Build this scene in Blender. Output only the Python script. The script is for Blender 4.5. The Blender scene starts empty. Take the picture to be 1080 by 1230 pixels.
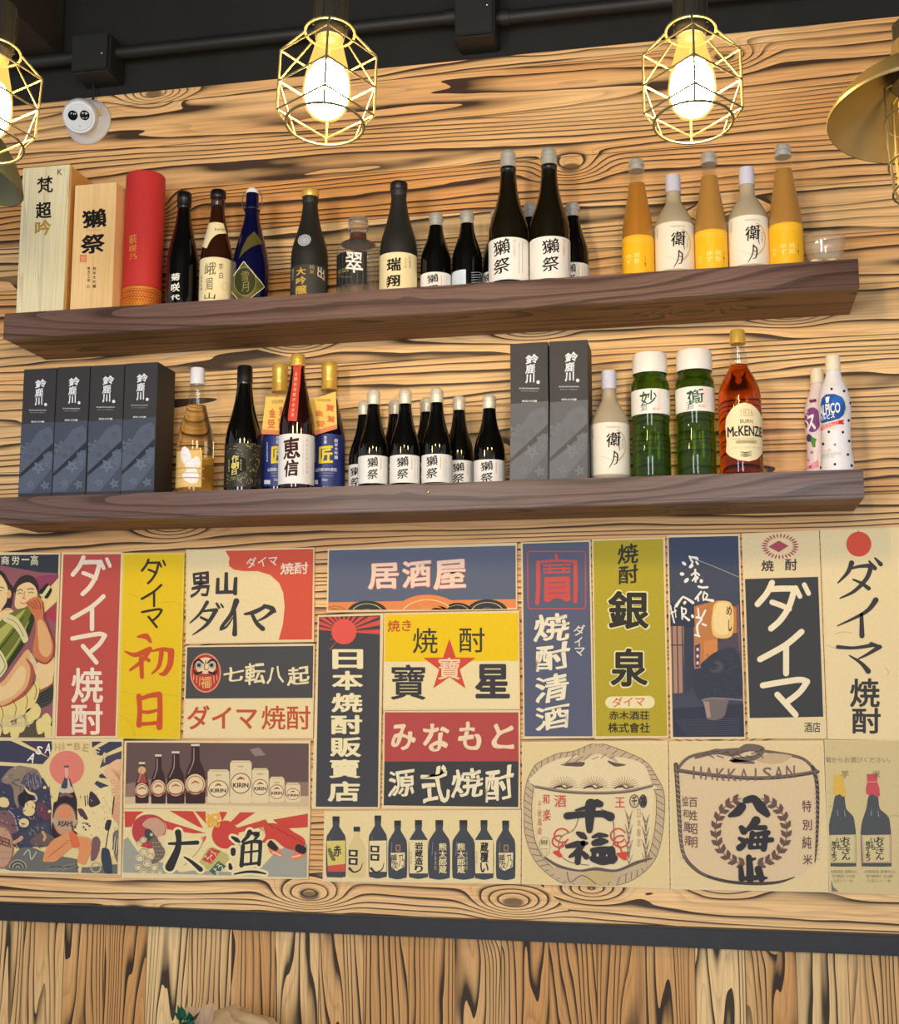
import bpy, bmesh, math, random
import numpy as np
from mathutils import Vector, Matrix
from mathutils.geometry import tessellate_polygon

random.seed(7)
SC = bpy.context.scene
COL = SC.collection

# ------------------------------------------------------------------ camera
IMG_W, IMG_H = 1080, 1230
FPX = 1525.1
YAW, PITCH = 0.20210, 0.13897
CAM = np.array([0.0, -2.85, 1.5])
_f = np.array([-math.sin(YAW) * math.cos(PITCH), math.cos(YAW) * math.cos(PITCH), math.sin(PITCH)])
_r = np.array([math.cos(YAW), math.sin(YAW), 0.0])
_u = np.cross(_r, _f)
cam_data = bpy.data.cameras.new('camera')
cam = bpy.data.objects.new('camera', cam_data)
COL.objects.link(cam)
cam_data.sensor_fit = 'HORIZONTAL'
cam_data.sensor_width = 36.0
cam_data.lens = FPX / IMG_W * 36.0
cam_data.clip_start = 0.05
cam.matrix_world = Matrix(((_r[0], _u[0], -_f[0], CAM[0]), (_r[1], _u[1], -_f[1], CAM[1]),
                           (_r[2], _u[2], -_f[2], CAM[2]), (0, 0, 0, 1)))
SC.camera = cam

# ------------------------------------------------------------------ light and exposure
SC.view_settings.view_transform = 'Standard'
SC.view_settings.look = 'None'
SC.view_settings.exposure = 0.2
SC.view_settings.gamma = 1.0
SC.cycles.use_denoising = True
SC.cycles.max_bounces = 10
SC.cycles.transparent_max_bounces = 12
SC.cycles.sample_clamp_indirect = 6.0
world = bpy.data.worlds.new('world')
SC.world = world
world.use_nodes = True
bg = world.node_tree.nodes['Background']
bg.inputs['Color'].default_value = (0.88, 0.94, 1.0, 1)
bg.inputs['Strength'].default_value = 0.55
LAMP_POWER = 350.0


def area(name, loc, target, sx, sy, power, color):
    l = bpy.data.lights.new(name, 'AREA')
    l.shape = 'RECTANGLE'
    l.size, l.size_y, l.energy, l.color = sx, sy, power, color
    o = bpy.data.objects.new(name, l)
    COL.objects.link(o)
    o.location = loc
    o.rotation_euler = (Vector(target) - Vector(loc)).to_track_quat('-Z', 'Y').to_euler()
    return o


# added cool fill from behind the camera, split in two for tall bottle glints
area('cool_fill', (-1.7, -5.2, 2.0), (-0.7, 0, 1.8), 0.7, 1.8, 62, (0.93, 0.96, 1.0))
area('cool_fill', (0.5, -5.2, 2.0), (-0.5, 0, 1.8), 0.7, 1.8, 62, (0.93, 0.96, 1.0))


# ------------------------------------------------------------------ pixel <-> space
def ray(px, py):
    d = (px - IMG_W / 2) / FPX * _r - (py - IMG_H / 2) / FPX * _u + _f
    return d


def W(px, py, y0=0.0):
    """the point of the vertical plane Y = y0 seen at photo pixel (px, py)"""
    d = ray(px, py)
    t = (y0 - CAM[1]) / d[1]
    return CAM + t * d


def at_depth(px, py, zc):
    return CAM + zc * ray(px, py)


def pix(p):
    d = np.array(p) - CAM
    z = d @ _f
    return (IMG_W / 2 + FPX * (d @ _r) / z, IMG_H / 2 - FPX * (d @ _u) / z)


# ------------------------------------------------------------------ materials
def lin(c):
    out = []
    for v in c:
        v = v / 255.0
        out.append(v / 12.92 if v <= 0.04045 else ((v + 0.055) / 1.055) ** 2.4)
    return (out[0], out[1], out[2], 1.0)


MATS = {}


def nt(m):
    m.use_nodes = True
    t = m.node_tree
    return t, t.nodes['Principled BSDF']


def mat(name, rgb, rough=0.5, metal=0.0, trans=0.0, ior=1.45, spec=0.5, vary=0.08, scale=40.0, coat=0.0, bump=0.0):
    """plain surface whose colour wanders a little with a noise"""
    if name in MATS:
        return MATS[name]
    m = bpy.data.materials.new(name)
    t, b = nt(m)
    b.inputs['Roughness'].default_value = rough
    b.inputs['Metallic'].default_value = metal
    b.inputs['Transmission Weight'].default_value = trans
    b.inputs['IOR'].default_value = ior
    b.inputs['Specular IOR Level'].default_value = spec
    b.inputs['Coat Weight'].default_value = coat
    c = lin(rgb)
    if vary > 0:
        tc = t.nodes.new('ShaderNodeTexCoord')
        n = t.nodes.new('ShaderNodeTexNoise')
        n.inputs['Scale'].default_value = scale
        n.inputs['Detail'].default_value = 5
        t.links.new(tc.outputs['Object'], n.inputs['Vector'])
        mx = t.nodes.new('ShaderNodeMix')
        mx.data_type = 'RGBA'
        mx.inputs['A'].default_value = tuple(max(0, v * (1 - vary)) for v in c[:3]) + (1,)
        mx.inputs['B'].default_value = tuple(min(1, v * (1 + vary)) for v in c[:3]) + (1,)
        t.links.new(n.outputs['Fac'], mx.inputs['Factor'])
        t.links.new(mx.outputs['Result'], b.inputs['Base Color'])
        if bump:
            bp = t.nodes.new('ShaderNodeBump')
            bp.inputs['Strength'].default_value = bump
            bp.inputs['Distance'].default_value = 0.002
            t.links.new(n.outputs['Fac'], bp.inputs['Height'])
            t.links.new(bp.outputs['Normal'], b.inputs['Normal'])
    else:
        b.inputs['Base Color'].default_value = c
    MATS[name] = m
    return m


def thin_glass(name, tint, gloss=0.06, rough=0.03, body=0.0, rgb=(240, 240, 240)):
    """glass too thin to bend the view: a clear film with a sheen (and a little milkiness)"""
    if name in MATS:
        return MATS[name]
    m = bpy.data.materials.new(name)
    t, b = nt(m)
    out = t.nodes['Material Output']
    tr = t.nodes.new('ShaderNodeBsdfTransparent')
    tr.inputs['Color'].default_value = tint + (1,)
    gl = t.nodes.new('ShaderNodeBsdfGlossy')
    gl.inputs['Roughness'].default_value = rough
    base = tr.outputs[0]
    if body:
        df = t.nodes.new('ShaderNodeBsdfDiffuse')
        nz = t.nodes.new('ShaderNodeTexNoise')
        nz.inputs['Scale'].default_value = 30
        df.inputs['Color'].default_value = lin(rgb)
        m0 = t.nodes.new('ShaderNodeMixShader')
        m0.inputs[0].default_value = body
        t.links.new(tr.outputs[0], m0.inputs[1])
        t.links.new(df.outputs[0], m0.inputs[2])
        base = m0.outputs[0]
    mx = t.nodes.new('ShaderNodeMixShader')
    mx.inputs[0].default_value = gloss
    t.links.new(base, mx.inputs[1])
    t.links.new(gl.outputs[0], mx.inputs[2])
    t.links.new(mx.outputs[0], out.inputs['Surface'])
    MATS[name] = m
    return m


def ink(r, g, b, rough=0.62):
    return mat('ink_%d_%d_%d' % (r, g, b), (r, g, b), rough=rough, spec=0.25, vary=0.09, scale=170.0)


def glow(name, rgb, strength):
    if name in MATS:
        return MATS[name]
    m = bpy.data.materials.new(name)
    t, b = nt(m)
    b.inputs['Base Color'].default_value = rgb + (1,)
    b.inputs['Emission Color'].default_value = rgb + (1,)
    b.inputs['Emission Strength'].default_value = strength
    MATS[name] = m
    return m


def wood(name, along, across, plank, light_a, light_b, dark, lines=11.0, su=0.8, sv=9.0, amount=0.95, slope=2.4, rough=0.55,
         knots=True, fibre=200.0, seed=0.0, bump=0.35, eyes=True):
    """brushed and scorched softwood: the grain is the contour lines of a stretched noise, bent into rings about knots"""
    if name in MATS:
        return MATS[name]
    m = bpy.data.materials.new(name)
    t, b = nt(m)
    N, L = t.nodes, t.links

    def math_(op, a, c=None, d=None):
        n = N.new('ShaderNodeMath')
        n.operation = op
        for i, v in enumerate((a, c, d)):
            if v is None:
                continue
            if isinstance(v, (int, float)):
                n.inputs[i].default_value = v
            else:
                L.new(v, n.inputs[i])
        return n.outputs[0]

    def smooth(v, a, c, lo=0.0, hi=1.0):
        n = N.new('ShaderNodeMapRange')
        n.interpolation_type = 'SMOOTHSTEP'
        L.new(v, n.inputs['Value'])
        n.inputs['From Min'].default_value, n.inputs['From Max'].default_value = a, c
        n.inputs['To Min'].default_value, n.inputs['To Max'].default_value = lo, hi
        return n.outputs['Result']

    def vec(x, y, z):
        n = N.new('ShaderNodeCombineXYZ')
        for i, v in enumerate((x, y, z)):
            if isinstance(v, (int, float)):
                n.inputs[i].default_value = v
            else:
                L.new(v, n.inputs[i])
        return n.outputs[0]

    def noise(v, scale, detail, rgh=0.5):
        n = N.new('ShaderNodeTexNoise')
        n.inputs['Scale'].default_value = scale
        n.inputs['Detail'].default_value = detail
        n.inputs['Roughness'].default_value = rgh
        L.new(v, n.inputs['Vector'])
        return n.outputs['Fac']

    def mixc(f, a, c):
        n = N.new('ShaderNodeMix')
        n.data_type = 'RGBA'
        if isinstance(f, (int, float)):
            n.inputs['Factor'].default_value = f
        else:
            L.new(f, n.inputs['Factor'])
        for k, v in (('A', a), ('B', c)):
            if isinstance(v, tuple):
                n.inputs[k].default_value = v
            else:
                L.new(v, n.inputs[k])
        return n.outputs['Result']

    tc = N.new('ShaderNodeTexCoord')
    sp = N.new('ShaderNodeSeparateXYZ')
    L.new(tc.outputs['Object'], sp.inputs[0])
    u, v = sp.outputs[along], sp.outputs[across]
    w3 = sp.outputs[({'X', 'Y', 'Z'} - {along, across}).pop()]
    vp = math_('DIVIDE', math_('ADD', v, 50.0 + seed), plank)
    idx = math_('FLOOR', vp)
    wn = N.new('ShaderNodeTexWhiteNoise')
    wn.noise_dimensions = '1D'
    L.new(idx, wn.inputs['W'])
    r = wn.outputs['Value']
    n1 = noise(vec(math_('ADD', math_('MULTIPLY', u, su), math_('MULTIPLY', r, 37.0)),
                   math_('ADD', math_('MULTIPLY', v, sv), math_('MULTIPLY', r, 11.0)),
                   math_('ADD', math_('MULTIPLY', r, 9.0), math_('MULTIPLY', w3, 3.0))), 1.0, 1.6, 0.42)
    small = noise(vec(math_('MULTIPLY', u, 7.0), math_('MULTIPLY', v, 40.0), r), 1.0, 1.0)
    n2 = math_('ADD', n1, math_('MULTIPLY', math_('SUBTRACT', small, 0.5), 0.035))
    d = None
    if knots:
        vo = N.new('ShaderNodeTexVoronoi')
        vo.voronoi_dimensions = '2D'
        vo.inputs['Scale'].default_value = 1.0
        L.new(vec(math_('MULTIPLY', u, 2.0), math_('MULTIPLY', v, 4.8), 0.0), vo.inputs['Vector'])
        csp = N.new('ShaderNodeSeparateColor')
        L.new(vo.outputs['Color'], csp.inputs[0])
        keep = smooth(csp.outputs[0], 0.46, 0.47, 0.0, 1.0)   # most cells carry no knot
        d = math_('ADD', vo.outputs['Distance'], keep)
        kb = smooth(d, 0.0, 0.34, 1.0, 0.0)
        n2 = math_('ADD', n2, math_('MULTIPLY', math_('MULTIPLY', kb, kb), 0.42))
    tilt = math_('ADD', n2, math_('MULTIPLY', v, slope))
    g = math_('FRACT', math_('MULTIPLY', tilt, lines))
    sg = smooth(g, 0.2, 0.995)
    line = math_('ADD', math_('MULTIPLY', math_('POWER', sg, 4.0), 0.92), math_('MULTIPLY', math_('POWER', sg, 1.6), 0.24))
    g2 = math_('FRACT', math_('MULTIPLY', tilt, lines * 3.0))
    line2 = math_('MULTIPLY', smooth(g2, 0.5, 1.0), 0.22)
    # how strongly the latewood is scorched changes from place to place
    patch = smooth(noise(vec(math_('MULTIPLY', u, 2.2), math_('MULTIPLY', v, 12.0), math_('ADD', r, 5.0)), 1.0, 2.0), 0.32, 0.56, 0.62, 1.15)
    dk = math_('MINIMUM', math_('MAXIMUM', math_('MULTIPLY', line, patch), line2), 1.0)
    if eyes:
        e = smooth(n1, 0.735, 0.745)
        dk = math_('MAXIMUM', dk, math_('MULTIPLY', e, 0.95))
    if d is not None:
        dk = math_('MAXIMUM', dk, smooth(d, 0.035, 0.06, 0.8, 0.0))
    fr = math_('FRACT', vp)
    gr = math_('MAXIMUM', smooth(fr, 0.0, 0.018, 1.0, 0.0), smooth(fr, 0.985, 1.0))
    dk = math_('MAXIMUM', dk, math_('MULTIPLY', gr, 0.85))
    fib = noise(vec(math_('MULTIPLY', u, 5.0), math_('MULTIPLY', v, fibre), r), 1.0, 2.0)
    tone = noise(vec(math_('MULTIPLY', u, 0.9), math_('MULTIPLY', v, 3.5), math_('MULTIPLY', r, 4.0)), 1.0, 2.0)
    base = mixc(smooth(math_('ADD', math_('MULTIPLY', tone, 0.7), math_('MULTIPLY', r, 0.3)), 0.3, 0.68), lin(light_a), lin(light_b))
    base = mixc(smooth(fib, 0.35, 0.75, 0.0, 0.4), base, mixc(0.5, lin(light_b), lin(dark)))
    col = mixc(math_('MULTIPLY', dk, amount), base, lin(dark))
    L.new(col, b.inputs['Base Color'])
    b.inputs['Roughness'].default_value = rough
    b.inputs['Specular IOR Level'].default_value = 0.35
    bp = N.new('ShaderNodeBump')
    bp.inputs['Strength'].default_value = bump
    bp.inputs['Distance'].default_value = 0.003
    L.new(math_('SUBTRACT', math_('MULTIPLY', fib, 0.3), dk), bp.inputs['Height'])
    L.new(bp.outputs['Normal'], b.inputs['Normal'])
    MATS[name] = m
    return m


# ------------------------------------------------------------------ objects
def tag(o, label=None, cat=None, group=None, kind=None):
    for k, v in (('label', label), ('category', cat), ('group', group), ('kind', kind)):
        if v:
            o[k] = v
    return o


def empty(name, loc, label, cat, group=None):
    o = bpy.data.objects.new(name, None)
    o.empty_display_size = 0.02
    COL.objects.link(o)
    o.location = Vector(loc)
    return tag(o, label, cat, group)


class MB:
    """collects polygons in room coordinates and links them as one mesh object"""

    def __init__(s):
        s.v, s.f, s.m, s.mats, s.sm = [], [], [], [], []

    def mi(s, m):
        if m not in s.mats:
            s.mats.append(m)
        return s.mats.index(m)

    def add(s, verts, faces, m, smooth=False):
        k = len(s.v)
        s.v += [tuple(float(c) for c in p) for p in verts]
        i = s.mi(m)
        for f in faces:
            s.f.append([k + j for j in f])
            s.m.append(i)
            s.sm.append(smooth)

    def box(s, lo, hi, m, bevel=0.0):
        bm = bmesh.new()
        bmesh.ops.create_cube(bm, size=1.0)
        for v in bm.verts:
            v.co = Vector([lo[i] + (v.co[i] + 0.5) * (hi[i] - lo[i]) for i in range(3)])
        if bevel:
            bmesh.ops.bevel(bm, geom=bm.edges[:], offset=bevel, segments=2, affect='EDGES')
        s.bm(bm, m)

    def bm(s, bm, m, smooth=False, M=None):
        bm.verts.index_update()
        s.add([(M @ v.co if M else v.co) for v in bm.verts], [[v.index for v in f.verts] for f in bm.faces], m, smooth)
        bm.free()

    def tube(s, pts, rad, m, seg=8, closed=False, caps=True):
        pts = [Vector(p) for p in pts]
        n = len(pts)
        rads = rad if isinstance(rad, (list, tuple)) else [rad] * n
        rings = []
        prev = None
        for i, p in enumerate(pts):
            a = pts[(i - 1) % n] if (closed or i > 0) else p
            c = pts[(i + 1) % n] if (closed or i < n - 1) else p
            t = (c - a).normalized()
            ref = prev if prev is not None else (Vector((0, 0, 1)) if abs(t.z) < 0.9 else Vector((1, 0, 0)))
            x = (ref - t * ref.dot(t)).normalized()
            prev = x
            y = t.cross(x)
            rings.append([p + rads[i] * (math.cos(2 * math.pi * k / seg) * x + math.sin(2 * math.pi * k / seg) * y) for k in range(seg)])
        verts = [q for r in rings for q in r]
        faces = []
        for i in range(n if closed else n - 1):
            j = (i + 1) % n
            for k in range(seg):
                faces.append([i * seg + k, i * seg + (k + 1) % seg, j * seg + (k + 1) % seg, j * seg + k])
        if caps and not closed:
            faces.append([k for k in range(seg)][::-1])
            faces.append([(n - 1) * seg + k for k in range(seg)])
        s.add(verts, faces, m, True)

    def lathe(s, prof, c, m, seg=40, M=None, flute=0.0, nfl=0):
        """prof: (radius, height) from bottom to top, turned about the vertical through c"""
        verts, faces = [], []
        rows = []
        for r, z in prof:
            if r < 1e-6:
                rows.append([len(verts)])
                verts.append((0, 0, z))
            else:
                rows.append(list(range(len(verts), len(verts) + seg)))
                for k in range(seg):
                    a = 2 * math.pi * k / seg
                    rr = r * (1 + flute * math.cos(nfl * a)) if nfl else r
                    verts.append((rr * math.cos(a), rr * math.sin(a), z))
        for a, b in zip(rows, rows[1:]):
            for k in range(seg):
                k2 = (k + 1) % seg
                if len(a) == 1 and len(b) == 1:
                    continue
                if len(a) == 1:
                    faces.append([a[0], b[k2], b[k]])
                elif len(b) == 1:
                    faces.append([a[k], a[k2], b[0]])
                else:
                    faces.append([a[k], a[k2], b[k2], b[k]])
        c = Vector(c)
        out = [((M @ Vector(v)) if M else Vector(v)) + c for v in verts]
        s.add(out, faces, m, True)

    def ball(s, c, rx, ry, rz, m, u=20, v=12):
        prof = [(math.sin(math.pi * i / v), -math.cos(math.pi * i / v)) for i in range(v + 1)]
        s.lathe([(max(0, r if 0 < i < v else 0), z) for i, (r, z) in enumerate(prof)], c, m, u, Matrix.Diagonal((rx, ry, rz)))

    def build(s, name, parent=None, origin=None, sharp=35):
        if not s.f:
            return None
        if origin is None:
            origin = parent_origin(parent) if parent is not None else Vector((0, 0, 0))
        o0 = Vector(origin)
        me = bpy.data.meshes.new(name)
        me.from_pydata([Vector(p) - o0 for p in s.v], [], s.f)
        for m in s.mats:
            me.materials.append(m)
        me.polygons.foreach_set('material_index', s.m)
        me.polygons.foreach_set('use_smooth', s.sm)
        me.update()
        if any(s.sm) and sharp:
            me.set_sharp_from_angle(angle=math.radians(sharp))
        o = bpy.data.objects.new(name, me)
        COL.objects.link(o)
        if parent is not None:
            o.parent = parent
            o.location = o0 - parent_origin(parent)
        else:
            o.location = o0
        ORIGIN[o.name] = o0
        return o


ORIGIN = {}


def parent_origin(p):
    if p.name in ORIGIN:
        return ORIGIN[p.name]
    return Vector(p.location)


# ------------------------------------------------------------------ lettering
_txt = bpy.data.curves.new('lettering_source', 'FONT')
_txt.resolution_u = 3
_txt_o = bpy.data.objects.new('lettering_source', _txt)
COL.objects.link(_txt_o)
GL = {}


def glyph(s, bold=0.0):
    """flat letters as ([(x, y)...], triangles), scaled to the unit square by their own outline; bold thickens the strokes"""
    key = (s, bold)
    if key not in GL:
        _txt.body = s
        me = bpy.data.meshes.new_from_object(_txt_o.evaluated_get(bpy.context.evaluated_depsgraph_get()))
        P = np.array([(v.co.x, v.co.y) for v in me.vertices])
        F = [list(p.vertices) for p in me.polygons]
        bpy.data.meshes.remove(me)
        T = []
        for f in F:
            for k in range(1, len(f) - 1):
                T.append((f[0], f[k], f[k + 1]))
        dirs = 1
        if bold > 0:
            dirs = 8 if bold > 0.025 else 6
            P = np.concatenate([P + np.array([bold * math.cos(2 * math.pi * q / dirs + 0.3), bold * math.sin(2 * math.pi * q / dirs + 0.3) * 0.85]) for q in range(dirs)])
        lo, hi = P.min(0), P.max(0)
        P = (P - lo) / np.maximum(hi - lo, 1e-6)
        GL[key] = (P, T, dirs)
    return GL[key]


class Surf:
    """a printable surface: photo pixels -> surface coordinates -> room coordinates"""
    step = 1e9
    lift = 0.0003

    def conv(s, x, y):
        return s.cv(x, y) if s.cv else (x, y)

    def loc(s, x, y):
        return s.cast(*s.conv(x, y))

    def tris(s, mb, P, T, k, m):
        """P: surface coordinates; long triangles are split so that they follow a curved surface"""
        P = [tuple(p) for p in P]
        sc = s.scale()
        out = []
        st = [(P[a], P[b], P[c]) for a, b, c in T]
        while st:
            t = st.pop()
            e = [math.hypot((t[i][0] - t[(i + 1) % 3][0]) * sc, t[i][1] - t[(i + 1) % 3][1]) for i in range(3)]
            i = max(range(3), key=lambda q: e[q])
            dx = max(abs(t[q][0] - t[(q + 1) % 3][0]) * sc for q in range(3))
            if dx > s.step and e[i] > s.step:
                a, b, c = t[i], t[(i + 1) % 3], t[(i + 2) % 3]
                mid = ((a[0] + b[0]) / 2, (a[1] + b[1]) / 2)
                st += [(a, mid, c), (mid, b, c)]
            else:
                out.append(t)
        V, F = [], []
        for t in out:
            n = len(V)
            V += [s.pt(p[0], p[1], k) for p in t]
            F.append([n, n + 1, n + 2])
        mb.add(V, F, m)

    def fill(s, mb, pts, k, m):
        L = [s.loc(x, y) for x, y in pts]
        s.tris(mb, L, [tuple(t) for t in tessellate_polygon([[Vector((p[0] * s.scale(), p[1], 0)) for p in L]])], k, m)

    def rect(s, mb, x0, y0, x1, y1, k, m):
        s.fill(mb, [(x0, y0), (x1, y0), (x1, y1), (x0, y1)], k, m)

    def blob(s, mb, pts, k, m):
        """a filled outline with rounded corners"""
        n = len(pts)
        out = []
        for i in range(n):
            p0, p1, p2, p3 = pts[i - 1], pts[i], pts[(i + 1) % n], pts[(i + 2) % n]
            for q in range(4):
                t = q / 4
                out.append(tuple(p1[c] + 0.5 * t * (0.8 * (p2[c] - p0[c]) + t * (1.6 * p0[c] - 4.4 * p1[c] + 3.6 * p2[c] - 0.8 * p3[c]
                           + t * (-0.8 * p0[c] + 2.4 * p1[c] - 2.4 * p2[c] + 0.8 * p3[c]))) for c in (0, 1)))
        s.fill(mb, out, k, m)

    def ellipse(s, mb, cx, cy, rx, ry, k, m, n=32, a0=0, a1=360, rot=0):
        c, sn = math.cos(math.radians(rot)), math.sin(math.radians(rot))
        pts = []
        full = abs(a1 - a0) >= 360
        for i in range(n if full else n + 1):
            a = math.radians(a0 + (a1 - a0) * i / n)
            x, y = rx * math.cos(a), ry * math.sin(a)
            pts.append((cx + x * c - y * sn, cy + x * sn + y * c))
        s.fill(mb, pts, k, m)

    def ring(s, mb, cx, cy, rx, ry, w, k, m, a0=0, a1=360, n=40):
        s.stroke(mb, [(cx + rx * math.cos(math.radians(a0 + (a1 - a0) * i / n)), cy + ry * math.sin(math.radians(a0 + (a1 - a0) * i / n)))
                      for i in range(n + 1)], w, k, m, smooth=False, cap=False)

    def stroke(s, mb, pts, w, k, m, smooth=True, cap=True):
        """brush or pen stroke through pixel points; w is the width, or one width per point"""
        ws = list(w) if isinstance(w, (list, tuple)) else [w] * len(pts)
        if smooth and len(pts) > 2:
            P, Wd = [], []
            n = len(pts)
            for i in range(n - 1):
                p0, p1, p2, p3 = pts[max(0, i - 1)], pts[i], pts[i + 1], pts[min(n - 1, i + 2)]
                for q in range(5):
                    t = q / 5
                    P.append(tuple(0.5 * (2 * p1[c] + (p2[c] - p0[c]) * t + (2 * p0[c] - 5 * p1[c] + 4 * p2[c] - p3[c]) * t * t
                                          + (3 * p1[c] - p0[c] - 3 * p2[c] + p3[c]) * t ** 3) for c in (0, 1)))
                    Wd.append(ws[i] + (ws[i + 1] - ws[i]) * t)
            P.append(tuple(pts[-1]))
            Wd.append(ws[-1])
        else:
            P, Wd = [tuple(p) for p in pts], ws
        n = len(P)
        Lf, Rt = [], []
        for i in range(n):
            a, c = P[max(0, i - 1)], P[min(n - 1, i + 1)]
            dx, dy = c[0] - a[0], c[1] - a[1]
            l = math.hypot(dx, dy) or 1
            nx, ny = -dy / l * Wd[i] / 2, dx / l * Wd[i] / 2
            Lf.append((P[i][0] + nx, P[i][1] + ny))
            Rt.append((P[i][0] - nx, P[i][1] - ny))
        V = [s.loc(*p) for p in Lf] + [s.loc(*p) for p in Rt]
        T = []
        for i in range(n - 1):
            T += [(i, i + 1, n + i), (i + 1, n + i + 1, n + i)]
        s.tris(mb, V, T, k, m)
        if cap:
            for e in (0, n - 1):
                if Wd[e] > 0.5:
                    V, T, c0 = [s.loc(*P[e])], [], 0
                    for q in range(10):
                        a = 2 * math.pi * q / 10
                        V.append(s.loc(P[e][0] + Wd[e] / 2 * math.cos(a), P[e][1] + Wd[e] / 2 * math.sin(a)))
                    T += [(c0, c0 + 1 + q, c0 + 1 + (q + 1) % 10) for q in range(10)]
                    s.tris(mb, V, T, k + (0.2 if e else 0.35), m)

    def text(s, mb, string, x0, y0, x1, y1, k, m, bold=0.0, shear=0.0, wob=0.0, rot=0.0):
        """letters that fill the pixel box; wob gives them an uneven, brushed outline"""
        P, T, dirs = glyph(string, bold)
        P = P.copy()
        if wob:
            ph = sum(ord(c) for c in string)
            x, y = P[:, 0].copy(), P[:, 1].copy()
            P[:, 0] = x + wob * (np.sin(7 * y + ph) * 0.5 + 0.35 * np.sin(13 * x + 5 * y + ph * 2))
            P[:, 1] = y + wob * (np.sin(6 * x + ph * 1.7) * 0.5 + 0.35 * np.sin(11 * y + 4 * x))
        if shear:
            P[:, 1] = P[:, 1] + shear * (P[:, 0] - 0.5)
        xs = x0 + P[:, 0] * (x1 - x0)
        ys = y1 + P[:, 1] * (y0 - y1)
        if rot:
            cx, cy = (x0 + x1) / 2, (y0 + y1) / 2
            a = math.radians(rot)
            xs, ys = cx + (xs - cx) * math.cos(a) - (ys - cy) * math.sin(a), cy + (xs - cx) * math.sin(a) + (ys - cy) * math.cos(a)
        if s.flat:
            L = [s.loc(x, y) for x, y in zip(xs, ys)]
        else:
            xm, ym = (x0 + x1) / 2, (y0 + y1) / 2
            A, B = s.loc(x0, ym)[0], s.loc(x1, ym)[0]
            Z1, Z0 = s.loc(xm, y0)[1], s.loc(xm, y1)[1]
            L = [(A + (x - x0) / (x1 - x0) * (B - A), Z1 + (y - y0) / (y1 - y0) * (Z0 - Z1)) for x, y in zip(xs, ys)]
        n = len(L) // dirs
        for q in range(dirs):      # the copies that thicken a letter lie a hair above one another
            s.tris(mb, L[q * n:(q + 1) * n], T, k + q * 0.11, m)

    def column(s, mb, string, x0, y0, x1, y1, k, m, bold=0.0, gap=0.12, wob=0.0, shear=0.0):
        """upright text, one letter below the other"""
        n = len(string)
        h = (y1 - y0) / (n + (n - 1) * gap)
        for i, c in enumerate(string):
            if c == ' ':
                continue
            t = y0 + i * h * (1 + gap)
            s.text(mb, c, x0, t, x1, t + h, k, m, bold, shear, wob)


class Plane(Surf):
    flat = True
    edge = None

    def __init__(s, o, ex, ey, cv=None):
        s.o, s.ex, s.ey = Vector(o), Vector(ex).normalized(), Vector(ey).normalized()
        s.n = s.ex.cross(s.ey).normalized()
        if s.n.dot(Vector(CAM) - s.o) < 0:
            s.n = -s.n
        s.cv = cv

    def scale(s):
        return 1.0

    def cast(s, px, py):
        d = Vector(ray(px, py))
        c = Vector(CAM)
        t = (s.o - c).dot(s.n) / d.dot(s.n)
        q = c + d * t - s.o
        a, b = q.dot(s.ex), q.dot(s.ey)
        if s.edge:       # print stops at the edge of the board
            a, b = min(max(a, s.edge[0]), s.edge[1]), min(max(b, s.edge[2]), s.edge[3])
        return (a, b)

    def pt(s, a, b, k):
        return s.o + s.ex * a + s.ey * b + s.n * (k * s.lift)


class Turned(Surf):
    """the outside of a turned body with radius rf(z) about the vertical through c"""
    flat = False
    step = 0.0045

    def __init__(s, c, rf, rmax, cv=None):
        s.c, s.rf, s.rmax, s.cv = Vector(c), rf, rmax, cv

    def scale(s):
        return s.rmax

    def cast(s, px, py):
        d = ray(px, py)
        ox, oy = CAM[0] - s.c.x, CAM[1] - s.c.y
        r = s.rmax
        for _ in range(7):
            A = d[0] ** 2 + d[1] ** 2
            B = ox * d[0] + oy * d[1]
            C = ox * ox + oy * oy - r * r
            D = max(B * B - A * C, 0.0)
            t = (-B - math.sqrt(D)) / A
            z = CAM[2] + t * d[2]
            r = 0.5 * r + 0.5 * s.rf(z)
        return (math.atan2(oy + t * d[1], ox + t * d[0]) % (2 * math.pi), z)

    def pt(s, a, z, k):
        r = s.rf(z) + 0.00025 + k * s.lift
        return Vector((s.c.x + r * math.cos(a), s.c.y + r * math.sin(a), z))


# ------------------------------------------------------------------ the room
Z_BLACK = float(W(540, 74)[2])
Z_RAIL1 = float(W(540, 1102)[2])
Z_RAIL0 = float(W(540, 1125)[2])
M_WALL = wood('scorched_cedar_boards', 'X', 'Z', 0.118, (255, 212, 152), (230, 162, 92), (34, 13, 6), lines=11.0, su=0.55, sv=8.5, slope=4.6)
M_WAINS = wood('scorched_cedar_wainscot', 'Z', 'X', 0.104, (250, 212, 152), (214, 156, 92), (22, 10, 6), lines=15.0, su=0.75, sv=10.0, slope=3.6, seed=3.3)
M_BLACK = mat('black_painted_plaster', (25, 24, 22), rough=0.75, vary=0.25, scale=14, bump=0.3)
M_RAIL = mat('black_stained_rail', (36, 34, 38), rough=0.42, vary=0.35, scale=30)

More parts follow.
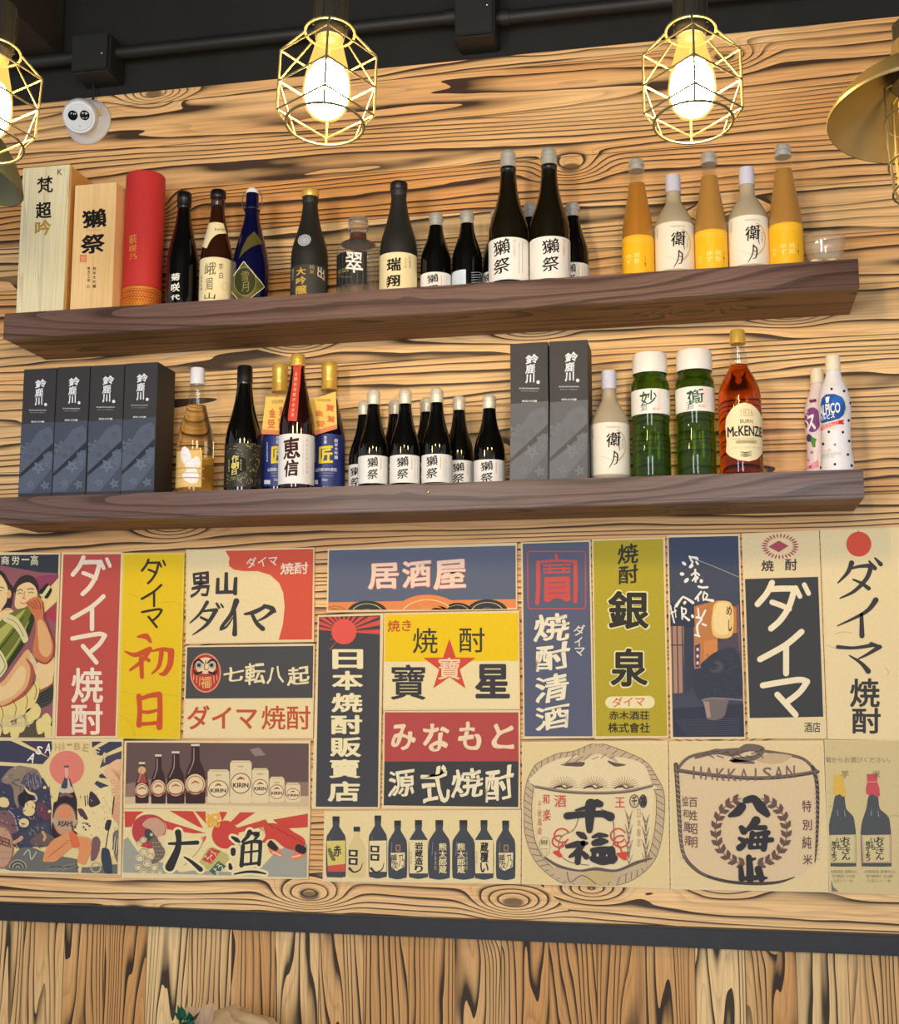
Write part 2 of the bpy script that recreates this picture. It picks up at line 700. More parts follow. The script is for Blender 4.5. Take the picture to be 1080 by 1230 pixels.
mb = MB()
mb.box((-4.0, 0.0, Z_RAIL1), (3.0, 0.06, Z_BLACK), M_WALL)
mb.box((-4.0, 0.0, 0.0), (3.0, 0.06, Z_RAIL0), M_WAINS)
mb.box((-4.0, 0.012, Z_BLACK), (3.0, 0.06, 3.5), M_BLACK)
mb.box((-4.0, 0.02, Z_RAIL0), (3.0, 0.06, Z_RAIL1), M_BLACK)
tag(mb.build('wall_back'), 'back wall of scorched boards, level above and upright below the black rail', 'wall', kind='structure')
mb = MB()
mb.box((-4.0, -0.022, Z_RAIL0), (3.0, 0.02, Z_RAIL1), M_RAIL, 0.003)
tag(mb.build('trim_1'), 'black rail between the level and the upright boards', 'rail', kind='structure')
mb = MB()
mb.box((-4.0, -4.5, 3.45), (3.0, 0.06, 3.5), M_BLACK)
tag(mb.build('ceiling'), 'black ceiling', 'ceiling', kind='structure')
mb = MB()
mb.box((-4.0, -4.5, -0.05), (3.0, 0.06, 0.0), mat('grey_brown_floor', (120, 104, 88), rough=0.5, vary=0.2, scale=6))
tag(mb.build('floor'), 'grey brown floor', 'floor', kind='structure')

# black joist running towards the viewer at the left
mb = MB()
pj = W(70, 56, -0.02)
mb.box((pj[0] - 0.16, -1.7, pj[2] - 0.02), (pj[0], 0.0, 3.45), mat('dark_brown_joist', (44, 34, 26), rough=0.8, vary=0.4, scale=18, bump=0.4))
tag(mb.build('trim_2'), 'dark brown ceiling joist above the security camera', 'beam', kind='structure')

# conduit with its junction boxes on the black band
M_PIPE = mat('black_painted_conduit', (30, 30, 29), rough=0.55, vary=0.2, scale=60)
pa, pb = W(14, 81, -0.03), W(1300, -62, -0.03)
slope = 0.0
zc = float(W(300, 47, -0.03)[2])
cd = empty('conduit', (pa[0], -0.03, zc), 'black conduit pipe with two junction boxes above the top wall board', 'pipe')
for nm, x0, x1, yy in (('pipe', 14, 98, 72), ('pipe', 120, 556, 44), ('pipe', 596, 1200, -2)):
    A, B = W(x0, 50, -0.03), W(x1, 50, -0.03)
    zz = zc - (0.016 if x0 > 500 else 0)
    mb = MB()
    mb.tube([(A[0], -0.03, zz), (B[0], -0.03, zz)], 0.0165, M_PIPE, 14)
    for q in ((0.02, 0.97) if x0 != 14 else (0.97,)):
        xx = A[0] + (B[0] - A[0]) * q
        mb.tube([(xx - 0.012, -0.03, zz), (xx + 0.012, -0.03, zz)], 0.020, M_PIPE, 14)
    mb.build(nm, cd)
for x0, y0, x1, y1 in ((87, 43, 131, 84), (546, -30, 594, 41)):
    A, B = W(x0, y0, -0.075), W(x1, y1, -0.075)
    mb = MB()
    mb.box((A[0], -0.075, B[2]), (B[0], 0.012, A[2]), M_PIPE, 0.004)
    mb.box((A[0] + 0.004, -0.082, B[2] + 0.004), (B[0] - 0.004, -0.0745, A[2] - 0.004), M_PIPE, 0.002)
    jb = mb.build('junction_box', cd)
    mb = MB()
    q = W(x1 - 9, (y0 + y1) / 2, -0.083)
    mb.ball(q, 0.003, 0.002, 0.003, mat('zinc_screw', (190, 190, 185), rough=0.3, metal=1.0), 10, 6)
    mb.build('screw', jb)

# ------------------------------------------------------------------ shelves
SHELF_D = 0.20
M_SHELF = wood('dark_stained_pine_cool_sheen', 'X', 'Z', 0.4, (116, 90, 82), (92, 66, 60), (50, 30, 26), lines=11.0, sv=9.0, amount=0.7, rough=0.33,  # greyish mauve of the front carries the sheen of cool light
               knots=True, fibre=260, seed=0.07, bump=0.2, eyes=False)
M_SHELF_U = wood('dark_stained_pine_bounce_lit', 'X', 'Y', 0.4, (150, 108, 66), (120, 82, 48), (48, 28, 15), lines=11.0, sv=9.0, amount=0.85, rough=0.5,  # underside copy of the pine, raised and browner to stand for bounced light
                 fibre=260, seed=0.09, bump=0.2, eyes=False)
SHELF_Z = {}


def shelf(key, xl, ytop_l, ybot_l, xr, ytop_r, ybot_r, label):
    yf = -SHELF_D
    z1 = float((W(xl, ytop_l, yf)[2] + W(xr, ytop_r, yf)[2]) / 2)
    z0 = float((W(xl, ybot_l, yf)[2] + W(xr, ybot_r, yf)[2]) / 2)
    x0, x1 = float(W(xl, ytop_l, yf)[0]), float(W(xr, ytop_r, yf)[0])
    SHELF_Z[key] = z1
    t = empty('wall_shelf', (x0, 0, z0), label, 'shelf', 'dark floating shelves on the boarded wall')
    mb = MB()
    mb.box((x0, yf + 0.018, z1 - 0.018), (x1, 0.0, z1), M_SHELF)
    mb.build('shelf_board', t)
    mb = MB()
    mb.box((x0, yf, z0 + 0.007), (x1, yf + 0.018, z1 - 0.005), M_SHELF, 0.0012)
    mb.box((x0, yf + 0.003, z1 - 0.006), (x1, yf + 0.018, z1), M_SHELF, 0.0008)
    mb.box((x0, yf - 0.0015, z0), (x1, yf + 0.018, z0 + 0.0065), M_SHELF, 0.0015)
    fb = mb.build('front_board', t)
    mb = MB()
    mb.box((x0, yf + 0.018, z0 + 0.001), (x1, 0.0, z0 + 0.016), M_SHELF_U)
    mb.box((x0, yf + 0.018, z0 + 0.016), (x0 + 0.016, 0.0, z1 - 0.018), M_SHELF)
    mb.box((x1 - 0.016, yf + 0.018, z0 + 0.016), (x1, 0.0, z1 - 0.018), M_SHELF)
    mb.build('underside_board', t)
    return fb


shelf('top', 5, 376, 408, 1031, 310, 344, 'upper dark brown floating shelf carrying the yellow labelled bottles')
fb = shelf('low', -6, 597.5, 628, 1037, 563, 598, 'lower dark brown floating shelf carrying the green jars, above the posters')
mb = MB()
q = W(513.5, 591, -SHELF_D - 0.001)
mb.lathe([(0, 0), (0.0045, 0), (0.0045, 0.001), (0.003, 0.002), (0, 0.002)], q, mat('brass_screw', (190, 170, 130), rough=0.3, metal=1.0), 14, Matrix.Rotation(math.radians(90), 3, 'X'))
mb.lathe([(0, 0.0021), (0.0016, 0.0022), (0, 0.0023)], q, mat('recess_shade', (30, 24, 20), rough=0.8), 8, Matrix.Rotation(math.radians(90), 3, 'X'))  # dark dot on the screw head paints the shade of its recess
mb.build('screw', fb)
# ------------------------------------------------------------------ pendant lamps
M_CAGE = mat('brass_wire', (112, 100, 72), rough=0.4, metal=0.3, vary=0.1)
M_SOCK = mat('smoked_lamp_socket', (52, 48, 40), rough=0.25, vary=0.1)
M_CORD = mat('black_cord', (22, 22, 22), rough=0.6)
M_CORE = glow('blown_out_bulb_core', (1.0, 0.80, 0.50), LAMP_POWER)


def amber(name, emit):
    m = bpy.data.materials.new(name)
    t, b = nt(m)
    out = t.nodes['Material Output']
    tr = t.nodes.new('ShaderNodeBsdfTransparent')
    tr.inputs['Color'].default_value = (1.0, 0.86, 0.52, 1)
    em = t.nodes.new('ShaderNodeEmission')
    em.inputs['Color'].default_value = (1.0, 0.66, 0.16, 1)
    em.inputs['Strength'].default_value = emit
    gl = t.nodes.new('ShaderNodeBsdfGlossy')
    gl.inputs['Roughness'].default_value = 0.05
    m1 = t.nodes.new('ShaderNodeMixShader')
    m1.inputs[0].default_value = 0.55
    m2 = t.nodes.new('ShaderNodeMixShader')
    m2.inputs[0].default_value = 0.05
    t.links.new(tr.outputs[0], m1.inputs[1])
    t.links.new(em.outputs[0], m1.inputs[2])
    t.links.new(m1.outputs[0], m2.inputs[1])
    t.links.new(gl.outputs[0], m2.inputs[2])
    t.links.new(m2.outputs[0], out.inputs['Surface'])
    return m


M_BULB = amber('amber_bulb_glass', 1.3)


def pendant(px, py, zc, label, rot, tilt, half=58.0):
    c = at_depth(px, py, zc)
    R = half * zc / FPX
    t = empty('cage_pendant_lamp', c, label, 'lamp', 'cage pendant lamps')
    o = Vector(c)
    T = Matrix.Rotation(math.radians(tilt), 3, 'X') @ Matrix.Rotation(math.radians(rot), 3, 'Z')

    def P(a, r, z):
        return o + T @ Vector((R * r * math.sin(math.radians(a)), -R * r * math.cos(math.radians(a)), R * z))
    w = 0.0019
    mb = MB()
    lv = ((1.0, 0.72), (1.0, 0.0), (1.0, -0.66))
    A = (0, 90, 180, 270)
    for r, z in lv:
        mb.tube([P(a, r, z) for a in A], w, M_CAGE, 6, True)
    for r, z in ((0.52, 1.22), (0.80, -0.94)):
        mb.tube([P(a, r, z) for a in range(0, 360, 12)], w * 1.15, M_CAGE, 6, True)
    for a in A:
        mb.tube([P(a, 0.52, 1.22), P(a, 1.0, 0.72), P(a, 1.0, 0.0), P(a, 1.0, -0.66), P(a, 0.80, -0.94)], w, M_CAGE, 6)
    for a, s in ((90, 1), (270, -1)):
        mb.tube([P(a, 1.0, 0.0), P(a + s * 42, 0.53, 1.2)], w * 0.9, M_CAGE, 6)
        mb.tube([P(a, 1.0, 0.0), P(a + s * 38, 0.80, -0.94)], w * 0.9, M_CAGE, 6)
    mb.build('wire_cage', t, c)
    mb = MB()
    M3 = T
    mb.lathe([(0.0, 1.05), (0.30, 1.05), (0.34, 1.2), (0.36, 1.3), (0.36, 2.2), (0.33, 2.3), (0.0, 2.32)], o, M_SOCK, 32, T @ Matrix.Diagonal((R, R, R)))
    for k in range(8):
        a = k * 45 + 20
        mb.tube([P(a, 0.37, 1.3), P(a, 0.37, 2.2)], R * 0.025, M_SOCK, 6)
    mb.build('socket', t, c)
    mb = MB()
    top = P(0, 0, 2.3)
    mb.tube([top, (top.x, top.y, 3.45)], 0.0045, M_CORD, 10)
    mb.build('cord', t, c)
    mb = MB()
    prof = [(0.0, -0.80), (0.16, -0.78), (0.32, -0.70), (0.43, -0.55), (0.49, -0.36), (0.50, -0.15), (0.47, 0.12), (0.41, 0.42), (0.34, 0.70), (0.29, 0.92), (0.24, 1.04), (0.0, 1.06)]
    mb.lathe([(r * R, z * R) for r, z in prof], o, M_BULB, 32, T)
    b = mb.build('bulb', t, c)
    mb = MB()
    core = [(0.0, -0.72), (0.22, -0.69), (0.37, -0.56), (0.445, -0.34), (0.455, -0.10), (0.42, 0.16), (0.30, 0.40), (0.0, 0.50)]  # core swollen to nearly fill the bulb, its blown-out glow given as shape
    mb.lathe([(r * R, z * R) for r, z in core], o, M_CORE, 24, T)
    mb.build('filament_glow', b, c)
    return t


pendant(393, 101, 1.90, 'lit amber bulb in a wire cage hanging left of the middle', 16, -7)
pendant(831.5, 99, 1.90, 'lit amber bulb in a wire cage hanging near the shaded lamp', 3, -7)
pendant(-14, 124, 1.90, 'lit caged bulb cut by the left edge, beside the security camera', 24, -7)

M_SHADE = mat('bronze_lamp_shade', (136, 116, 74), rough=0.38, metal=0.35, vary=0.12, scale=25)


def shade_lamp(px, py, zc, label, rim, lit, group='bronze shaded lamps', tilt=(0, 0), metal=M_SHADE):
    c = at_depth(px, py, zc)
    R = rim * zc / FPX
    t = empty('shaded_lamp', c, label, 'lamp', group)
    o = Vector(c)
    T = Matrix.Rotation(math.radians(tilt[0]), 3, 'X') @ Matrix.Rotation(math.radians(tilt[1]), 3, 'Y')
    S = T @ Matrix.Diagonal((R, R, R))
    mb = MB()
    out = [(1.0, 0.0), (1.01, 0.03), (0.93, 0.17), (0.78, 0.34), (0.58, 0.50), (0.38, 0.62), (0.26, 0.70), (0.24, 0.95)]
    inn = [(0.21, 0.95), (0.22, 0.68), (0.36, 0.58), (0.56, 0.46), (0.76, 0.30), (0.91, 0.14), (0.985, 0.0), (1.0, 0.0)]
    mb.lathe(out + inn, o, metal, 56, S)
    mb.build('lamp_shade', t, c)
    mb = MB()
    mb.lathe([(0.0, 0.40), (0.27, 0.40), (0.30, 0.44), (0.30, 0.62), (0.22, 0.66), (0.22, 1.2), (0.12, 1.3), (0, 1.3)], o, M_SOCK, 32, S)
    mb.build('socket', t, c)
    mb = MB()
    top = o + S @ Vector((0, 0, 1.25))
    mb.tube([top, (top.x, top.y, 3.45)], 0.010, M_CORD, 12)
    mb.build('hanging_rod', t, c)
    mb = MB()

    def P(a, r, z):
        return o + S @ Vector((r * math.cos(math.radians(a)), r * math.sin(math.radians(a)), z))
    for k in range(6):
        a = k * 60 + 10
        mb.tube([P(a, 0.20, 0.46), P(a, 0.36, 0.36), P(a, 0.37, -0.3), P(a, 0.34, -0.95), P(a, 0.24, -1.15), P(a, 0, -1.2)], 0.0022, M_CAGE, 6)
    for z, r in ((-0.05, 0.375), (-0.6, 0.365), (-0.95, 0.34)):
        mb.tube([P(a, r, z) for a in range(0, 360, 15)], 0.0017, M_CAGE, 6, True)
    mb.build('wire_guard', t, c)
    mb = MB()
    mb.lathe([(0, -1.0), (0.10, -0.98), (0.19, -0.88), (0.21, -0.7), (0.21, 0.2), (0.14, 0.38), (0, 0.4)], o, M_BULB, 28, S)
    b = mb.build('bulb', t, c)
    mb = MB()
    mb.lathe([(0, -0.8), (0.06, -0.78), (0.07, -0.7), (0.07, 0.1), (0, 0.14)], o, lit, 16, S)
    mb.build('filament_glow', b, c)
    return t


shade_lamp(1104, 140, 1.86, 'bronze shaded lamp with wire guard cut by the right edge', 106, glow('dim_filament', (1.0, 0.74, 0.36), 45.0), tilt=(-8, 0))
shade_lamp(-68, 194, 2.36, 'grey green lamp shade just showing under the caged bulb at the left edge', 98, glow('faint_filament', (1.0, 0.74, 0.36), 3.0), tilt=(-8, 20), metal=mat('grey_green_shade', (82, 86, 64), rough=0.45, vary=0.1))

# ------------------------------------------------------------------ security camera
M_CAMW = mat('white_camera_plastic', (226, 228, 234), rough=0.32, vary=0.03)
cb = W(108, 148, 0.0)
cam_t = empty('security_camera', cb, 'white eyeball security camera mounted high on the boarded wall', 'camera')
Rx = Matrix.Rotation(math.radians(90), 3, 'X')   # lathe axis -> out of the wall (-Y)
mb = MB()
mb.lathe([(0, 0), (0.059, 0), (0.0605, 0.004), (0.060, 0.010), (0.056, 0.016), (0.053, 0.024), (0.047, 0.034), (0.041, 0.040), (0, 0.040)], cb, M_CAMW, 48, Rx)
base = mb.build('mounting_base', cam_t)
bc = Vector(W(97, 139.5, -0.062))
fd = (Vector(at_depth(-130, 250, 1.7)) - bc).normalized()
Q = fd.to_track_quat('Z', 'Y').to_matrix()
mb = MB()
mb.lathe([(0, -0.044), (0.02, -0.039), (0.035, -0.027), (0.0425, -0.010), (0.0440, 0.004), (0.0430, 0.016), (0.0400, 0.026), (0.0385, 0.028), (0.037, 0.026), (0, 0.026)], bc, M_CAMW, 48, Q)
ball = mb.build('eyeball_housing', cam_t)
mb = MB()
mb.lathe([(0, 0.0262), (0.0325, 0.0262), (0.0332, 0.0285), (0.032, 0.0295), (0, 0.0297)], bc, mat('pale_face_plate', (214, 222, 232), rough=0.12, vary=0.02), 48, Q)
fp = mb.build('face_plate', cam_t)
rx = Q.inverted() @ Vector((1, 0, 0))
ex, ey = (Q @ Vector((1, 0, 0))), (Q @ Vector((0, 1, 0)))
ax = Vector(_r) - fd * fd.dot(Vector(_r)); ax.normalize()
ay = fd.cross(ax)
if ay.z < 0:
    ay = -ay
M_LENS = mat('black_lens_glass', (10, 10, 12), rough=0.06, vary=0)
for nm, dx in (('lens', -0.0145), ('infrared_lamp', 0.0145)):
    mb = MB()
    c0 = bc + ax * dx + ay * 0.004
    mb.lathe([(0, 0.0296), (0.0120, 0.0296), (0.0112, 0.0308), (0.009, 0.0306), (0.006, 0.0315), (0, 0.0322)], c0, M_LENS, 28, Q)
    ln = mb.build(nm, fp)
    if dx > 0:
        mb = MB()
        c1 = c0 + fd * 0.0313
        mb.add([c1 + ax * sx * 0.006 + ay * sy * 0.007 for sx, sy in ((-1, -1), (1, -1), (1, 1), (-1, 1))], [[0, 1, 2, 3]], mat('silver_led', (214, 216, 220), rough=0.25, metal=0.3))
        mb.build('led_chip', cam_t)
mb = MB()
c0 = bc - ay * 0.022 + fd * 0.0297
mb.ball(c0, 0.0014, 0.0014, 0.0014, M_LENS, 8, 6)
mb.build('sensor_hole', fp)
mb = MB()
q0 = bc + ax * 0.046 + ay * 0.010 - fd * 0.004
mb.tube([q0 + ay * 0.010, q0, q0 - ay * 0.008], 0.003, mat('yellow_sticker', (214, 188, 70), rough=0.5), 6)
mb.build('sticker', cam_t)
mb = MB()
w0, w1 = W(112, 100, -0.012), W(110, 124, -0.012)
w0[2] = W(131, 84, -0.075)[2] - 0.002
mb.tube([w0, (w0 + w1) / 2 + np.array([0.006, 0, 0]), w1], 0.003, M_CORD, 8)
mb.build('cable', cam_t)

# ------------------------------------------------------------------ boxes and bottles
Y_FRONT = -SHELF_D


def zshelf(k):
    return SHELF_Z[k]


def ip(v, tab):
    """piecewise linear look-up with rounded corners left to the profile itself"""
    for (a, p), (b, q) in zip(tab, tab[1:]):
        if v <= b:
            return p + (q - p) * max(0.0, (v - a) / (b - a) if b > a else 0)
    return tab[-1][1]


class Bottle:
    def __init__(s, name, label, cat, group, shelf, cx0, cx1, ytop, Y, prof, cap=None, glass=None, cv=None, base_y=None, seg=48, flute=0.0, nfl=0, wall=0.0):
        """cx0..cx1: the widest silhouette in photo pixels, ytop: the top; prof: [(fraction of height, fraction of radius)]"""
        s.shelf, s.Y, s.cv = shelf, Y, cv
        z0 = zshelf(shelf)
        ym = base_y if base_y else pix((0, Y, z0 + 0.05))[1]
        xc = (cx0 + cx1) / 2
        # silhouette rays -> radius and centre
        ya = ym
        d0, d1 = ray(cx0, ya)[:2], ray(cx1, ya)[:2]
        ang = abs(math.atan2(d0[0], d0[1]) - math.atan2(d1[0], d1[1]))
        mid = (math.atan2(d0[0], d0[1]) + math.atan2(d1[0], d1[1])) / 2
        dy = Y - CAM[1]
        X = math.tan(mid) * dy
        dist = math.hypot(X, dy)
        s.R = dist * math.sin(ang / 2)
        s.c = Vector((X, Y, z0 + 0.0005))
        s.az = math.atan2(CAM[1] - Y, CAM[0] - X)     # direction of the viewer
        # height: the front lip of the top meets the pixel row ytop
        top = W(xc, ytop, Y)[2]
        s.H = float(top - z0)
        s.prof = prof
        s.t = empty(name, s.c, label, cat, group)
        tab = [(f * s.H + s.c.z, r * s.R) for f, r in prof if r > 0]
        s.rf = lambda z: ip(z, tab)
        s.surf = Turned(s.c, s.rf, s.R, cv)
        if glass is not None:
            k0 = [q for q in prof]
            mb = MB()
            P = [(0.0, k0[0][0] * s.H)] + [(r * s.R, f * s.H) for f, r in k0 if cap is None or f <= cap[0] + 1e-6]
            if P[-1][0] > 0:
                P.append((0.0, P[-1][1]))
            if wall:       # hollow glass
                out = [q for q in P if q[0] > 0]
                P = [(0.0, P[0][1])] + out + [(max(r - wall, 0.002), max(z, wall)) for r, z in out[::-1]] + [(0.0, wall)]
            mb.lathe(P, s.c, glass, seg, None, flute, nfl)
            s.body = mb.build('bottle_body', s.t)
        if cap is not None:
            f0, m = cap[0], cap[1]
            nm = cap[2] if len(cap) > 2 else 'cap'
            mb = MB()
            pts = [(r * s.R, f * s.H) for f, r in prof if f >= f0 - 1e-6]
            g = cap[3] if len(cap) > 3 else 1.04
            P = [(0.0, pts[0][1] + 0.0002)] + [(r * g, z + 0.0002) for r, z in pts]
            if P[-1][0] > 0:
                P.append((0.0, P[-1][1]))
            mb.lathe(P, s.c, m, 36)
            s.cap = mb.build(nm, s.t)

    def wrap(s, name, m, y0, y1, x0=None, x1=None, k=1, parent=None, facing=0.0, half=None, bow=0.0):
        """a paper label round the body between the pixel rows y0 (top) and y1"""
        xm = s.mid(y0)
        z1, z0 = s.surf.loc(xm, y0)[1], s.surf.loc(s.mid(y1), y1)[1]
        z0 = max(z0, s.c.z + 0.002)
        if x0 is not None:
            a0, a1 = s.surf.loc(x0, (y0 + y1) / 2)[0], s.surf.loc(x1, (y0 + y1) / 2)[0]
        else:
            a0, a1 = s.az % (2 * math.pi) - math.radians(half - facing), s.az % (2 * math.pi) + math.radians(half + facing)
        n = max(6, int(abs(a1 - a0) / math.radians(5)))
        rows = 8
        V, F = [], []
        for j in range(rows + 1):
            for i in range(n + 1):
                V.append(s.surf.pt(a0 + (a1 - a0) * i / n, z0 + (z1 - z0) * j / rows, k))
        for j in range(rows):
            for i in range(n):
                F.append([j * (n + 1) + i, j * (n + 1) + i + 1, (j + 1) * (n + 1) + i + 1, (j + 1) * (n + 1) + i])
        mb = MB()
        mb.add(V, F, m, True)
        return mb.build(name, parent or s.t)

    def mid(s, y=None):
        """the pixel column of the body's middle, in the bottle's own picture coordinates"""
        px, py = pix(s.c + Vector((0, 0, s.H * 0.3)))
        if s.inv:
            return s.inv(px, py)[0]
        return px

    inv = None

    def draw(s, name, parent=None):
        return Draw(s.surf, name, parent or s.t)


KPOS = {'fill': 1, 'blob': 1, 'rect': 4, 'ellipse': 4, 'ring': 5, 'stroke': 2, 'text': 5, 'column': 5}


class Draw:
    """collects print on one surface and links it as one mesh"""

    def __init__(s, surf, name, parent):
        s.s, s.name, s.parent, s.mb = surf, name, parent, MB()

    def __getattr__(s, a):
        f = getattr(s.s, a)

        def run(*x, **k):
            # every stroke lies a hair above the one before, so that crossing strokes never share a plane
            s.n = (s.__dict__.get('n', 0) + 1) % 8
            i = KPOS[a]
            x = x[:i] + (x[i] + 0.05 * s.n,) + x[i + 1:]
            return f(s.mb, *x, **k)
        return run

    def done(s):
        return s.mb.build(s.name, s.parent)


def crop(x0, y0, sc):
    return lambda x, y: (x0 + x / sc, y0 + y / sc)


def uncrop(x0, y0, sc):
    return lambda x, y: ((x - x0) * sc, (y - y0) * sc)


def B(crop_, *a, **k):
    c = crop(*crop_)
    b = None
    a = list(a)
    # silhouette and top are given in picture coordinates of the crop
    cx0, cx1, ytop = a[5], a[6], a[7]
    a[5], a[6], a[7] = c(cx0, 0)[0], c(cx1, 0)[0], c(0, ytop)[1]
    b = Bottle(*a, cv=c, **k)
    b.inv = uncrop(*crop_)
    return b


BLACK_GLASS = mat('black_bottle_glass', (9, 8, 7), rough=0.06, vary=0, coat=0.3)
BROWN_GLASS = mat('brown_bottle_glass', (48, 22, 8), rough=0.06, vary=0, coat=0.3)
MAROON_GLASS = mat('maroon_bottle_glass', (34, 10, 8), rough=0.05, vary=0, coat=0.3)
NAVY_GLASS = mat('navy_bottle_glass', (10, 10, 52), rough=0.06, vary=0, coat=0.3)
DARKNAVY = mat('dark_navy_glass', (12, 14, 42), rough=0.08, vary=0, coat=0.3)
MATT_BLACK = mat('matt_black_bottle', (34, 33, 30), rough=0.5, vary=0.1)
OLIVE_BLACK = mat('dark_olive_bottle_glass', (22, 18, 8), rough=0.06, vary=0, coat=0.3)
FROST = mat('frosted_bottle_glass', (196, 180, 154), rough=0.5, trans=0.25, vary=0.03)
YELLOW_LIQ = mat('cloudy_yellow_liquid', (196, 146, 74), rough=0.3, trans=0.35, vary=0.06, coat=0.3)
AMBER_LIQ = mat('cloudy_amber_liquid', (206, 144, 56), rough=0.2, trans=0.45, vary=0.06, coat=0.4)
CLEAR = thin_glass('clear_bottle_glass', (0.97, 0.97, 0.95))
FLUTED = thin_glass('fluted_bottle_glass', (0.95, 0.95, 0.92), 0.10, 0.08, 0.06)
CLEAR_GOLD = mat('pale_gold_sake_in_glass', (255, 236, 186), rough=0.02, trans=1.0, ior=1.36, vary=0)
WHISKY = mat('amber_whisky_in_glass', (236, 120, 36), rough=0.02, trans=1.0, ior=1.36, vary=0)
GREEN_GLASS = mat('green_bottle_glass', (96, 140, 34), rough=0.03, trans=0.92, ior=1.36, vary=0)
CREAM = mat('cream_paper_label', (240, 224, 178), rough=0.6, spec=0.25, vary=0.05, scale=150)
IVORY = mat('ivory_paper_label', (238, 230, 208), rough=0.6, spec=0.25, vary=0.04, scale=150)
WHITE = mat('white_paper_label', (236, 234, 232), rough=0.55, spec=0.3, vary=0.04, scale=150)
SILVER = mat('silver_cap', (206, 204, 198), rough=0.3, metal=0.45, vary=0.05)
PALE_CAP = mat('pale_silver_cap', (226, 218, 200), rough=0.35, metal=0.2, vary=0.05)
GOLD = mat('gold_cap', (226, 184, 84), rough=0.3, metal=0.35, vary=0.08)
BLACKCAP = mat('black_cap', (20, 19, 19), rough=0.3, vary=0.1)
WHITECAP = mat('white_cap', (232, 232, 240), rough=0.4, vary=0.03)
K = ink(24, 20, 20)

SAKE = [(0.0, 0.90), (0.012, 0.985), (0.03, 1.0), (0.46, 1.0), (0.50, 0.985), (0.54, 0.94), (0.59, 0.855), (0.64, 0.745), (0.69, 0.63), (0.74, 0.535),
        (0.79, 0.462), (0.84, 0.415), (0.875, 0.395), (0.90, 0.39), (0.905, 0.43), (0.99, 0.43), (1.0, 0.38)]
SLIM = [(0.0, 0.90), (0.012, 0.985), (0.03, 1.0), (0.40, 1.0), (0.46, 0.96), (0.52, 0.88), (0.58, 0.77), (0.65, 0.64), (0.72, 0.53), (0.79, 0.45),
        (0.85, 0.41), (0.875, 0.40), (0.88, 0.42), (0.935, 0.42), (0.94, 0.435), (0.99, 0.435), (1.0, 0.39)]

# ---- upper shelf
c03 = (0, 180, 4.0)            # picture coordinates of the enlarged views the shapes were measured in
cU = (190, 215, 7.2)
cV = (340, 210, 6.0)
cX = (570, 170, 6.833)
cY = (740, 170, 6.75)
c6 = (720, 160, 3.0)
c5 = (440, 160, 3.375)


def carton(name, label, cat, group, shelf, quad, cv, yf, depth, m_front, m_side, bevel=0.0008, parts=None, rot=0.0):
    """an upright box: quad = tl, tr, br, bl of its front in picture coordinates, the front in the plane Y = yf"""
    c = crop(*cv)
    P = [W(*c(*q), yf) for q in quad]
    x0 = (P[0][0] + P[3][0]) / 2
    x1 = (P[1][0] + P[2][0]) / 2
    z1 = (P[0][2] + P[1][2]) / 2
    z0 = zshelf(shelf) + 0.0004
    t = empty(name, ((x0 + x1) / 2, yf + depth / 2, z0), label, cat, group)
    mb = MB()
    mb.box((x0, yf, z0), (x1, yf + depth, z1), m_side, bevel)
    body = mb.build('box_body', t)
    s = Plane((x0, yf, z0), (1, 0, 0), (0, 0, 1), c)
    return t, s, (x0, x1, z0, z1)


M_PAULOWNIA = wood('pale_paulownia', 'Z', 'X', 0.5, (242, 232, 196), (226, 212, 168), (150, 130, 84), lines=26.0, su=0.5, sv=16, amount=0.3, rough=0.6, slope=9.0,
                   knots=False, fibre=400, bump=0.05, eyes=False)
M_PAUL_EDGE = mat('honey_wood_edge', (226, 168, 92), rough=0.6, vary=0.12, scale=60)
M_CEDARBOX = wood('peach_cedar', 'Z', 'X', 0.5, (248, 214, 158), (240, 200, 142), (190, 140, 90), lines=22.0, su=0.5, sv=12, amount=0.14, rough=0.6, slope=7.0,
                  knots=False, fibre=400, bump=0.05, eyes=False)

t, s, bx = carton('sake_box', 'tall pale green-white wooden box leftmost on the upper shelf', 'box', 'boxed bottles on the upper shelf', 'top',
                  ((107, 88), (333, 70), (306, 770), (80, 778)), c03, -0.186, 0.128, M_PAULOWNIA, M_PAULOWNIA)
mb = MB()
mb.box((bx[1] - 0.0002, -0.178, bx[2]), (bx[1] + 0.0012, -0.186 + 0.122, bx[3] - 0.002), M_PAUL_EDGE)
mb.build('side_panel', t)
d = Draw(s, 'lettering', t)
d.text('梵', 180, 128, 254, 208, 1, K, 0.02, 0.05, 0.03)
d.text('超', 172, 250, 247, 330, 1, K, 0.03, 0.05, 0.02)
d.text('吟', 168, 338, 245, 412, 1, ink(176, 142, 60), 0.03, 0.08, 0.02)
d.text('K', 277, 92, 300, 121, 1, K)
d.ring(308, 97, 6, 6, 2, 1, ink(200, 190, 150))
d.done()

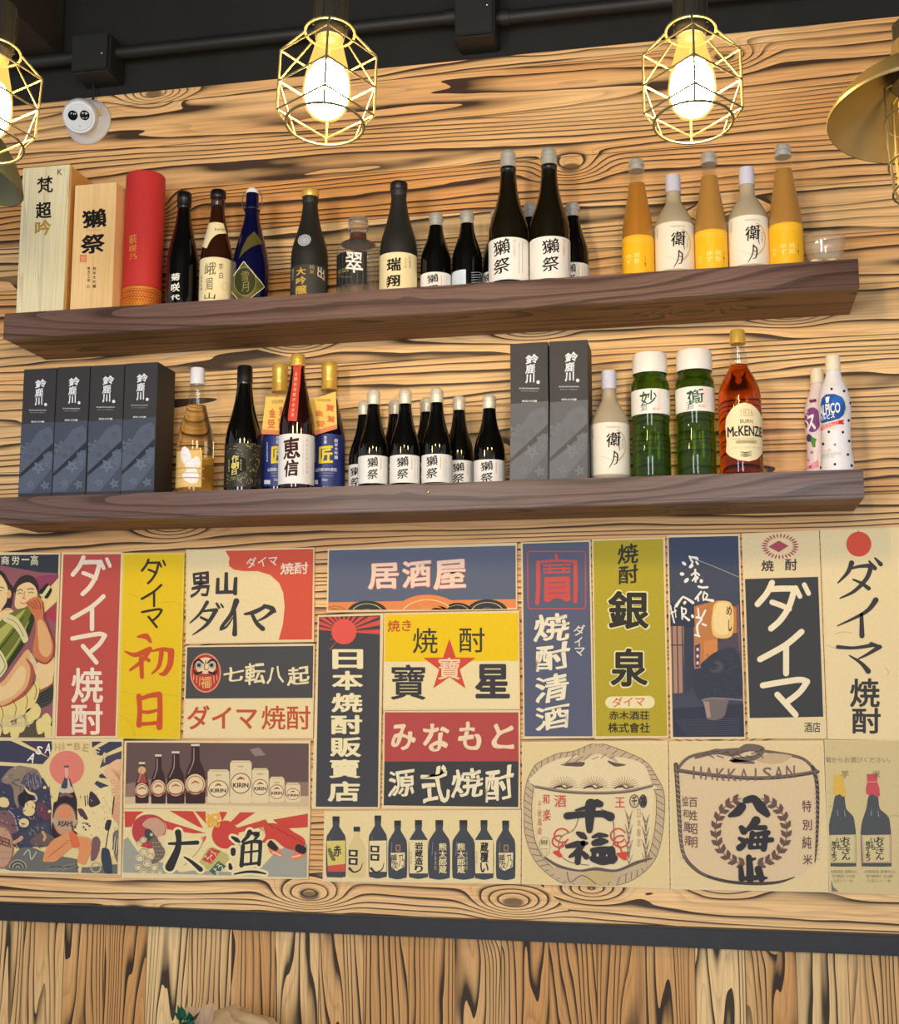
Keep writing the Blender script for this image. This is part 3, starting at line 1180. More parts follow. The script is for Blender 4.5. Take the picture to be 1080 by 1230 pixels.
t, s, bx = carton('sake_box', 'peach wooden box with two bold black characters beside the red tube', 'box', 'boxed bottles on the upper shelf', 'top',
                  ((366, 172), (566, 153), (532, 752), (332, 760)), c03, -0.180, 0.105, M_CEDARBOX, M_CEDARBOX)
d = Draw(s, 'lettering', t)
d.text('獺', 395, 286, 512, 375, 1, K, 0.03, 0.12, 0.03)
d.text('祭', 388, 405, 506, 498, 1, K, 0.03, 0.12, 0.03)
d.column('純米大吟醸', 446, 562, 462, 664, 1, K, 0.01, 0.3)
d.column('磨き三割', 420, 562, 434, 634, 1, K, 0.01, 0.3)
d.ring(424, 657, 6, 6, 2, 1, K)
d.rect(384, 505, 416, 540, 1, ink(226, 120, 84))
d.text('旭', 388, 509, 412, 536, 2, ink(250, 214, 160), 0.0)
d.text('DASSAI', 418, 383, 482, 390, 1, ink(190, 150, 110))
d.done()

# red presentation tube
RED = mat('red_textured_paper', (204, 52, 52), rough=0.6, vary=0.14, scale=260, bump=0.2)
b = B(c03, 'sake_tube', 'red cylindrical gift tube with a gold patterned foot', 'tube', None, 'top', 592, 784, 132, -0.118,
      [(0.0, 1.0), (0.985, 1.0), (0.993, 0.985), (0.998, 0.96), (1.0, 0.94)], glass=RED)
b.body.name = 'tube_body'
d = b.draw('lettering')
for i, (ch, y0, y1) in enumerate((('萩', 408, 450), ('咲', 456, 492), ('乃', 500, 526))):
    d.text(ch, 622, y0, 658, y1, 1, ink(214, 160, 80), 0.01, 0.08)
d.done()
lb = b.wrap('foot_band', mat('gold_foil', (226, 160, 52), rough=0.35, metal=0.5, vary=0.2, scale=60), 655, 760, half=92)
d = b.draw('scale_pattern', lb)
for r in range(7):
    for q in range(14):
        x = 596 + q * 14 + (7 if r % 2 else 0)
        if x < 780:
            d.ring(x, 668 + r * 13, 7, 9, 2.2, 2, ink(196, 60, 44), 0, 180, 8)
d.done()

b = B(cU, 'sake_bottle', 'plain black bottle with white brushed characters next to the red tube', 'bottle', 'bottles on the upper shelf', 'top',
      72, 352, 128, -0.125, SLIM, cap=(0.88, BLACKCAP, 'cap', 1.06), glass=BLACK_GLASS)
d = b.draw('lettering')
for ch, y0, y1 in (('菊', 815, 880), ('咲', 900, 975), ('代', 1000, 1045)):
    d.text(ch, 112, y0, 188, y1, 1, ink(240, 238, 230), 0.03, 0.08, 0.02)
d.done()

b = B(cU, 'sake_bottle', 'brown bottle with a slanting cream sash and a cream handwritten label', 'bottle', 'bottles on the upper shelf', 'top',
      362, 648, 110, -0.125, SLIM, cap=(0.935, BLACKCAP, 'cap', 1.12), glass=BROWN_GLASS)
lb = b.wrap('label', CREAM, 675, 1056, half=86, facing=-8)
d = b.draw('lettering', lb)
d.text('峨', 405, 722, 500, 830, 2, ink(80, 76, 60), -0.012, 0.1, 0.05)
d.text('眉', 412, 858, 472, 960, 2, ink(80, 76, 60), -0.012, 0.05, 0.05)
d.text('山', 402, 985, 492, 1036, 2, ink(60, 56, 44), -0.012, 0.0, 0.05)
d.text('李', 522, 728, 560, 788, 2, ink(70, 66, 50), -0.01, 0.1)
d.text('白', 528, 806, 560, 862, 2, ink(70, 66, 50), -0.01, 0.05)
d.ring(575, 930, 22, 34, 3, 2, ink(200, 180, 130))
d.column('純米吟醸', 370, 840, 384, 965, 2, ink(120, 110, 80), 0, 0.3)
d.done()
d = b.draw('sash')
d.stroke([(392, 590), (430, 500), (500, 440), (604, 428)], [60, 76, 82, 88], 1, CREAM, cap=False)
sh = d.done()
d = b.draw('lettering', sh)
d.text('Komachi', 490, 420, 585, 446, 2, ink(60, 50, 34), 0.0, 0.3, 0.0, -4)
d.done()

b = B(cU, 'sake_bottle', 'dark blue swing-top bottle with a white stopper and an olive diamond label', 'bottle', 'bottles on the upper shelf', 'top',
      640, 965, 84, -0.118, [(0.0, 0.9), (0.012, 0.985), (0.03, 1.0), (0.30, 1.0), (0.38, 0.96), (0.46, 0.87), (0.54, 0.74), (0.62, 0.60), (0.70, 0.47), (0.76, 0.40),
                             (0.795, 0.385), (0.80, 0.42), (0.83, 0.40), (0.85, 0.37), (0.945, 0.34), (0.95, 0.34), (0.975, 0.33), (0.99, 0.27), (1.0, 0.14)],
      cap=(0.95, mat('white_ceramic_stopper', (238, 238, 240), rough=0.2, vary=0.02), 'stopper', 1.02), glass=NAVY_GLASS)
OLIVE = mat('olive_foil_label', (104, 98, 46), rough=0.35, metal=0.35, vary=0.2, scale=60)
d = b.draw('label')
d.fill([(742, 715), (916, 935), (790, 1040), (690, 1040), (640, 975), (660, 850)], 1, OLIVE)
lb = d.done()
d = b.draw('lettering', lb)
d.ellipse(752, 886, 92, 122, 2, ink(54, 56, 30))
d.ring(752, 886, 92, 122, 6, 3, ink(150, 140, 70))
d.text('雪', 720, 800, 785, 880, 3, ink(140, 130, 70), 0, 0.05, 0.03)
d.text('月', 722, 890, 785, 975, 3, ink(140, 130, 70), 0, 0.05, 0.03)
for seg in (((742, 715), (916, 935)), ((916, 935), (790, 1040)), ((742, 715), (655, 840)), ((640, 975), (690, 1040))):
    d.stroke([seg[0], ((seg[0][0] + seg[1][0]) / 2, (seg[0][1] + seg[1][1]) / 2), seg[1]], 6, 3, ink(220, 214, 180), smooth=False, cap=False)
d.done()
d = b.draw('shoulder_label')
d.fill([(700, 690), (730, 590), (770, 510), (830, 452), (868, 500), (905, 560), (860, 568), (800, 592), (745, 635)], 1, OLIVE)
d.done()
mb = MB()
rr, zt = b.R, b.c.z
wa = mat('steel_bail_wire', (200, 200, 200), rough=0.2, metal=1.0)
for sx in (-1, 1):
    ox = Vector(_r) * sx
    ox.z = 0
    ox.normalize()
    mb.tube([b.c + ox * rr * 0.18 + Vector((0, 0, b.H * 0.985)), b.c + ox * rr * 0.50 + Vector((0, 0, b.H * 0.955)), b.c + ox * rr * 0.55 + Vector((0, 0, b.H * 0.88)),
             b.c + ox * rr * 0.46 + Vector((0, 0, b.H * 0.82))], 0.0011, wa, 6)
mb.tube([b.c + Vector((rr * 0.44 * math.cos(a), rr * 0.44 * math.sin(a), b.H * 0.815)) for a in [k * math.pi / 12 for k in range(24)]], 0.0014, wa, 6, True)
mb.build('wire_bail', b.t)

b = B(cV, 'sake_bottle', 'matt dark grey bottle with a gold cap and a round silver seal', 'bottle', 'bottles on the upper shelf', 'top',
      57, 324, 116, -0.12, SLIM, cap=(0.935, GOLD, 'cap', 1.08), glass=MATT_BLACK)
lb = b.wrap('label', mat('charcoal_label', (62, 60, 58), rough=0.6, vary=0.1), 645, 864, half=75, facing=-10)
d = b.draw('lettering', lb)
d.text('大', 98, 668, 165, 722, 2, ink(206, 168, 76), 0.04, 0.08, 0.04)
d.text('吟', 95, 735, 165, 790, 2, ink(206, 168, 76), 0.04, 0.08, 0.04)
d.text('醸', 92, 796, 172, 862, 2, ink(206, 168, 76), 0.03, 0.05, 0.03)
d.column('純米', 190, 650, 226, 715, 2, ink(170, 150, 100), 0.01)
d.text('出', 246, 668, 296, 748, 2, ink(224, 214, 190), 0.02, -0.2, 0.03)
d.column('限定', 66, 680, 80, 760, 2, ink(170, 170, 160), 0.0)
d.done()
d = b.draw('seal')
d.ellipse(154, 471, 48, 40, 1, ink(188, 194, 200), rot=-20)
d.ring(154, 471, 36, 30, 4, 2, ink(110, 116, 124))
d.ring(154, 471, 20, 16, 4, 2, ink(130, 136, 144))
d.done()

b = B(cV, 'gin_bottle', 'squat clear fluted bottle with a black label and glass stopper', 'bottle', 'bottles on the upper shelf', 'top',
      388, 692, 312, -0.118, [(0.0, 0.93), (0.02, 1.0), (0.56, 1.0), (0.62, 0.97), (0.66, 0.88), (0.69, 0.72), (0.71, 0.5), (0.725, 0.40), (0.84, 0.36), (0.845, 0.46),
                             (0.87, 0.50), (0.89, 0.44), (0.91, 0.48), (0.98, 0.46), (0.995, 0.40), (1.0, 0.3)],
      cap=(0.845, mat('clear_stopper_glass', (236, 232, 222), rough=0.05, trans=0.9, vary=0), 'stopper', 1.0), glass=FLUTED, seg=96, flute=0.02, nfl=24)
b.wrap('neck_band', mat('brown_neck_band', (92, 52, 40), rough=0.5, vary=0.1), 410, 462, half=180)
lb = b.wrap('label', mat('black_label', (30, 28, 27), rough=0.5, vary=0.1), 548, 782, x0=388, x1=604)
d = b.draw('lettering', lb)
d.text('翠', 452, 556, 574, 706, 2, ink(244, 242, 238), 0.015, -0.1, 0.03)
d.text('SUI GIN', 400, 676, 472, 704, 2, ink(176, 160, 110), 0.0, -0.05)
d.stroke([(394, 728), (440, 738), (490, 736)], 3, 2, ink(150, 130, 90))
d.done()

b = B(cV, 'sake_bottle', 'black bottle with cream label bearing two bold characters, beside the squat clear bottle', 'bottle', 'bottles on the upper shelf', 'top',
      696, 968, 62, -0.12, SLIM, cap=(0.935, BLACKCAP, 'cap', 1.08), glass=MATT_BLACK)
lb = b.wrap('label', CREAM, 556, 830, half=82, facing=-6)
d = b.draw('lettering', lb)
d.text('瑞', 750, 598, 850, 694, 2, K, 0.03, 0.1, 0.03)
d.text('翔', 748, 722, 842, 806, 2, K, 0.03, 0.1, 0.03)
d.column('純米吟醸', 872, 600, 892, 672, 2, ink(220, 180, 110), 0.01)
d.column('特別限定酒', 906, 592, 918, 672, 2, ink(140, 110, 70))
d.done()

SMALL = [(0.0, 0.9), (0.015, 0.985), (0.03, 1.0), (0.44, 1.0), (0.50, 0.95), (0.56, 0.85), (0.62, 0.73), (0.68, 0.61), (0.74, 0.515), (0.80, 0.46), (0.835, 0.44),
         (0.84, 0.43), (0.895, 0.43), (0.897, 0.39), (0.907, 0.39), (0.91, 0.455), (0.93, 0.455), (0.933, 0.40), (0.942, 0.40), (0.945, 0.435), (0.957, 0.435), (0.98, 0.40), (1.0, 0.22)]


def otter(b, lab, lx, ly, big, cap_rows=True, red=True, seen=None, blank=False):
    """the white label with two brushed characters; lx, ly: picture box of the two characters"""
    y0, y1 = lab
    lb = b.wrap('label', WHITE, y0, y1, half=96)
    d = b.draw('lettering', lb)
    h = ly[1] - ly[0]
    g = h * 0.10
    hh = (h - g) / 2
    w = lx[1] - lx[0]
    if not blank:
        d.text('獺', lx[0], ly[0], lx[1], ly[0] + hh, 2, K, 0.012, 0.15, 0.03)
        d.text('祭', lx[0], ly[0] + hh + g, lx[1], ly[1], 2, K, 0.012, 0.15, 0.03)
        if big:
            d.column('純米大吟醸磨き', lx[1] + w * 0.18, ly[0], lx[1] + w * 0.36, ly[0] + hh * 1.15, 2, ink(228, 168, 164), 0.0, 0.1)
        else:
            d.stroke([(lx[1] + w * 0.28, ly[0] + hh * 0.1), (lx[1] + w * 0.28, ly[0] + hh * 1.3)], w * 0.10, 2, ink(226, 190, 186), smooth=False, cap=False)
        for q in range(2):
            xx = lx[1] + w * (0.56 + 0.2 * q)
            d.stroke([(xx, ly[0] + hh * 0.2), (xx, ly[1])], w * 0.05, 2, ink(196, 196, 198), smooth=False, cap=False)
    d.done()


SDIA = 'small dark bottle with a silver cap '
b = B(c5, 'small_sake_bottle', 'small dark bottle with white label just right of the cream labelled black bottle', 'bottle', 'white labelled dark bottles on the upper shelf', 'top',
      220, 345, 325, -0.10, SMALL, cap=(0.84, SILVER), glass=BLACK_GLASS)
otter(b, (562, 640), (248, 292), (572, 650), False)
b = B(c5, 'small_sake_bottle', 'small dark bottle whose label is turned aside, showing its pale blue back', 'bottle', 'white labelled dark bottles on the upper shelf', 'top',
      348, 470, 316, -0.10, SMALL, cap=(0.84, SILVER), glass=BLACK_GLASS)
lb = b.wrap('label', mat('pale_blue_paper', (206, 220, 238), rough=0.5, vary=0.08, scale=80), 552, 640, x0=404, x1=469.5)
d = b.draw('lettering', lb)
for q in range(5):
    d.stroke([(425, 566 + q * 10), (462, 565 + q * 10)], 2, 2, ink(170, 186, 206), smooth=False, cap=False)
d.done()
b = B(c5, 'small_sake_bottle', 'small dark bottle mostly hidden behind the left of the two tall white labelled bottles', 'bottle', 'white labelled dark bottles on the upper shelf', 'top',
      472, 594, 312, -0.062, SMALL, cap=(0.84, SILVER), glass=BLACK_GLASS)
otter(b, (556, 640), (478, 524), (566, 640), False)
b = B(c5, 'small_sake_bottle', 'small dark bottle seen only between the two tall white labelled bottles', 'bottle', 'white labelled dark bottles on the upper shelf', 'top',
      606, 728, 285, -0.045, SMALL, cap=(0.84, SILVER), glass=BLACK_GLASS)
otter(b, (540, 640), (640, 684), (550, 620), False)
b = B(c5, 'small_sake_bottle', 'small dark bottle standing behind the right of the two tall white labelled bottles', 'bottle', 'white labelled dark bottles on the upper shelf', 'top',
      776, 903, 283, -0.062, SMALL, cap=(0.84, SILVER), glass=BLACK_GLASS)
otter(b, (523, 600), (806, 850), (532, 610), False)

TALL = [(0.0, 0.90), (0.012, 0.985), (0.03, 1.0), (0.40, 1.0), (0.45, 0.96), (0.50, 0.87), (0.555, 0.74), (0.61, 0.615), (0.67, 0.51), (0.73, 0.445), (0.79, 0.41), (0.845, 0.385),
        (0.85, 0.40), (0.872, 0.40), (0.875, 0.37), (0.92, 0.37), (0.922, 0.34), (0.932, 0.34), (0.935, 0.385), (0.955, 0.385), (0.957, 0.345), (0.964, 0.345), (0.967, 0.37), (0.978, 0.36), (0.992, 0.31), (1.0, 0.18)]
for lab, x0, x1, yt, l0, ch in (('left of the two tall dark bottles with large white labels', 117, 446, 80, (783, 1130), ((160, 292), (805, 1082))),
                                ('right of the two tall dark bottles with large white labels', 455, 786, 60, (775, 1120), ((556, 694), (800, 1062)))):
    b = B(cX, 'tall_sake_bottle', lab, 'bottle', 'white labelled dark bottles on the upper shelf', 'top', x0, x1, yt, -0.138, TALL, cap=(0.872, SILVER), glass=OLIVE_BLACK)
    otter(b, l0, *ch, True)

YEL = [(0.0, 0.93), (0.012, 0.99), (0.03, 1.0), (0.37, 1.0), (0.42, 0.97), (0.50, 0.88), (0.60, 0.74), (0.70, 0.61), (0.78, 0.52), (0.795, 0.505), (0.80, 0.50), (0.86, 0.455), (0.90, 0.44),
       (0.905, 0.49), (0.925, 0.49), (0.93, 0.40), (0.945, 0.40), (0.95, 0.48), (0.985, 0.46), (1.0, 0.34)]
YLAB = mat('bright_yellow_label', (252, 190, 22), rough=0.4, vary=0.05, scale=60)
for i, (lab, x0, x1, yt, ly, liq, tx) in enumerate((
        ('yellow labelled bottle with clear amber drink, leftmost of the three', 83, 198, 97, 365, AMBER_LIQ, 0),
        ('yellow labelled cloudy bottle standing between the two white labelled frosted bottles', 346, 463, 72, 345, YELLOW_LIQ, 254),
        ('yellow labelled cloudy bottle beside the small glass bowl', 614, 737, 44, 320, YELLOW_LIQ, 513))):
    b = B(c6, 'liqueur_bottle', lab, 'bottle', 'yellow labelled bottles', 'top', x0, x1, yt, -0.135, YEL, cap=(0.905, SILVER), glass=None)
    cut = 0.795 if i == 0 else 0.81
    mb = MB()
    lo = [(r * b.R, f * b.H) for f, r in YEL if f <= cut]
    mb.lathe([(0, 0)] + lo + [(0, lo[-1][1])], b.c, liq, 44)
    mb.build('bottle_body', b.t)
    mb = MB()
    hi = [(r * b.R, f * b.H + 0.0003) for f, r in YEL if cut <= f <= 0.905]
    hi = [(ip(cut, YEL) * b.R, cut * b.H + 0.0003)] + hi
    mb.lathe([(0, hi[0][1])] + hi + [(0, hi[-1][1])], b.c, CLEAR, 40)
    mb.build('clear_neck', b.t)
    lb = b.wrap('label', YLAB, ly, ly + 160, half=178)
    d = b.draw('lettering', lb)
    W1 = ink(255, 238, 150)
    dx = (x0 - 83) if i < 2 else (x0 - 83)
    y = ly - 365
    for q in range(2):
        d.stroke([(x0 + 8, ly + 19 + 8 * q), (x0 + 40, ly + 15 + 8 * q), (x0 + 76, ly + 15 + 8 * q), (x0 + 108, ly + 19 + 8 * q)], 1.6, 2, ink(240, 206, 110))
    if i == 0:
        d.column('純粋', x0 + 44, 430, x0 + 62, 470, 2, W1, 0.01)
        d.column('ゆず', x0 + 16, 436, x0 + 34, 472, 2, W1, 0.01)
    else:
        ox, oy = x0 + (66 if i == 1 else 64), ly + (75 if i == 1 else 73)
        d.column('純粋', ox + 6, oy, ox + 26, oy + 44, 2, W1, 0.01)
        d.column('ゆず', ox - 24, oy + 4, ox - 4, oy + 44, 2, W1, 0.01)
        d.column('果実', x0 + 12, oy + 22, x0 + 26, oy + 52, 2, ink(252, 220, 110), 0.0)
    d.column('リキュール', x0 + (80 if i == 0 else 100), ly + 78, x0 + (84 if i == 0 else 104), ly + 118, 2, ink(110, 80, 20))
    d.done()

FR = [(0.0, 0.92), (0.015, 0.985), (0.03, 1.0), (0.50, 1.0), (0.54, 0.97), (0.58, 0.88), (0.625, 0.75), (0.67, 0.61), (0.70, 0.50), (0.725, 0.42), (0.75, 0.385), (0.83, 0.355), (0.835, 0.37),
      (0.985, 0.36), (1.0, 0.34)]
FRLAB = mat('off_white_label', (236, 230, 216), rough=0.55, vary=0.04, scale=120)
LILAC = mat('lilac_white_cap', (206, 206, 226), rough=0.4, vary=0.05, scale=120)


def moon_label(b, ly, x0, x1, sc):
    w = x1 - x0
    lb = b.wrap('label', FRLAB, ly, ly + 1.32 * w, half=88)
    d = b.draw('lettering', lb)

    def q(u, v):
        return (x0 + u * w, ly + v * w)
    d.ring(x0 + 0.62 * w, ly + 0.60 * w, 0.26 * w, 0.40 * w, 0.026 * w, 2, ink(216, 180, 112), -80, 80)
    d.stroke([q(0.84, 0.80), q(0.74, 0.92), q(0.60, 0.98), q(0.30, 0.88)], [0.03 * w, 0.02 * w, 0.012 * w, 0.01 * w], 2, ink(206, 190, 160))
    d.text('衛', x0 + 0.40 * w, ly + 0.26 * w, x0 + 0.76 * w, ly + 0.62 * w, 3, K, 0.012, 0.16, 0.04)
    d.stroke([q(0.72, 0.30), q(0.70, 0.5), q(0.74, 0.72)], [0.03 * w, 0.03 * w, 0.012 * w], 3, K)
    d.stroke([q(0.60, 0.74), q(0.58, 0.95), q(0.50, 1.12), q(0.46, 1.18)], [0.03 * w, 0.028 * w, 0.02 * w, 0.005 * w], 3, K)
    d.stroke([q(0.60, 0.76), q(0.68, 0.84), q(0.66, 1.04), q(0.58, 1.08)], [0.03 * w, 0.035 * w, 0.03 * w, 0.01 * w], 3, K)
    d.stroke([q(0.60, 0.88), q(0.66, 0.90)], 0.02 * w, 3, K)
    d.text('MANGETSU', x0 + 0.40 * w, ly + 0.10 * w, x0 + 0.76 * w, ly + 0.15 * w, 2, ink(170, 160, 144), 0, 0.04)
    d.column('純米吟醸酒', x0 + 0.79 * w, ly + 0.42 * w, x0 + 0.83 * w, ly + 0.68 * w, 2, ink(150, 140, 124))
    d.column('特別本醸造', x0 + 0.05 * w, ly + 0.18 * w, x0 + 0.08 * w, ly + 0.44 * w, 2, ink(150, 140, 124))
    d.done()


for lab, x0, x1, yt, ly in (('frosted grey bottle with lilac cap, left of the pair on the upper shelf', 201, 344, 155, 317),
                            ('frosted grey bottle with lilac cap, right of the pair on the upper shelf', 467, 614, 128, 294)):
    b = B(c6, 'frosted_sake_bottle', lab, 'bottle', 'frosted bottles with moon labels', 'top', x0, x1, yt, -0.128, FR, cap=(0.835, LILAC, 'cap', 1.06), glass=FROST)
    moon_label(b, ly, x0, x1, 3)

# glass bowl at the shelf's end
GB = [(0.0, 0.55), (0.05, 0.62), (0.35, 0.80), (0.70, 0.97), (0.82, 1.0), (0.92, 0.985), (1.0, 0.93)]
b = B(c6, 'glass_bowl', 'small clear glass bowl holding something white at the right end of the upper shelf', 'bowl', None, 'top', 733, 891, 375, -0.12, GB)
mb = MB()
P = [(0, 0.001)] + [(r * b.R, f * b.H) for f, r in GB] + [(r * b.R - 0.002, f * b.H + (0.003 if f < 0.1 else 0)) for f, r in GB[::-1]] + [(0, 0.004)]
mb.lathe(P, b.c, thin_glass('bowl_glass', (0.98, 0.96, 0.92), 0.08, 0.1, 0.14, (250, 236, 216)), 48)
mb.build('bowl_body', b.t)
mb = MB()
for k in range(5):
    a = k * 1.3
    mb.ball((b.c.x + 0.55 * b.R * math.cos(a), b.c.y + 0.45 * b.R * math.sin(a), b.c.z + 0.014 + 0.002 * (k % 2)), b.R * 0.34, b.R * 0.3, 0.0095, mat('white_candy', (250, 238, 212), rough=0.6, vary=0.05), 14, 8)
o = mb.build('white_pebbles', None, b.c)
tag(o, 'white lumps lying inside the small glass bowl', 'candy', kind='stuff')
# ---- lower shelf
cL = (0, 400, 4.0)
cT = (200, 430, 7.235)
cQ = (300, 420, 6.83)
cM = (400, 400, 3.375)
cG = (740, 390, 5.684)
cC = (940, 410, 7.235)
cR = (680, 380, 2.7)

M_BOX_S = mat('dark_carton_side', (44, 42, 46), rough=0.55, vary=0.15, scale=60)


def vine_carton(label, quad, cv, colr, tint, side=False):
    front = mat('carton_front_%d' % colr[0], colr, rough=0.5, vary=0.06, scale=90)
    t, s, bx = carton('sake_carton', label, 'box', 'grape patterned cartons on the lower shelf', 'low', quad, cv, -0.184, 0.098, front, M_BOX_S)
    (ax, ay), (b_x, by), (cx, cy), (dx, dy) = quad

    def q(u, v):
        return (ax + (b_x - ax) * u + (dx - ax) * v, ay + (by - ay) * u + (dy - ay) * v)
    w, h = b_x - ax, dy - ay

    def tx(d, ch, u0, v0, u1, v1, *a, **k):
        p, r = q(u0, v0), q(u1, v1)
        d.text(ch, p[0], p[1], r[0], r[1], *a, **k)
    lo = tuple(int(c + tint * 0.35) for c in colr)
    d = Draw(s, 'grape_pattern', t)
    M1 = ink(*tuple(int(min(255, c + tint * f)) for c, f in zip(colr, (0.30, 0.36, 0.45))))
    M2 = ink(*tuple(int(min(255, c + tint * f)) for c, f in zip(colr, (0.50, 0.60, 0.72))))
    M3 = ink(*tuple(int(min(255, c + tint * f)) for c, f in zip(colr, (0.8, 0.95, 1.1))))
    M4 = ink(*tuple(int(max(0, c - tint * 0.02)) for c in colr))
    d.fill([q(0.0, 0.44), q(1, 0.43), q(1, 0.998), q(0.0, 0.998)], 1, M1)
    d.fill([q(0.01, 0.70), q(0.55, 0.50), q(0.85, 0.47), q(0.96, 0.50), q(0.99, 0.60), q(0.01, 0.84)], 2, M2)
    d.fill([q(0.01, 0.87), q(0.99, 0.66), q(0.99, 0.80), q(0.40, 0.99), q(0.01, 0.99)], 2, M2)
    d.fill([q(0.01, 0.84), q(0.99, 0.60), q(0.99, 0.66), q(0.01, 0.87)], 3, M4)
    rnd = random.Random(5)
    for k in range(26):
        u, v = rnd.uniform(0.15, 0.9), rnd.uniform(0.52, 0.72)
        if 0.84 - 0.24 * u > v > 0.72 - 0.24 * u:
            p = q(u, v)
            d.ring(p[0], p[1], w * 0.05, w * 0.05, w * 0.012, 3, M1, 0, 360, 10)
    # grape cluster, vine leaves
    for gu, gv, gr in ((0.78, 0.70, 0.055), (0.88, 0.685, 0.055), (0.95, 0.71, 0.05), (0.83, 0.735, 0.055), (0.93, 0.75, 0.055), (0.88, 0.775, 0.05), (0.80, 0.77, 0.045),
                       (0.08, 0.66, 0.05), (0.16, 0.63, 0.045), (0.05, 0.62, 0.04), (0.22, 0.60, 0.035)):
        p = q(gu, gv)
        d.ellipse(p[0], p[1], w * gr, w * gr, 4, M2, 14)
        d.ring(p[0], p[1], w * gr, w * gr, w * 0.014, 5, M3, 0, 360, 12)
    for lu, lv, ls, rot in ((0.58, 0.795, 0.20, 20), (0.36, 0.925, 0.13, -30), (0.80, 0.94, 0.15, 40)):
        p = q(lu, lv)
        pts = []
        for k in range(30):
            a = 2 * math.pi * k / 30 + math.radians(rot)
            r = w * ls * (0.45 + 0.6 * (1 - abs(math.sin(2.5 * (a - math.radians(rot))))))
            pts.append((p[0] + r * math.cos(a), p[1] + r * math.sin(a)))
        d.fill(pts, 4, M3)
        for k in range(5):
            a = 2 * math.pi * k / 5 + math.radians(rot)
            d.stroke([p, (p[0] + w * ls * 0.7 * math.cos(a), p[1] + w * ls * 0.7 * math.sin(a))], w * 0.016, 5, M1, smooth=False, cap=False)
    d.done()
    d = Draw(s, 'lettering', t)
    SV = ink(226, 230, 238)
    tx(d, '鈴', 0.38, 0.085, 0.72, 0.155, 1, SV, 0.03, 0.18, 0.04)
    tx(d, '鹿', 0.38, 0.155, 0.64, 0.225, 1, SV, 0.03, 0.18, 0.05)
    tx(d, '川', 0.38, 0.225, 0.62, 0.295, 1, SV, 0.035, 0.1, 0.05)
    p = q(0.72, 0.29)
    d.ellipse(p[0], p[1], w * 0.045, w * 0.05, 1, SV, 10)
    tx(d, 'SUZUKAGAWA', 0.22, 0.325, 0.76, 0.340, 1, SV, 0.015)
    tx(d, 'Junmai Daiginjo', 0.26, 0.346, 0.72, 0.358, 1, ink(196, 200, 210))
    tx(d, '純米大吟醸', 0.30, 0.415, 0.70, 0.435, 1, SV, 0.015)
    d.done()
    return t


BC = (46, 48, 58)
vine_carton('dark grape patterned carton, leftmost of the four standing together', ((112, 175), (270, 168), (248, 770), (90, 775)), cL, BC, 78)
vine_carton('dark grape patterned carton, second from the left of the four', ((273, 165), (430, 158), (412, 766), (252, 770)), cL, BC, 78)
vine_carton('dark grape patterned carton, third from the left of the four', ((433, 157), (597, 150), (577, 762), (417, 767)), cL, BC, 78)
vine_carton('dark grape patterned carton next to the white capped clear bottle', ((600, 148), (757, 138), (742, 757), (582, 762)), cL, BC, 78)
GC = (86, 84, 84)
vine_carton('grey grape patterned carton beside the small white labelled bottles, left of its pair', ((724, 42), (877, 36), (869, 597), (716, 600)), cM, GC, 48)
vine_carton('grey grape patterned carton next to the frosted bottle, right of its pair', ((883, 33), (1037, 27), (1033, 590), (877, 597)), cM, GC, 48)

# clear bottle of pale gold sake with a white butterfly
CLR = [(0.0, 0.94), (0.012, 0.99), (0.03, 1.0), (0.40, 1.0), (0.45, 0.96), (0.52, 0.86), (0.60, 0.70), (0.68, 0.55), (0.75, 0.47), (0.82, 0.41), (0.855, 0.39), (0.87, 0.40), (0.985, 0.39), (1.0, 0.36)]
b = B(cT, 'sake_bottle', 'clear bottle of pale gold sake with a white butterfly print', 'bottle', 'bottles on the lower shelf', 'low', 88, 410, 96, -0.132, CLR,
      cap=(0.87, WHITECAP, 'cap', 1.0))
mb = MB()
cut = 0.70
lo = [(r * b.R, f * b.H) for f, r in CLR if f <= cut] + [(ip(cut, CLR) * b.R, cut * b.H)]
mb.lathe([(0, 0)] + lo + [(0, lo[-1][1])], b.c, CLEAR_GOLD, 48)
mb.build('bottle_body', b.t)
mb = MB()
hi = [(ip(cut, CLR) * b.R, cut * b.H + 0.0004)] + [(r * b.R, f * b.H + 0.0004) for f, r in CLR if cut < f <= 0.87]
inn = [(r - 0.0025, z) for r, z in hi[::-1]]
mb.lathe(hi + inn + [hi[0]], b.c, CLEAR, 40)
mb.build('clear_neck', b.t)
d = b.draw('butterfly_print')
WP = ink(240, 240, 250)
d.fill([(160, 768), (190, 790), (212, 840), (218, 880), (240, 868), (258, 850), (280, 862), (298, 905), (290, 940), (262, 975), (280, 1010), (282, 1050), (262, 1082), (220, 1092), (170, 1072),
        (142, 1040), (140, 1005), (165, 988), (178, 975), (160, 930), (130, 880), (124, 830), (136, 785)], 1, WP)
bf = d.done()
lb = b.wrap('back_label', ink(232, 196, 120), 800, 1120, x0=306, x1=408)
d = b.draw('lettering', lb)
for q in range(5):
    d.stroke([(325, 880 + q * 42), (396, 880 + q * 42)], 5 if q % 2 else 9, 2, ink(190, 150, 84), smooth=False, cap=False)
d.done()

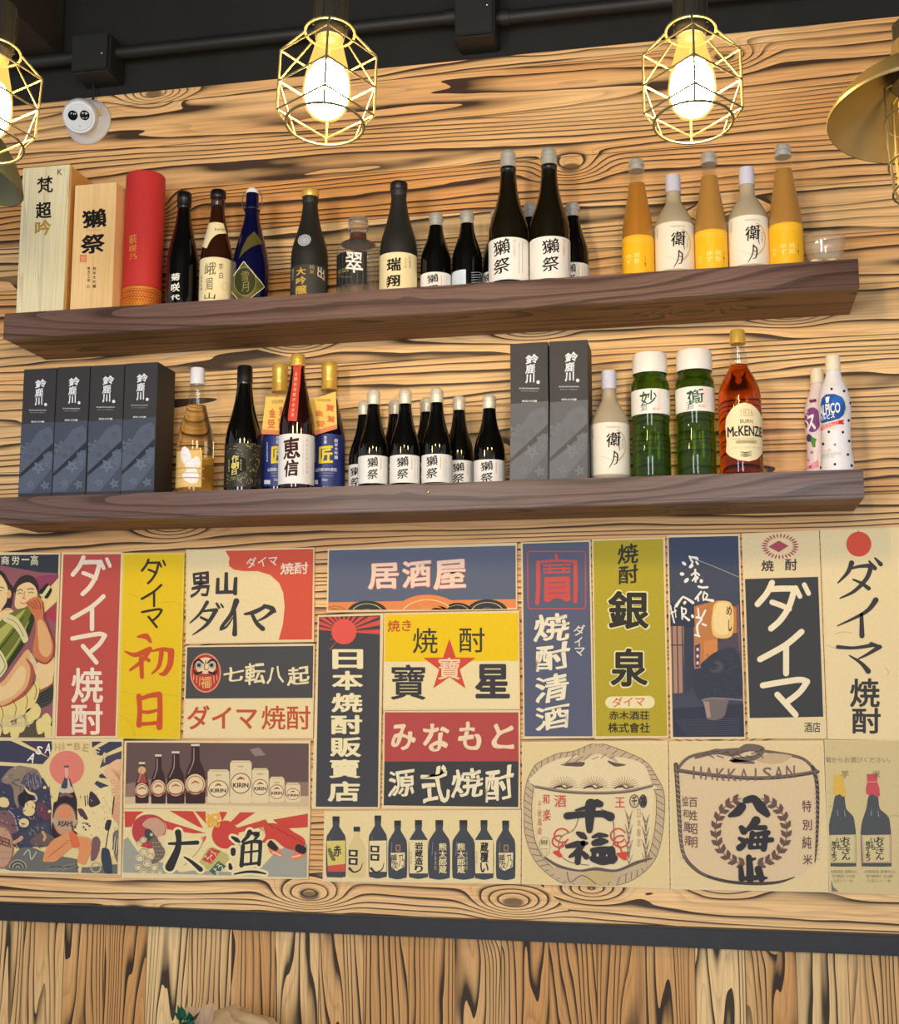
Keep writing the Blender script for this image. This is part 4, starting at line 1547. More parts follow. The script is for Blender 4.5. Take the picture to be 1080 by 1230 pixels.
b = B(cT, 'sake_bottle', 'black bottle with a gold brushed dark label on the lower shelf', 'bottle', 'bottles on the lower shelf', 'low', 505, 825, 78, -0.125,
      [(0.0, 0.9), (0.012, 0.985), (0.03, 1.0), (0.40, 1.0), (0.46, 0.96), (0.52, 0.87), (0.58, 0.76), (0.65, 0.63), (0.72, 0.53), (0.79, 0.46), (0.85, 0.42), (0.87, 0.41), (0.875, 0.43),
       (0.99, 0.41), (1.0, 0.38)], cap=(0.875, BLACKCAP, 'cap', 1.02), glass=BLACK_GLASS)
lb = b.wrap('label', mat('gold_flecked_black_label', (40, 38, 30), rough=0.45, vary=0.3, scale=200), 738, 1118, half=88)
d = b.draw('lettering', lb)
rnd = random.Random(3)
GD = ink(188, 172, 112)
for k in range(150):
    x, y = rnd.uniform(520, 805), rnd.uniform(745, 1110)
    if (600 if y < 1000 else 560) > x and 830 < y < 1010:
        continue
    if 540 < x < 690 and 835 < y < 1010:
        continue
    a = math.radians(-40 + 50 * math.sin(x * 0.012 + y * 0.008))
    l = rnd.uniform(8, 22)
    d.stroke([(x, y), (x + l * math.cos(a), y + l * math.sin(a))], 3.2, 2, GD, smooth=False, cap=False)
d.fill([(545, 905), (610, 850), (690, 880), (690, 980), (600, 1020), (540, 1000)], 2, ink(26, 25, 22))
d.text('作', 568, 845, 628, 905, 3, ink(226, 208, 120), 0.03, 0.12, 0.04)
d.text('朝', 565, 905, 628, 965, 3, ink(226, 208, 120), 0.03, 0.12, 0.04)
d.text('日', 570, 968, 612, 1015, 3, ink(226, 208, 120), 0.03, 0.12, 0.04)
d.column('純米大吟', 640, 880, 654, 980, 3, ink(210, 200, 170))
d.column('特別醸造', 542, 885, 552, 990, 3, ink(210, 200, 170))
d.done()

# the two navy bottles with gold tags and the maroon one between them
TAKU = SLIM
BLUE = mat('royal_blue_label', (38, 52, 122), rough=0.45, vary=0.06, scale=80)
TAGP = mat('gold_award_paper', (244, 200, 92), rough=0.5, vary=0.12, scale=60)


def award_tag(b, quad, texts, Y, ribbon, tilt):
    c = crop(*cQ)
    P = [W(*c(*q), Y) for q in quad]
    mb = MB()
    V = [Vector(p) for p in P]
    back = [v + Vector((0, 0.0012, 0)) for v in V]
    mb.add(V + back, [[0, 1, 2, 3], [7, 6, 5, 4], [0, 4, 5, 1], [1, 5, 6, 2], [2, 6, 7, 3], [3, 7, 4, 0]], TAGP)
    tg = mb.build('award_tag', b.t, V[0])
    s = Plane(V[0], (1, 0, 0), (0, 0, 1), c)
    d = Draw(s, 'lettering', tg)
    R_ = ink(226, 116, 70)
    (ax, ay), (bx_, by), (cx, cy), (dx, dy) = quad

    def q(u, v):
        return ((ax + (bx_ - ax) * u) * (1 - v) + (dx + (cx - dx) * u) * v, (ay + (by - ay) * u) * (1 - v) + (dy + (cy - dy) * u) * v)
    d.fill([q(0, 0.88), q(1, 0.88), q(1, 1), q(0, 1)], 1, ink(232, 140, 96))
    sh = (by - ay) / (ay - dy)
    for ch, u0, v0, u1, v1 in texts:
        p, r = q(u0, v0), q(u1, v1)
        d.text(ch, p[0], p[1], r[0], r[1], 1, R_, 0.03, -sh * 0.6, 0.03)
    p, r = q(0.25, 0.08), q(0.8, 0.15)
    d.text('全国酒類', p[0], min(p[1], r[1]), r[0], max(p[1], r[1]) + 8, 1, ink(150, 110, 40), 0.0, -sh)
    d.done()
    mb = MB()
    nk = b.c + Vector((0, 0, b.H * 0.80))
    rr = b.R * 0.5
    tie = (V[0] + V[1]) / 2 + Vector((0, -0.0005, -0.001))
    loop = [nk + Vector((rr * math.cos(a), rr * math.sin(a), 0.0)) for a in [-math.pi / 2 + k * math.pi / 8 for k in range(17)]]
    mb.tube([tie] + loop + [tie], 0.0006, GOLD, 5)
    mb.build('string', tg)


for lab, x0, x1, yt, x_l in (('navy bottle with gold tag, behind and left of the red-sashed bottle', 98, 372, 128, 0),
                             ('navy bottle with gold tag, behind and right of the red-sashed bottle', 508, 780, 112, 392)):
    b = B(cQ, 'sake_bottle', lab, 'bottle', 'navy bottles with gold tags', 'low', x0, x1, yt, -0.072, TAKU, cap=(0.765, GOLD, 'foil_cap', 1.10), glass=DARKNAVY)
    lb = b.wrap('label', BLUE, 690, 1120, half=80)
    d = b.draw('lettering', lb)
    o = x_l
    Y_ = ink(240, 214, 60)
    Wt = ink(236, 238, 246)
    d.text('匠', 178 + o, 790, 292 + o, 930, 2, Y_, 0.035, 0.05, 0.02)
    d.column('京姫', 218 + o, 708, 240 + o, 772, 2, Wt, 0.02)
    d.column('純米大吟醸', 302 + o, 730, 330 + o, 900, 2, Wt, 0.02)
    d.column('手造り伝統の技', 140 + o, 760, 152 + o, 920, 2, Wt, 0.01)
    d.text('山田錦100%使用', 150 + o, 968, 318 + o, 998, 2, Wt, 0.01)
    d.text('JUNMAI DAIGINJO', 172 + o, 1008, 300 + o, 1018, 2, ink(170, 180, 220))
    d.text('京姫酒造株式会社', 176 + o, 1030, 290 + o, 1040, 2, ink(170, 180, 220))
    d.text('720ml', 200 + o, 1058, 246 + o, 1078, 2, Wt)
    d.rect(120 + o, 1070, 170 + o, 1104, 2, ink(220, 224, 240))
    d.done()
    if x_l == 0:
        award_tag(b, ((132, 386), (318, 386), (280, 700), (96, 692)), (('金', 0.2, 0.32, 0.55, 0.55), ('賞', 0.62, 0.26, 0.97, 0.5), ('受', 0.2, 0.6, 0.58, 0.84), ('賞', 0.64, 0.56, 0.97, 0.82)), -0.118, 0, 0)
    else:
        award_tag(b, ((498, 410), (706, 345), (716, 648), (536, 702)), (('金', 0.12, 0.32, 0.46, 0.56), ('賞', 0.58, 0.26, 0.92, 0.52), ('受', 0.12, 0.62, 0.48, 0.86), ('賞', 0.60, 0.58, 0.92, 0.82)), -0.118, 0, 0)

b = B(cQ, 'sake_bottle', 'maroon bottle with a long red neck strip and a white label between two navy bottles', 'bottle', 'bottles on the lower shelf', 'low', 236, 530, 46, -0.149,
      [(0.0, 0.9), (0.012, 0.985), (0.03, 1.0), (0.47, 1.0), (0.52, 0.96), (0.57, 0.88), (0.63, 0.76), (0.69, 0.64), (0.75, 0.54), (0.81, 0.46), (0.86, 0.40), (0.905, 0.37), (0.91, 0.42), (0.935, 0.42),
       (0.94, 0.37), (0.965, 0.37), (0.97, 0.40), (0.99, 0.39), (1.0, 0.34)], cap=(0.91, GOLD, 'cap', 1.02), glass=MAROON_GLASS)
lb = b.wrap('label', WHITE, 688, 1098, half=84)
d = b.draw('lettering', lb)
MR = ink(64, 22, 22)
d.text('恵', 278, 718, 412, 896, 2, MR, 0.03, 0.12, 0.04)
d.text('信', 284, 905, 400, 1040, 2, MR, 0.035, 0.12, 0.04)
d.column('純米大吟醸山田錦', 460, 730, 474, 1020, 2, ink(226, 170, 160), 0.005, 0.25)
d.column('会津若松鶴乃江酒造', 432, 740, 440, 1030, 2, ink(190, 180, 178), 0, 0.25)
d.done()
d = b.draw('neck_strip')
RS = mat('red_paper_strip', (208, 66, 52), rough=0.55, vary=0.06, scale=90)
d.fill([(358, 130), (428, 126), (404, 360), (386, 588), (314, 584), (338, 360)], 1, RS)
ns = d.done()
d = b.draw('lettering', ns)
for i, ch in enumerate('全国新酒鑑評会金賞'):
    y = 200 + i * 42
    x = 380 - (y - 200) * 0.085
    d.text(ch, x - 11, y - 14, x + 13, y + 14, 2, ink(246, 196, 140), 0.01, 0.05)
d.done()

SM2 = [(0.0, 0.9), (0.015, 0.985), (0.03, 1.0), (0.38, 1.0), (0.44, 0.95), (0.50, 0.86), (0.56, 0.74), (0.62, 0.62), (0.68, 0.53), (0.74, 0.47), (0.80, 0.43), (0.84, 0.415), (0.845, 0.40), (0.93, 0.40),
       (0.935, 0.43), (0.955, 0.43), (0.96, 0.41), (0.98, 0.39), (1.0, 0.24)]
GRP = 'white labelled small bottles on the lower shelf'
rows = (  # label, x0, x1, top, Y, label rows, characters
    ('small white labelled bottle at the back left, nearest the right navy bottle', 64, 186, 278, -0.075, (530, 640), (72, 124), (542, 620)),
    ('small white labelled bottle at the back, second hidden cap from the left', 188, 312, 275, -0.055, (530, 640), (225, 275), (542, 620)),
    ('small white labelled bottle at the back, hidden between the second and third front ones', 318, 440, 265, -0.055, (525, 640), (350, 400), (540, 620)),
    ('front small white labelled bottle, leftmost of the front three', 103, 224, 232, -0.148, (495, 608), (140, 182), (504, 592)),
    ('front small white labelled bottle, middle of the front three', 231, 353, 230, -0.148, (493, 606), (260, 306), (502, 590)),
    ('front small white labelled bottle, rightmost of the front three', 360, 482, 225, -0.148, (490, 604), (380, 424), (498, 588)),
    ('small white labelled bottle set back to the right of the front three', 452, 571, 258, -0.084, (515, 640), (486, 532), (526, 606)),
    ('small white labelled bottle standing alone by the grey carton', 571, 698, 253, -0.120, (512, 640), (600, 648), (520, 605)),
)
for lab, x0, x1, yt, Y, ly, lx, lz in rows:
    b = B(cM, 'small_sake_bottle', lab, 'bottle', GRP, 'low', x0, x1, yt, Y, SM2, cap=(0.845, PALE_CAP, 'cap', 1.05), glass=BLACK_GLASS)
    otter(b, ly, lx, lz, False)

b = B(cR, 'frosted_sake_bottle', 'frosted grey bottle with lilac cap on the lower shelf next to the grey carton', 'bottle', 'frosted bottles with moon labels', 'low', 80, 207, 180, -0.135, FR,
      cap=(0.835, LILAC, 'cap', 1.06), glass=FROST)
moon_label(b, 343, 80, 207, 2.7)

# green jars
JAR = [(0.0, 0.93), (0.012, 0.985), (0.03, 1.0), (0.30, 1.0), (0.36, 0.955), (0.43, 0.955), (0.50, 1.0), (0.74, 1.0), (0.765, 0.97), (0.785, 0.90), (0.80, 0.86), (0.825, 0.86), (0.835, 0.92),
       (0.845, 0.93), (0.985, 0.90), (0.996, 0.86), (1.0, 0.80)]
for lab, x0, x1, yt, yl0, yl1, ox, oy in (('green glass jar with white lid, left of the pair beside the frosted bottle', 112, 376, 206, 435, 604, 0, 0),
                                         ('green glass jar with white lid, right of the pair beside the amber whisky', 416, 686, 186, 420, 588, 312, -18)):
    b = B(cG, 'sake_jar', lab, 'jar', 'green jars with white lids', 'low', x0, x1, yt, -0.130, JAR, cap=(0.835, mat('white_lid', (240, 234, 228), rough=0.25, vary=0.03), 'lid', 1.0), glass=GREEN_GLASS)
    lb = b.wrap('label', mat('white_jar_label', (240, 236, 230), rough=0.4, vary=0.03), yl0, yl1, half=92)
    d = b.draw('lettering', lb)
    GN = ink(52, 92, 60)
    if ox == 0:
        d.text('妙', 170, 450, 276, 548, 2, GN, 0.012, 0.15, 0.05)
        d.text('酒', 168, 540, 214, 590, 2, ink(110, 120, 110), 0.0, 0.15, 0.05)
        d.stroke([(170, 488), (200, 480), (220, 478)], [14, 18, 8], 3, GN)
    else:
        d.text('鵆', 486, 440, 600, 540, 2, GN, 0.012, 0.15, 0.05)
        d.text('酒', 480, 520, 530, 580, 2, ink(110, 120, 110), 0.0, 0.15, 0.05)
        d.stroke([(490, 470), (512, 464), (526, 462)], [14, 18, 8], 3, GN)
    d.rect(282 + ox, 440 + oy, 306 + ox, 580 + oy, 2, ink(242, 222, 206))
    d.text('純米', 250 + ox, 566 + oy, 296 + ox, 582 + oy, 3, ink(220, 140, 110), 0.0)
    d.column('清酒', 344 + ox, 460 + oy, 352 + ox, 500 + oy, 2, ink(190, 190, 186))
    d.done()

# whisky
WH = [(0.0, 0.94), (0.012, 0.99), (0.03, 1.0), (0.52, 1.0), (0.575, 0.965), (0.62, 0.88), (0.66, 0.76), (0.70, 0.60), (0.735, 0.46), (0.76, 0.415), (0.77, 0.44), (0.80, 0.45), (0.82, 0.42), (0.90, 0.34),
      (0.905, 0.37), (0.99, 0.345), (1.0, 0.30)]
b = B(cG, 'whisky_bottle', 'amber whisky bottle with a gold cap and a cream oval label', 'bottle', None, 'low', 707, 1006, 40, -0.125, WH, cap=(0.905, GOLD, 'cap', 1.0))
cut = 0.765
mb = MB()
lo = [(r * b.R, f * b.H) for f, r in WH if f <= cut]
mb.lathe([(0, 0)] + lo + [(0, lo[-1][1])], b.c, WHISKY, 48)
mb.build('bottle_body', b.t)
mb = MB()
hi = [(r * b.R, f * b.H + 0.0004) for f, r in WH if 0.76 < f <= 0.905]
mb.lathe(hi + [(r - 0.003, z) for r, z in hi[::-1]] + [hi[0]], b.c, CLEAR, 40)
mb.build('clear_neck', b.t)
d = b.draw('label')
d.fill([(875, 532), (925, 545), (965, 580), (990, 625), (1000, 640), (996, 690), (1000, 780), (998, 880), (985, 895), (960, 920), (905, 934), (840, 925), (790, 905), (768, 890), (752, 870), (756, 800), (748, 700),
        (752, 640), (765, 615), (795, 570), (835, 543)], 1, mat('whisky_label', (244, 228, 182), rough=0.5, vary=0.05, scale=120))
lb = d.done()
d = b.draw('lettering', lb)
DK = ink(44, 40, 44)
d.text('1826', 850, 575, 935, 625, 2, ink(206, 180, 130), 0.0, 0.0)
d.text('BURN', 848, 646, 932, 672, 2, ink(120, 104, 84), 0.01)
d.text('M', 762, 698, 806, 768, 2, DK, 0.03)
d.text('c', 808, 728, 832, 764, 2, DK, 0.03)
d.text('KENZIE', 836, 690, 992, 760, 2, DK, 0.03)
d.text('BLENDED SCOTCH WHISKY', 800, 772, 950, 784, 2, ink(180, 160, 124))
d.rect(818, 790, 960, 814, 2, ink(206, 186, 140))
d.text('SCOTCH WHISKY', 828, 795, 950, 809, 3, ink(96, 84, 66))
d.text('DISTILLED AND MATURED', 790, 830, 985, 845, 2, ink(206, 190, 150))
for q in range(3):
    d.stroke([(850, 868 + 14 * q), (885, 874 + 12 * q), (925, 866 + 14 * q)], [3, 9, 3], 2, ink(96, 92, 84))
d.done()

# two curvy soft drink bottles
CAL = [(0.0, 0.90), (0.01, 0.985), (0.03, 1.0), (0.08, 0.985), (0.18, 0.90), (0.27, 0.865), (0.36, 0.875), (0.47, 0.93), (0.56, 0.955), (0.63, 0.93), (0.69, 0.84), (0.745, 0.70), (0.795, 0.545), (0.83, 0.47), (0.865, 0.43),
       (0.87, 0.475), (0.88, 0.485), (0.885, 0.455), (0.985, 0.44), (1.0, 0.38)]
MILK = mat('milk_white_bottle', (240, 234, 238), rough=0.3, vary=0.03)
CREAMCAP = mat('ivory_cap', (246, 232, 206), rough=0.4, vary=0.06, scale=200)
b = B(cC, 'drink_bottle', 'white curvy bottle with a purple emblem and grape leaves, partly hidden', 'bottle', 'curvy soft drink bottles', 'low', 198, 466, 244, -0.052, CAL,
      cap=(0.865, CREAMCAP, 'cap', 1.0), glass=mat('grape_milk_bottle', (240, 222, 226), rough=0.3, vary=0.05))
d = b.draw('emblem')
d.ellipse(262, 682, 70, 108, 1, ink(132, 74, 140))
em = d.done()
d = b.draw('lettering', em)
d.text('ス', 214, 640, 288, 776, 2, ink(250, 244, 250), 0.04, 0.1, 0.02)
d.text('C', 206, 610, 226, 650, 2, ink(250, 244, 250), 0.03)
d.stroke([(204, 690), (226, 720), (222, 760)], 12, 2, ink(250, 244, 250))
d.done()
d = b.draw('grape_leaf_print')
d.fill([(242, 812), (272, 838), (300, 850), (286, 880), (288, 920), (264, 922), (252, 885), (232, 860)], 1, ink(86, 150, 66))
d.ellipse(232, 840, 20, 34, 2, ink(84, 62, 104))
d.ellipse(252, 520, 18, 16, 1, ink(140, 60, 92))
d.ellipse(280, 515, 16, 15, 1, ink(110, 50, 92))
for x, y, c_ in ((256, 965, (150, 140, 160)), (244, 1092, (190, 90, 130)), (228, 1035, (236, 160, 180))):
    d.ellipse(x, y, 13, 13, 1, ink(*c_), 16)
d.fill([(206, 1110), (240, 1075), (312, 1030), (318, 1090), (270, 1110)], 1, ink(240, 168, 186))
d.done()
b = B(cC, 'drink_bottle', 'white curvy bottle with navy dots and a round blue emblem', 'bottle', 'curvy soft drink bottles', 'low', 322, 622, 128, -0.140, CAL,
      cap=(0.865, CREAMCAP, 'cap', 1.0), glass=MILK)
d = b.draw('dot_pattern')
for x, y in ((427, 414), (535, 432), (591, 536), (574, 688), (404, 787), (524, 790), (578, 867), (354, 892), (568, 984), (456, 1068), (330, 1096), (600, 1080)):
    d.ellipse(x, y, 11, 12, 1, ink(28, 30, 66), 16)
d.ellipse(456, 898, 12, 12, 1, ink(150, 150, 176), 16)
d.done()
d = b.draw('emblem')
d.fill([(334, 700), (332, 560), (345, 490), (380, 456), (450, 452), (515, 476), (556, 530), (566, 590), (546, 650), (505, 690), (430, 708), (340, 728)], 1, ink(232, 222, 190))
d.fill([(332, 690), (332, 560), (345, 496), (380, 462), (450, 458), (505, 480), (538, 525), (548, 580), (530, 640), (495, 672), (430, 692), (345, 716)], 2, ink(30, 84, 170))
d.ellipse(480, 520, 50, 46, 3, ink(40, 104, 196))
d.text('ALPICO', 330, 540, 500, 632, 4, ink(250, 250, 252), 0.03, 0.12, 0.0)
d.text('カルピス', 332, 632, 455, 676, 4, ink(250, 250, 252), 0.03, 0.1, 0.0)
d.fill([(376, 490), (392, 482), (412, 482), (402, 536), (382, 536)], 4, ink(250, 250, 252))
d.done()
d = b.draw('ribbon')
d.fill([(336, 742), (420, 708), (488, 690), (488, 720), (430, 740), (338, 782)], 3, ink(236, 110, 112))
d.fill([(486, 688), (536, 682), (524, 702), (536, 722), (486, 722)], 3, ink(214, 42, 56))
d.text('CONCENTRATE', 345, 712, 480, 764, 4, ink(252, 214, 210), 0.01, -0.72)
d.done()
d = b.draw('lettering')
d.text('Calpis', 384, 362, 486, 392, 1, ink(226, 216, 206), 0.0, 0.1)
d.text('Soft', 368, 936, 426, 962, 1, ink(216, 190, 130), 0, 0.2)
d.text('CONCENTRATED BEVERAGE', 330, 968, 510, 992, 1, ink(176, 176, 196), 0, 0.03)
d.text('MILK & SOY FREE', 340, 998, 450, 1016, 1, ink(190, 190, 206), 0, 0.03)
d.done()
# ------------------------------------------------------------------ posters
BT = 0.007        # board thickness
PGRP = 'vintage advertising boards below the shelves'
PAPER = (236, 212, 164)
INKY = ink(64, 60, 62)
BRICK = ink(192, 82, 72)
CR = ink(240, 218, 170)


class Poster:
    def __init__(s, label, quad, cv, edge=PAPER, name='poster', y=-BT):
        c = crop(*cv)
        P = [W(*c(*q), y) for q in quad]
        s.quad, s.cv = quad, cv
        s.o = Vector(P[3])
        s.surf = Plane(P[3], (1, 0, 0), (0, 0, 1), c)
        e = 0.0022
        s.surf.edge = (max(P[0][0], P[3][0]) - P[3][0] + e, min(P[1][0], P[2][0]) - P[3][0] - e, max(P[2][2], P[3][2]) - P[3][2] + e, min(P[0][2], P[1][2]) - P[3][2] - e)
        s.mb = MB()
        V = [Vector(p) for p in P]
        back = [Vector((v.x, 0.0, v.z)) for v in V]
        s.mb.add(V + back, [[0, 1, 2, 3], [7, 6, 5, 4], [0, 4, 5, 1], [1, 5, 6, 2], [2, 6, 7, 3], [3, 7, 4, 0]], ink(*edge))
        s.root = s.mb.build(name, None, s.o)
        tag(s.root, label, 'poster', PGRP)
        s.mb = MB()

    def uv(s, u, v):
        (ax, ay), (bx_, by), (cx, cy), (dx, dy) = s.quad
        return ((ax + (bx_ - ax) * u) * (1 - v) + (dx + (cx - dx) * u) * v, (ay + (by - ay) * u) * (1 - v) + (dy + (cy - dy) * u) * v)

    def quadfill(s, d, u0, v0, u1, v1, k, m):
        d.fill([s.uv(u0, v0), s.uv(u1, v0), s.uv(u1, v1), s.uv(u0, v1)], k, m)

    def part(s, name, label=None):
        return DrawP(s.surf, name, s.root, label)


class DrawP(Draw):
    def __init__(s, surf, name, parent, label):
        Draw.__init__(s, surf, name, parent)
        s.lab = label

    def done(s):
        o = Draw.done(s)
        if o is not None and s.lab:
            o['label'] = s.lab
        return o


p5 = (0, 640, 4.5)
p6 = (200, 640, 4.73)
p7 = (370, 640, 3.6185)
p8 = (610, 640, 4.73)
q1 = (790, 630, 3.724)
q2 = (0, 880, 6.833)
q3 = (140, 870, 4.32)
q4 = (370, 950, 4.0)
q5 = (610, 870, 4.909)
q6 = (790, 870, 3.724)
pS = (0, 655, 5.125)
pF = (145, 965, 4.596)
pN = (795, 640, 4.924)
pR = (985, 880, 6.147)


def katakana_daima(d, boxes, w, k, m, taper=1.0):
    """the three characters drawn as round ended strokes; boxes: three picture boxes"""
    (x0, y0, x1, y1), (a0, b0, a1, b1), (c0, e0, c1, e1) = boxes
    X = lambda u: x0 + (x1 - x0) * u
    Y = lambda v: y0 + (y1 - y0) * v
    d.stroke([(X(0.30), Y(0.04)), (X(0.20), Y(0.26)), (X(0.03), Y(0.48))], w, k, m)
    d.stroke([(X(0.26), Y(0.17)), (X(0.50), Y(0.16)), (X(0.72), Y(0.16))], w, k + 0.4, m)
    d.stroke([(X(0.72), Y(0.16)), (X(0.62), Y(0.52)), (X(0.46), Y(0.80)), (X(0.28), Y(0.98))], w, k + 0.5, m)
    d.stroke([(X(0.30), Y(0.44)), (X(0.46), Y(0.50)), (X(0.62), Y(0.58))], w * 0.9, k + 0.6, m)
    d.stroke([(X(0.74), Y(0.14)), (X(0.82), Y(0.32))], w * 0.8, k + 0.7, m)
    d.stroke([(X(0.90), Y(0.08)), (X(0.98), Y(0.26))], w * 0.8, k + 0.7, m)
    X = lambda u: a0 + (a1 - a0) * u
    Y = lambda v: b0 + (b1 - b0) * v
    d.stroke([(X(0.97), Y(0.03)), (X(0.60), Y(0.34)), (X(0.03), Y(0.66))], w, k, m)
    d.stroke([(X(0.62), Y(0.36)), (X(0.62), Y(0.98))], w, k + 0.4, m)
    X = lambda u: c0 + (c1 - c0) * u
    Y = lambda v: e0 + (e1 - e0) * v
    d.stroke([(X(0.04), Y(0.20)), (X(0.40), Y(0.12)), (X(0.80), Y(0.05)), (X(0.96), Y(0.10))], w, k, m)
    d.stroke([(X(0.96), Y(0.10)), (X(0.80), Y(0.38)), (X(0.56), Y(0.62))], w, k + 0.4, m)
    d.stroke([(X(0.34), Y(0.44)), (X(0.50), Y(0.66)), (X(0.72), Y(0.97))], w, k + 0.6, m)


# 1 two wrestlers with a giant green bottle (cut by the left edge)
P = Poster('vintage poster of two wrestlers holding a giant green bottle, cut by the left edge', ((-60, 42), (372, 46), (336, 1190), (-96, 1196)), pS)
d = P.part('picture')
SKIN, SKIN_D, HAIR = ink(226, 172, 116), ink(178, 92, 62), ink(58, 46, 44)
SKIN_L = ink(238, 200, 144)
d.fill([(-50, 54), (362, 56), (328, 1178), (-84, 1184)], 1, ink(150, 92, 96))
d.fill([(-50, 54), (362, 56), (358, 172), (240, 166), (100, 140), (-50, 118)], 2, ink(58, 60, 68))
d.fill([(362, 195), (350, 345), (275, 415), (240, 330), (300, 260)], 2, ink(232, 204, 140))
d.fill([(360, 175), (362, 200), (280, 290), (230, 300), (225, 190)], 2, ink(146, 66, 92))
d.fill([(270, 420), (350, 360), (345, 480), (300, 450)], 2, ink(176, 62, 76))
# left man
d.blob([(-60, 150), (20, 165), (60, 230), (88, 270), (80, 330), (70, 380), (30, 420), (-60, 440)], 3, HAIR)
d.blob([(-60, 200), (0, 180), (40, 235), (52, 290), (40, 350), (10, 400), (50, 385), (85, 410), (30, 470), (-60, 520)], 4, SKIN_L)
d.ellipse(58, 300, 14, 26, 5, SKIN)
d.stroke([(-10, 262), (12, 258), (28, 266)], 5, 5, HAIR)
d.stroke([(-8, 282), (12, 280)], 4, 5, HAIR)
d.stroke([(-30, 430), (20, 400), (60, 396)], 4, 5, SKIN_D)
# right man
d.blob([(98, 300), (84, 260), (120, 200), (170, 182), (215, 200), (240, 250), (240, 310), (225, 330), (120, 330)], 3, HAIR)
d.blob([(96, 320), (108, 262), (140, 236), (180, 228), (214, 250), (232, 290), (228, 330), (200, 345), (160, 380), (110, 392), (92, 370)], 4, SKIN_L)
d.stroke([(108, 282), (124, 272), (142, 278)], 5, 5, HAIR)
d.stroke([(172, 272), (192, 266), (210, 272)], 5, 5, HAIR)
d.stroke([(112, 298), (126, 292), (140, 300)], 4, 5, HAIR)
d.stroke([(176, 294), (192, 288), (208, 294)], 4, 5, HAIR)
d.stroke([(152, 285), (150, 318), (140, 326), (158, 330)], 4, 5, SKIN_D)
d.stroke([(128, 352), (148, 360), (164, 352)], 5, 5, SKIN_D)
# belly, arm, belt
d.blob([(-96, 760), (0, 850), (120, 700), (170, 640), (200, 690), (205, 800), (180, 880), (120, 940), (40, 990), (-90, 1010)], 3, SKIN)
d.blob([(-96, 800), (20, 870), (120, 750), (160, 760), (150, 850), (90, 920), (10, 960), (-90, 975)], 4, SKIN_L)
d.stroke([(165, 700), (200, 760), (180, 870), (110, 945), (20, 995), (-80, 1010)], [8, 22, 22, 20, 16, 12], 5, SKIN_D)
d.blob([(215, 740), (330, 680), (325, 840), (260, 900), (230, 820)], 3, SKIN_L)
d.stroke([(326, 850), (280, 885), (240, 905)], 8, 5, SKIN_D)
d.blob([(190, 660), (230, 730), (215, 770), (190, 740)], 4, ink(214, 196, 156))
d.blob([(240, 900), (330, 860), (322, 960), (262, 1000), (222, 960)], 4, ink(66, 66, 62))
for q in range(4):
    d.stroke([(240, 920 + q * 18), (325, 880 + q * 18)], 4, 5, ink(34, 34, 32))
# rope belt and paper strips
d.blob([(-96, 1010), (40, 990), (150, 930), (215, 850), (228, 800), (245, 840), (240, 920), (200, 1000), (120, 1060), (0, 1100), (-96, 1110)], 5, ink(232, 206, 130))
for x, y in ((205, 880), (150, 940), (80, 990), (0, 1020)):
    d.stroke([(x, y - 40), (x + 22, y + 10), (x + 10, y + 70)], 4, 6, ink(96, 76, 46))
d.blob([(-84, 1100), (328, 1080), (328, 1176), (-84, 1182)], 4, ink(92, 80, 60))
for x, y in ((40, 1090), (130, 1080), (185, 1030), (250, 1090), (285, 1060), (220, 1000), (300, 1130), (90, 1130), (-20, 1120)):
    d.blob([(x - 26, y), (x + 6, y - 28), (x + 34, y + 10), (x + 20, y + 60), (x - 14, y + 72)], 5, ink(232, 210, 136))
# bottle
GLB, GLD, GLL = ink(112, 116, 44), ink(46, 58, 28), ink(178, 176, 90)
d.blob([(-96, 560), (0, 470), (60, 420), (150, 385), (180, 370), (245, 300), (262, 312), (212, 400), (210, 470), (170, 580), (90, 700), (0, 820), (-96, 900)], 6, GLB)
d.blob([(212, 400), (210, 470), (170, 580), (90, 700), (0, 820), (-40, 850), (60, 700), (150, 560), (186, 440)], 7, GLD)
d.blob([(-96, 600), (20, 500), (120, 420), (160, 396), (70, 520), (-40, 660), (-96, 700)], 7, GLL)
d.stroke([(0, 640), (80, 540), (150, 440)], [10, 8, 4], 8, ink(60, 74, 30))
d.stroke([(40, 700), (110, 600), (180, 470)], [14, 9, 4], 8, GLL)
d.blob([(20, 460), (56, 424), (110, 450), (158, 520), (178, 580), (150, 602), (120, 545), (76, 492)], 9, ink(222, 206, 150))
d.stroke([(50, 450), (105, 480), (150, 560)], 5, 10, ink(160, 140, 96))
d.blob([(-96, 600), (0, 640), (50, 740), (0, 820), (-96, 860)], 9, ink(226, 212, 158))
d.stroke([(-10, 650), (36, 738), (0, 800)], 5, 10, ink(120, 120, 70))
d.blob([(244, 284), (290, 236), (300, 244), (262, 300)], 8, ink(40, 40, 40))
d.blob([(276, 318), (312, 262), (322, 280), (296, 326)], 8, ink(40, 40, 40))
d.blob([(252, 300), (300, 250), (312, 262), (276, 318), (258, 316)], 8, ink(214, 208, 150))
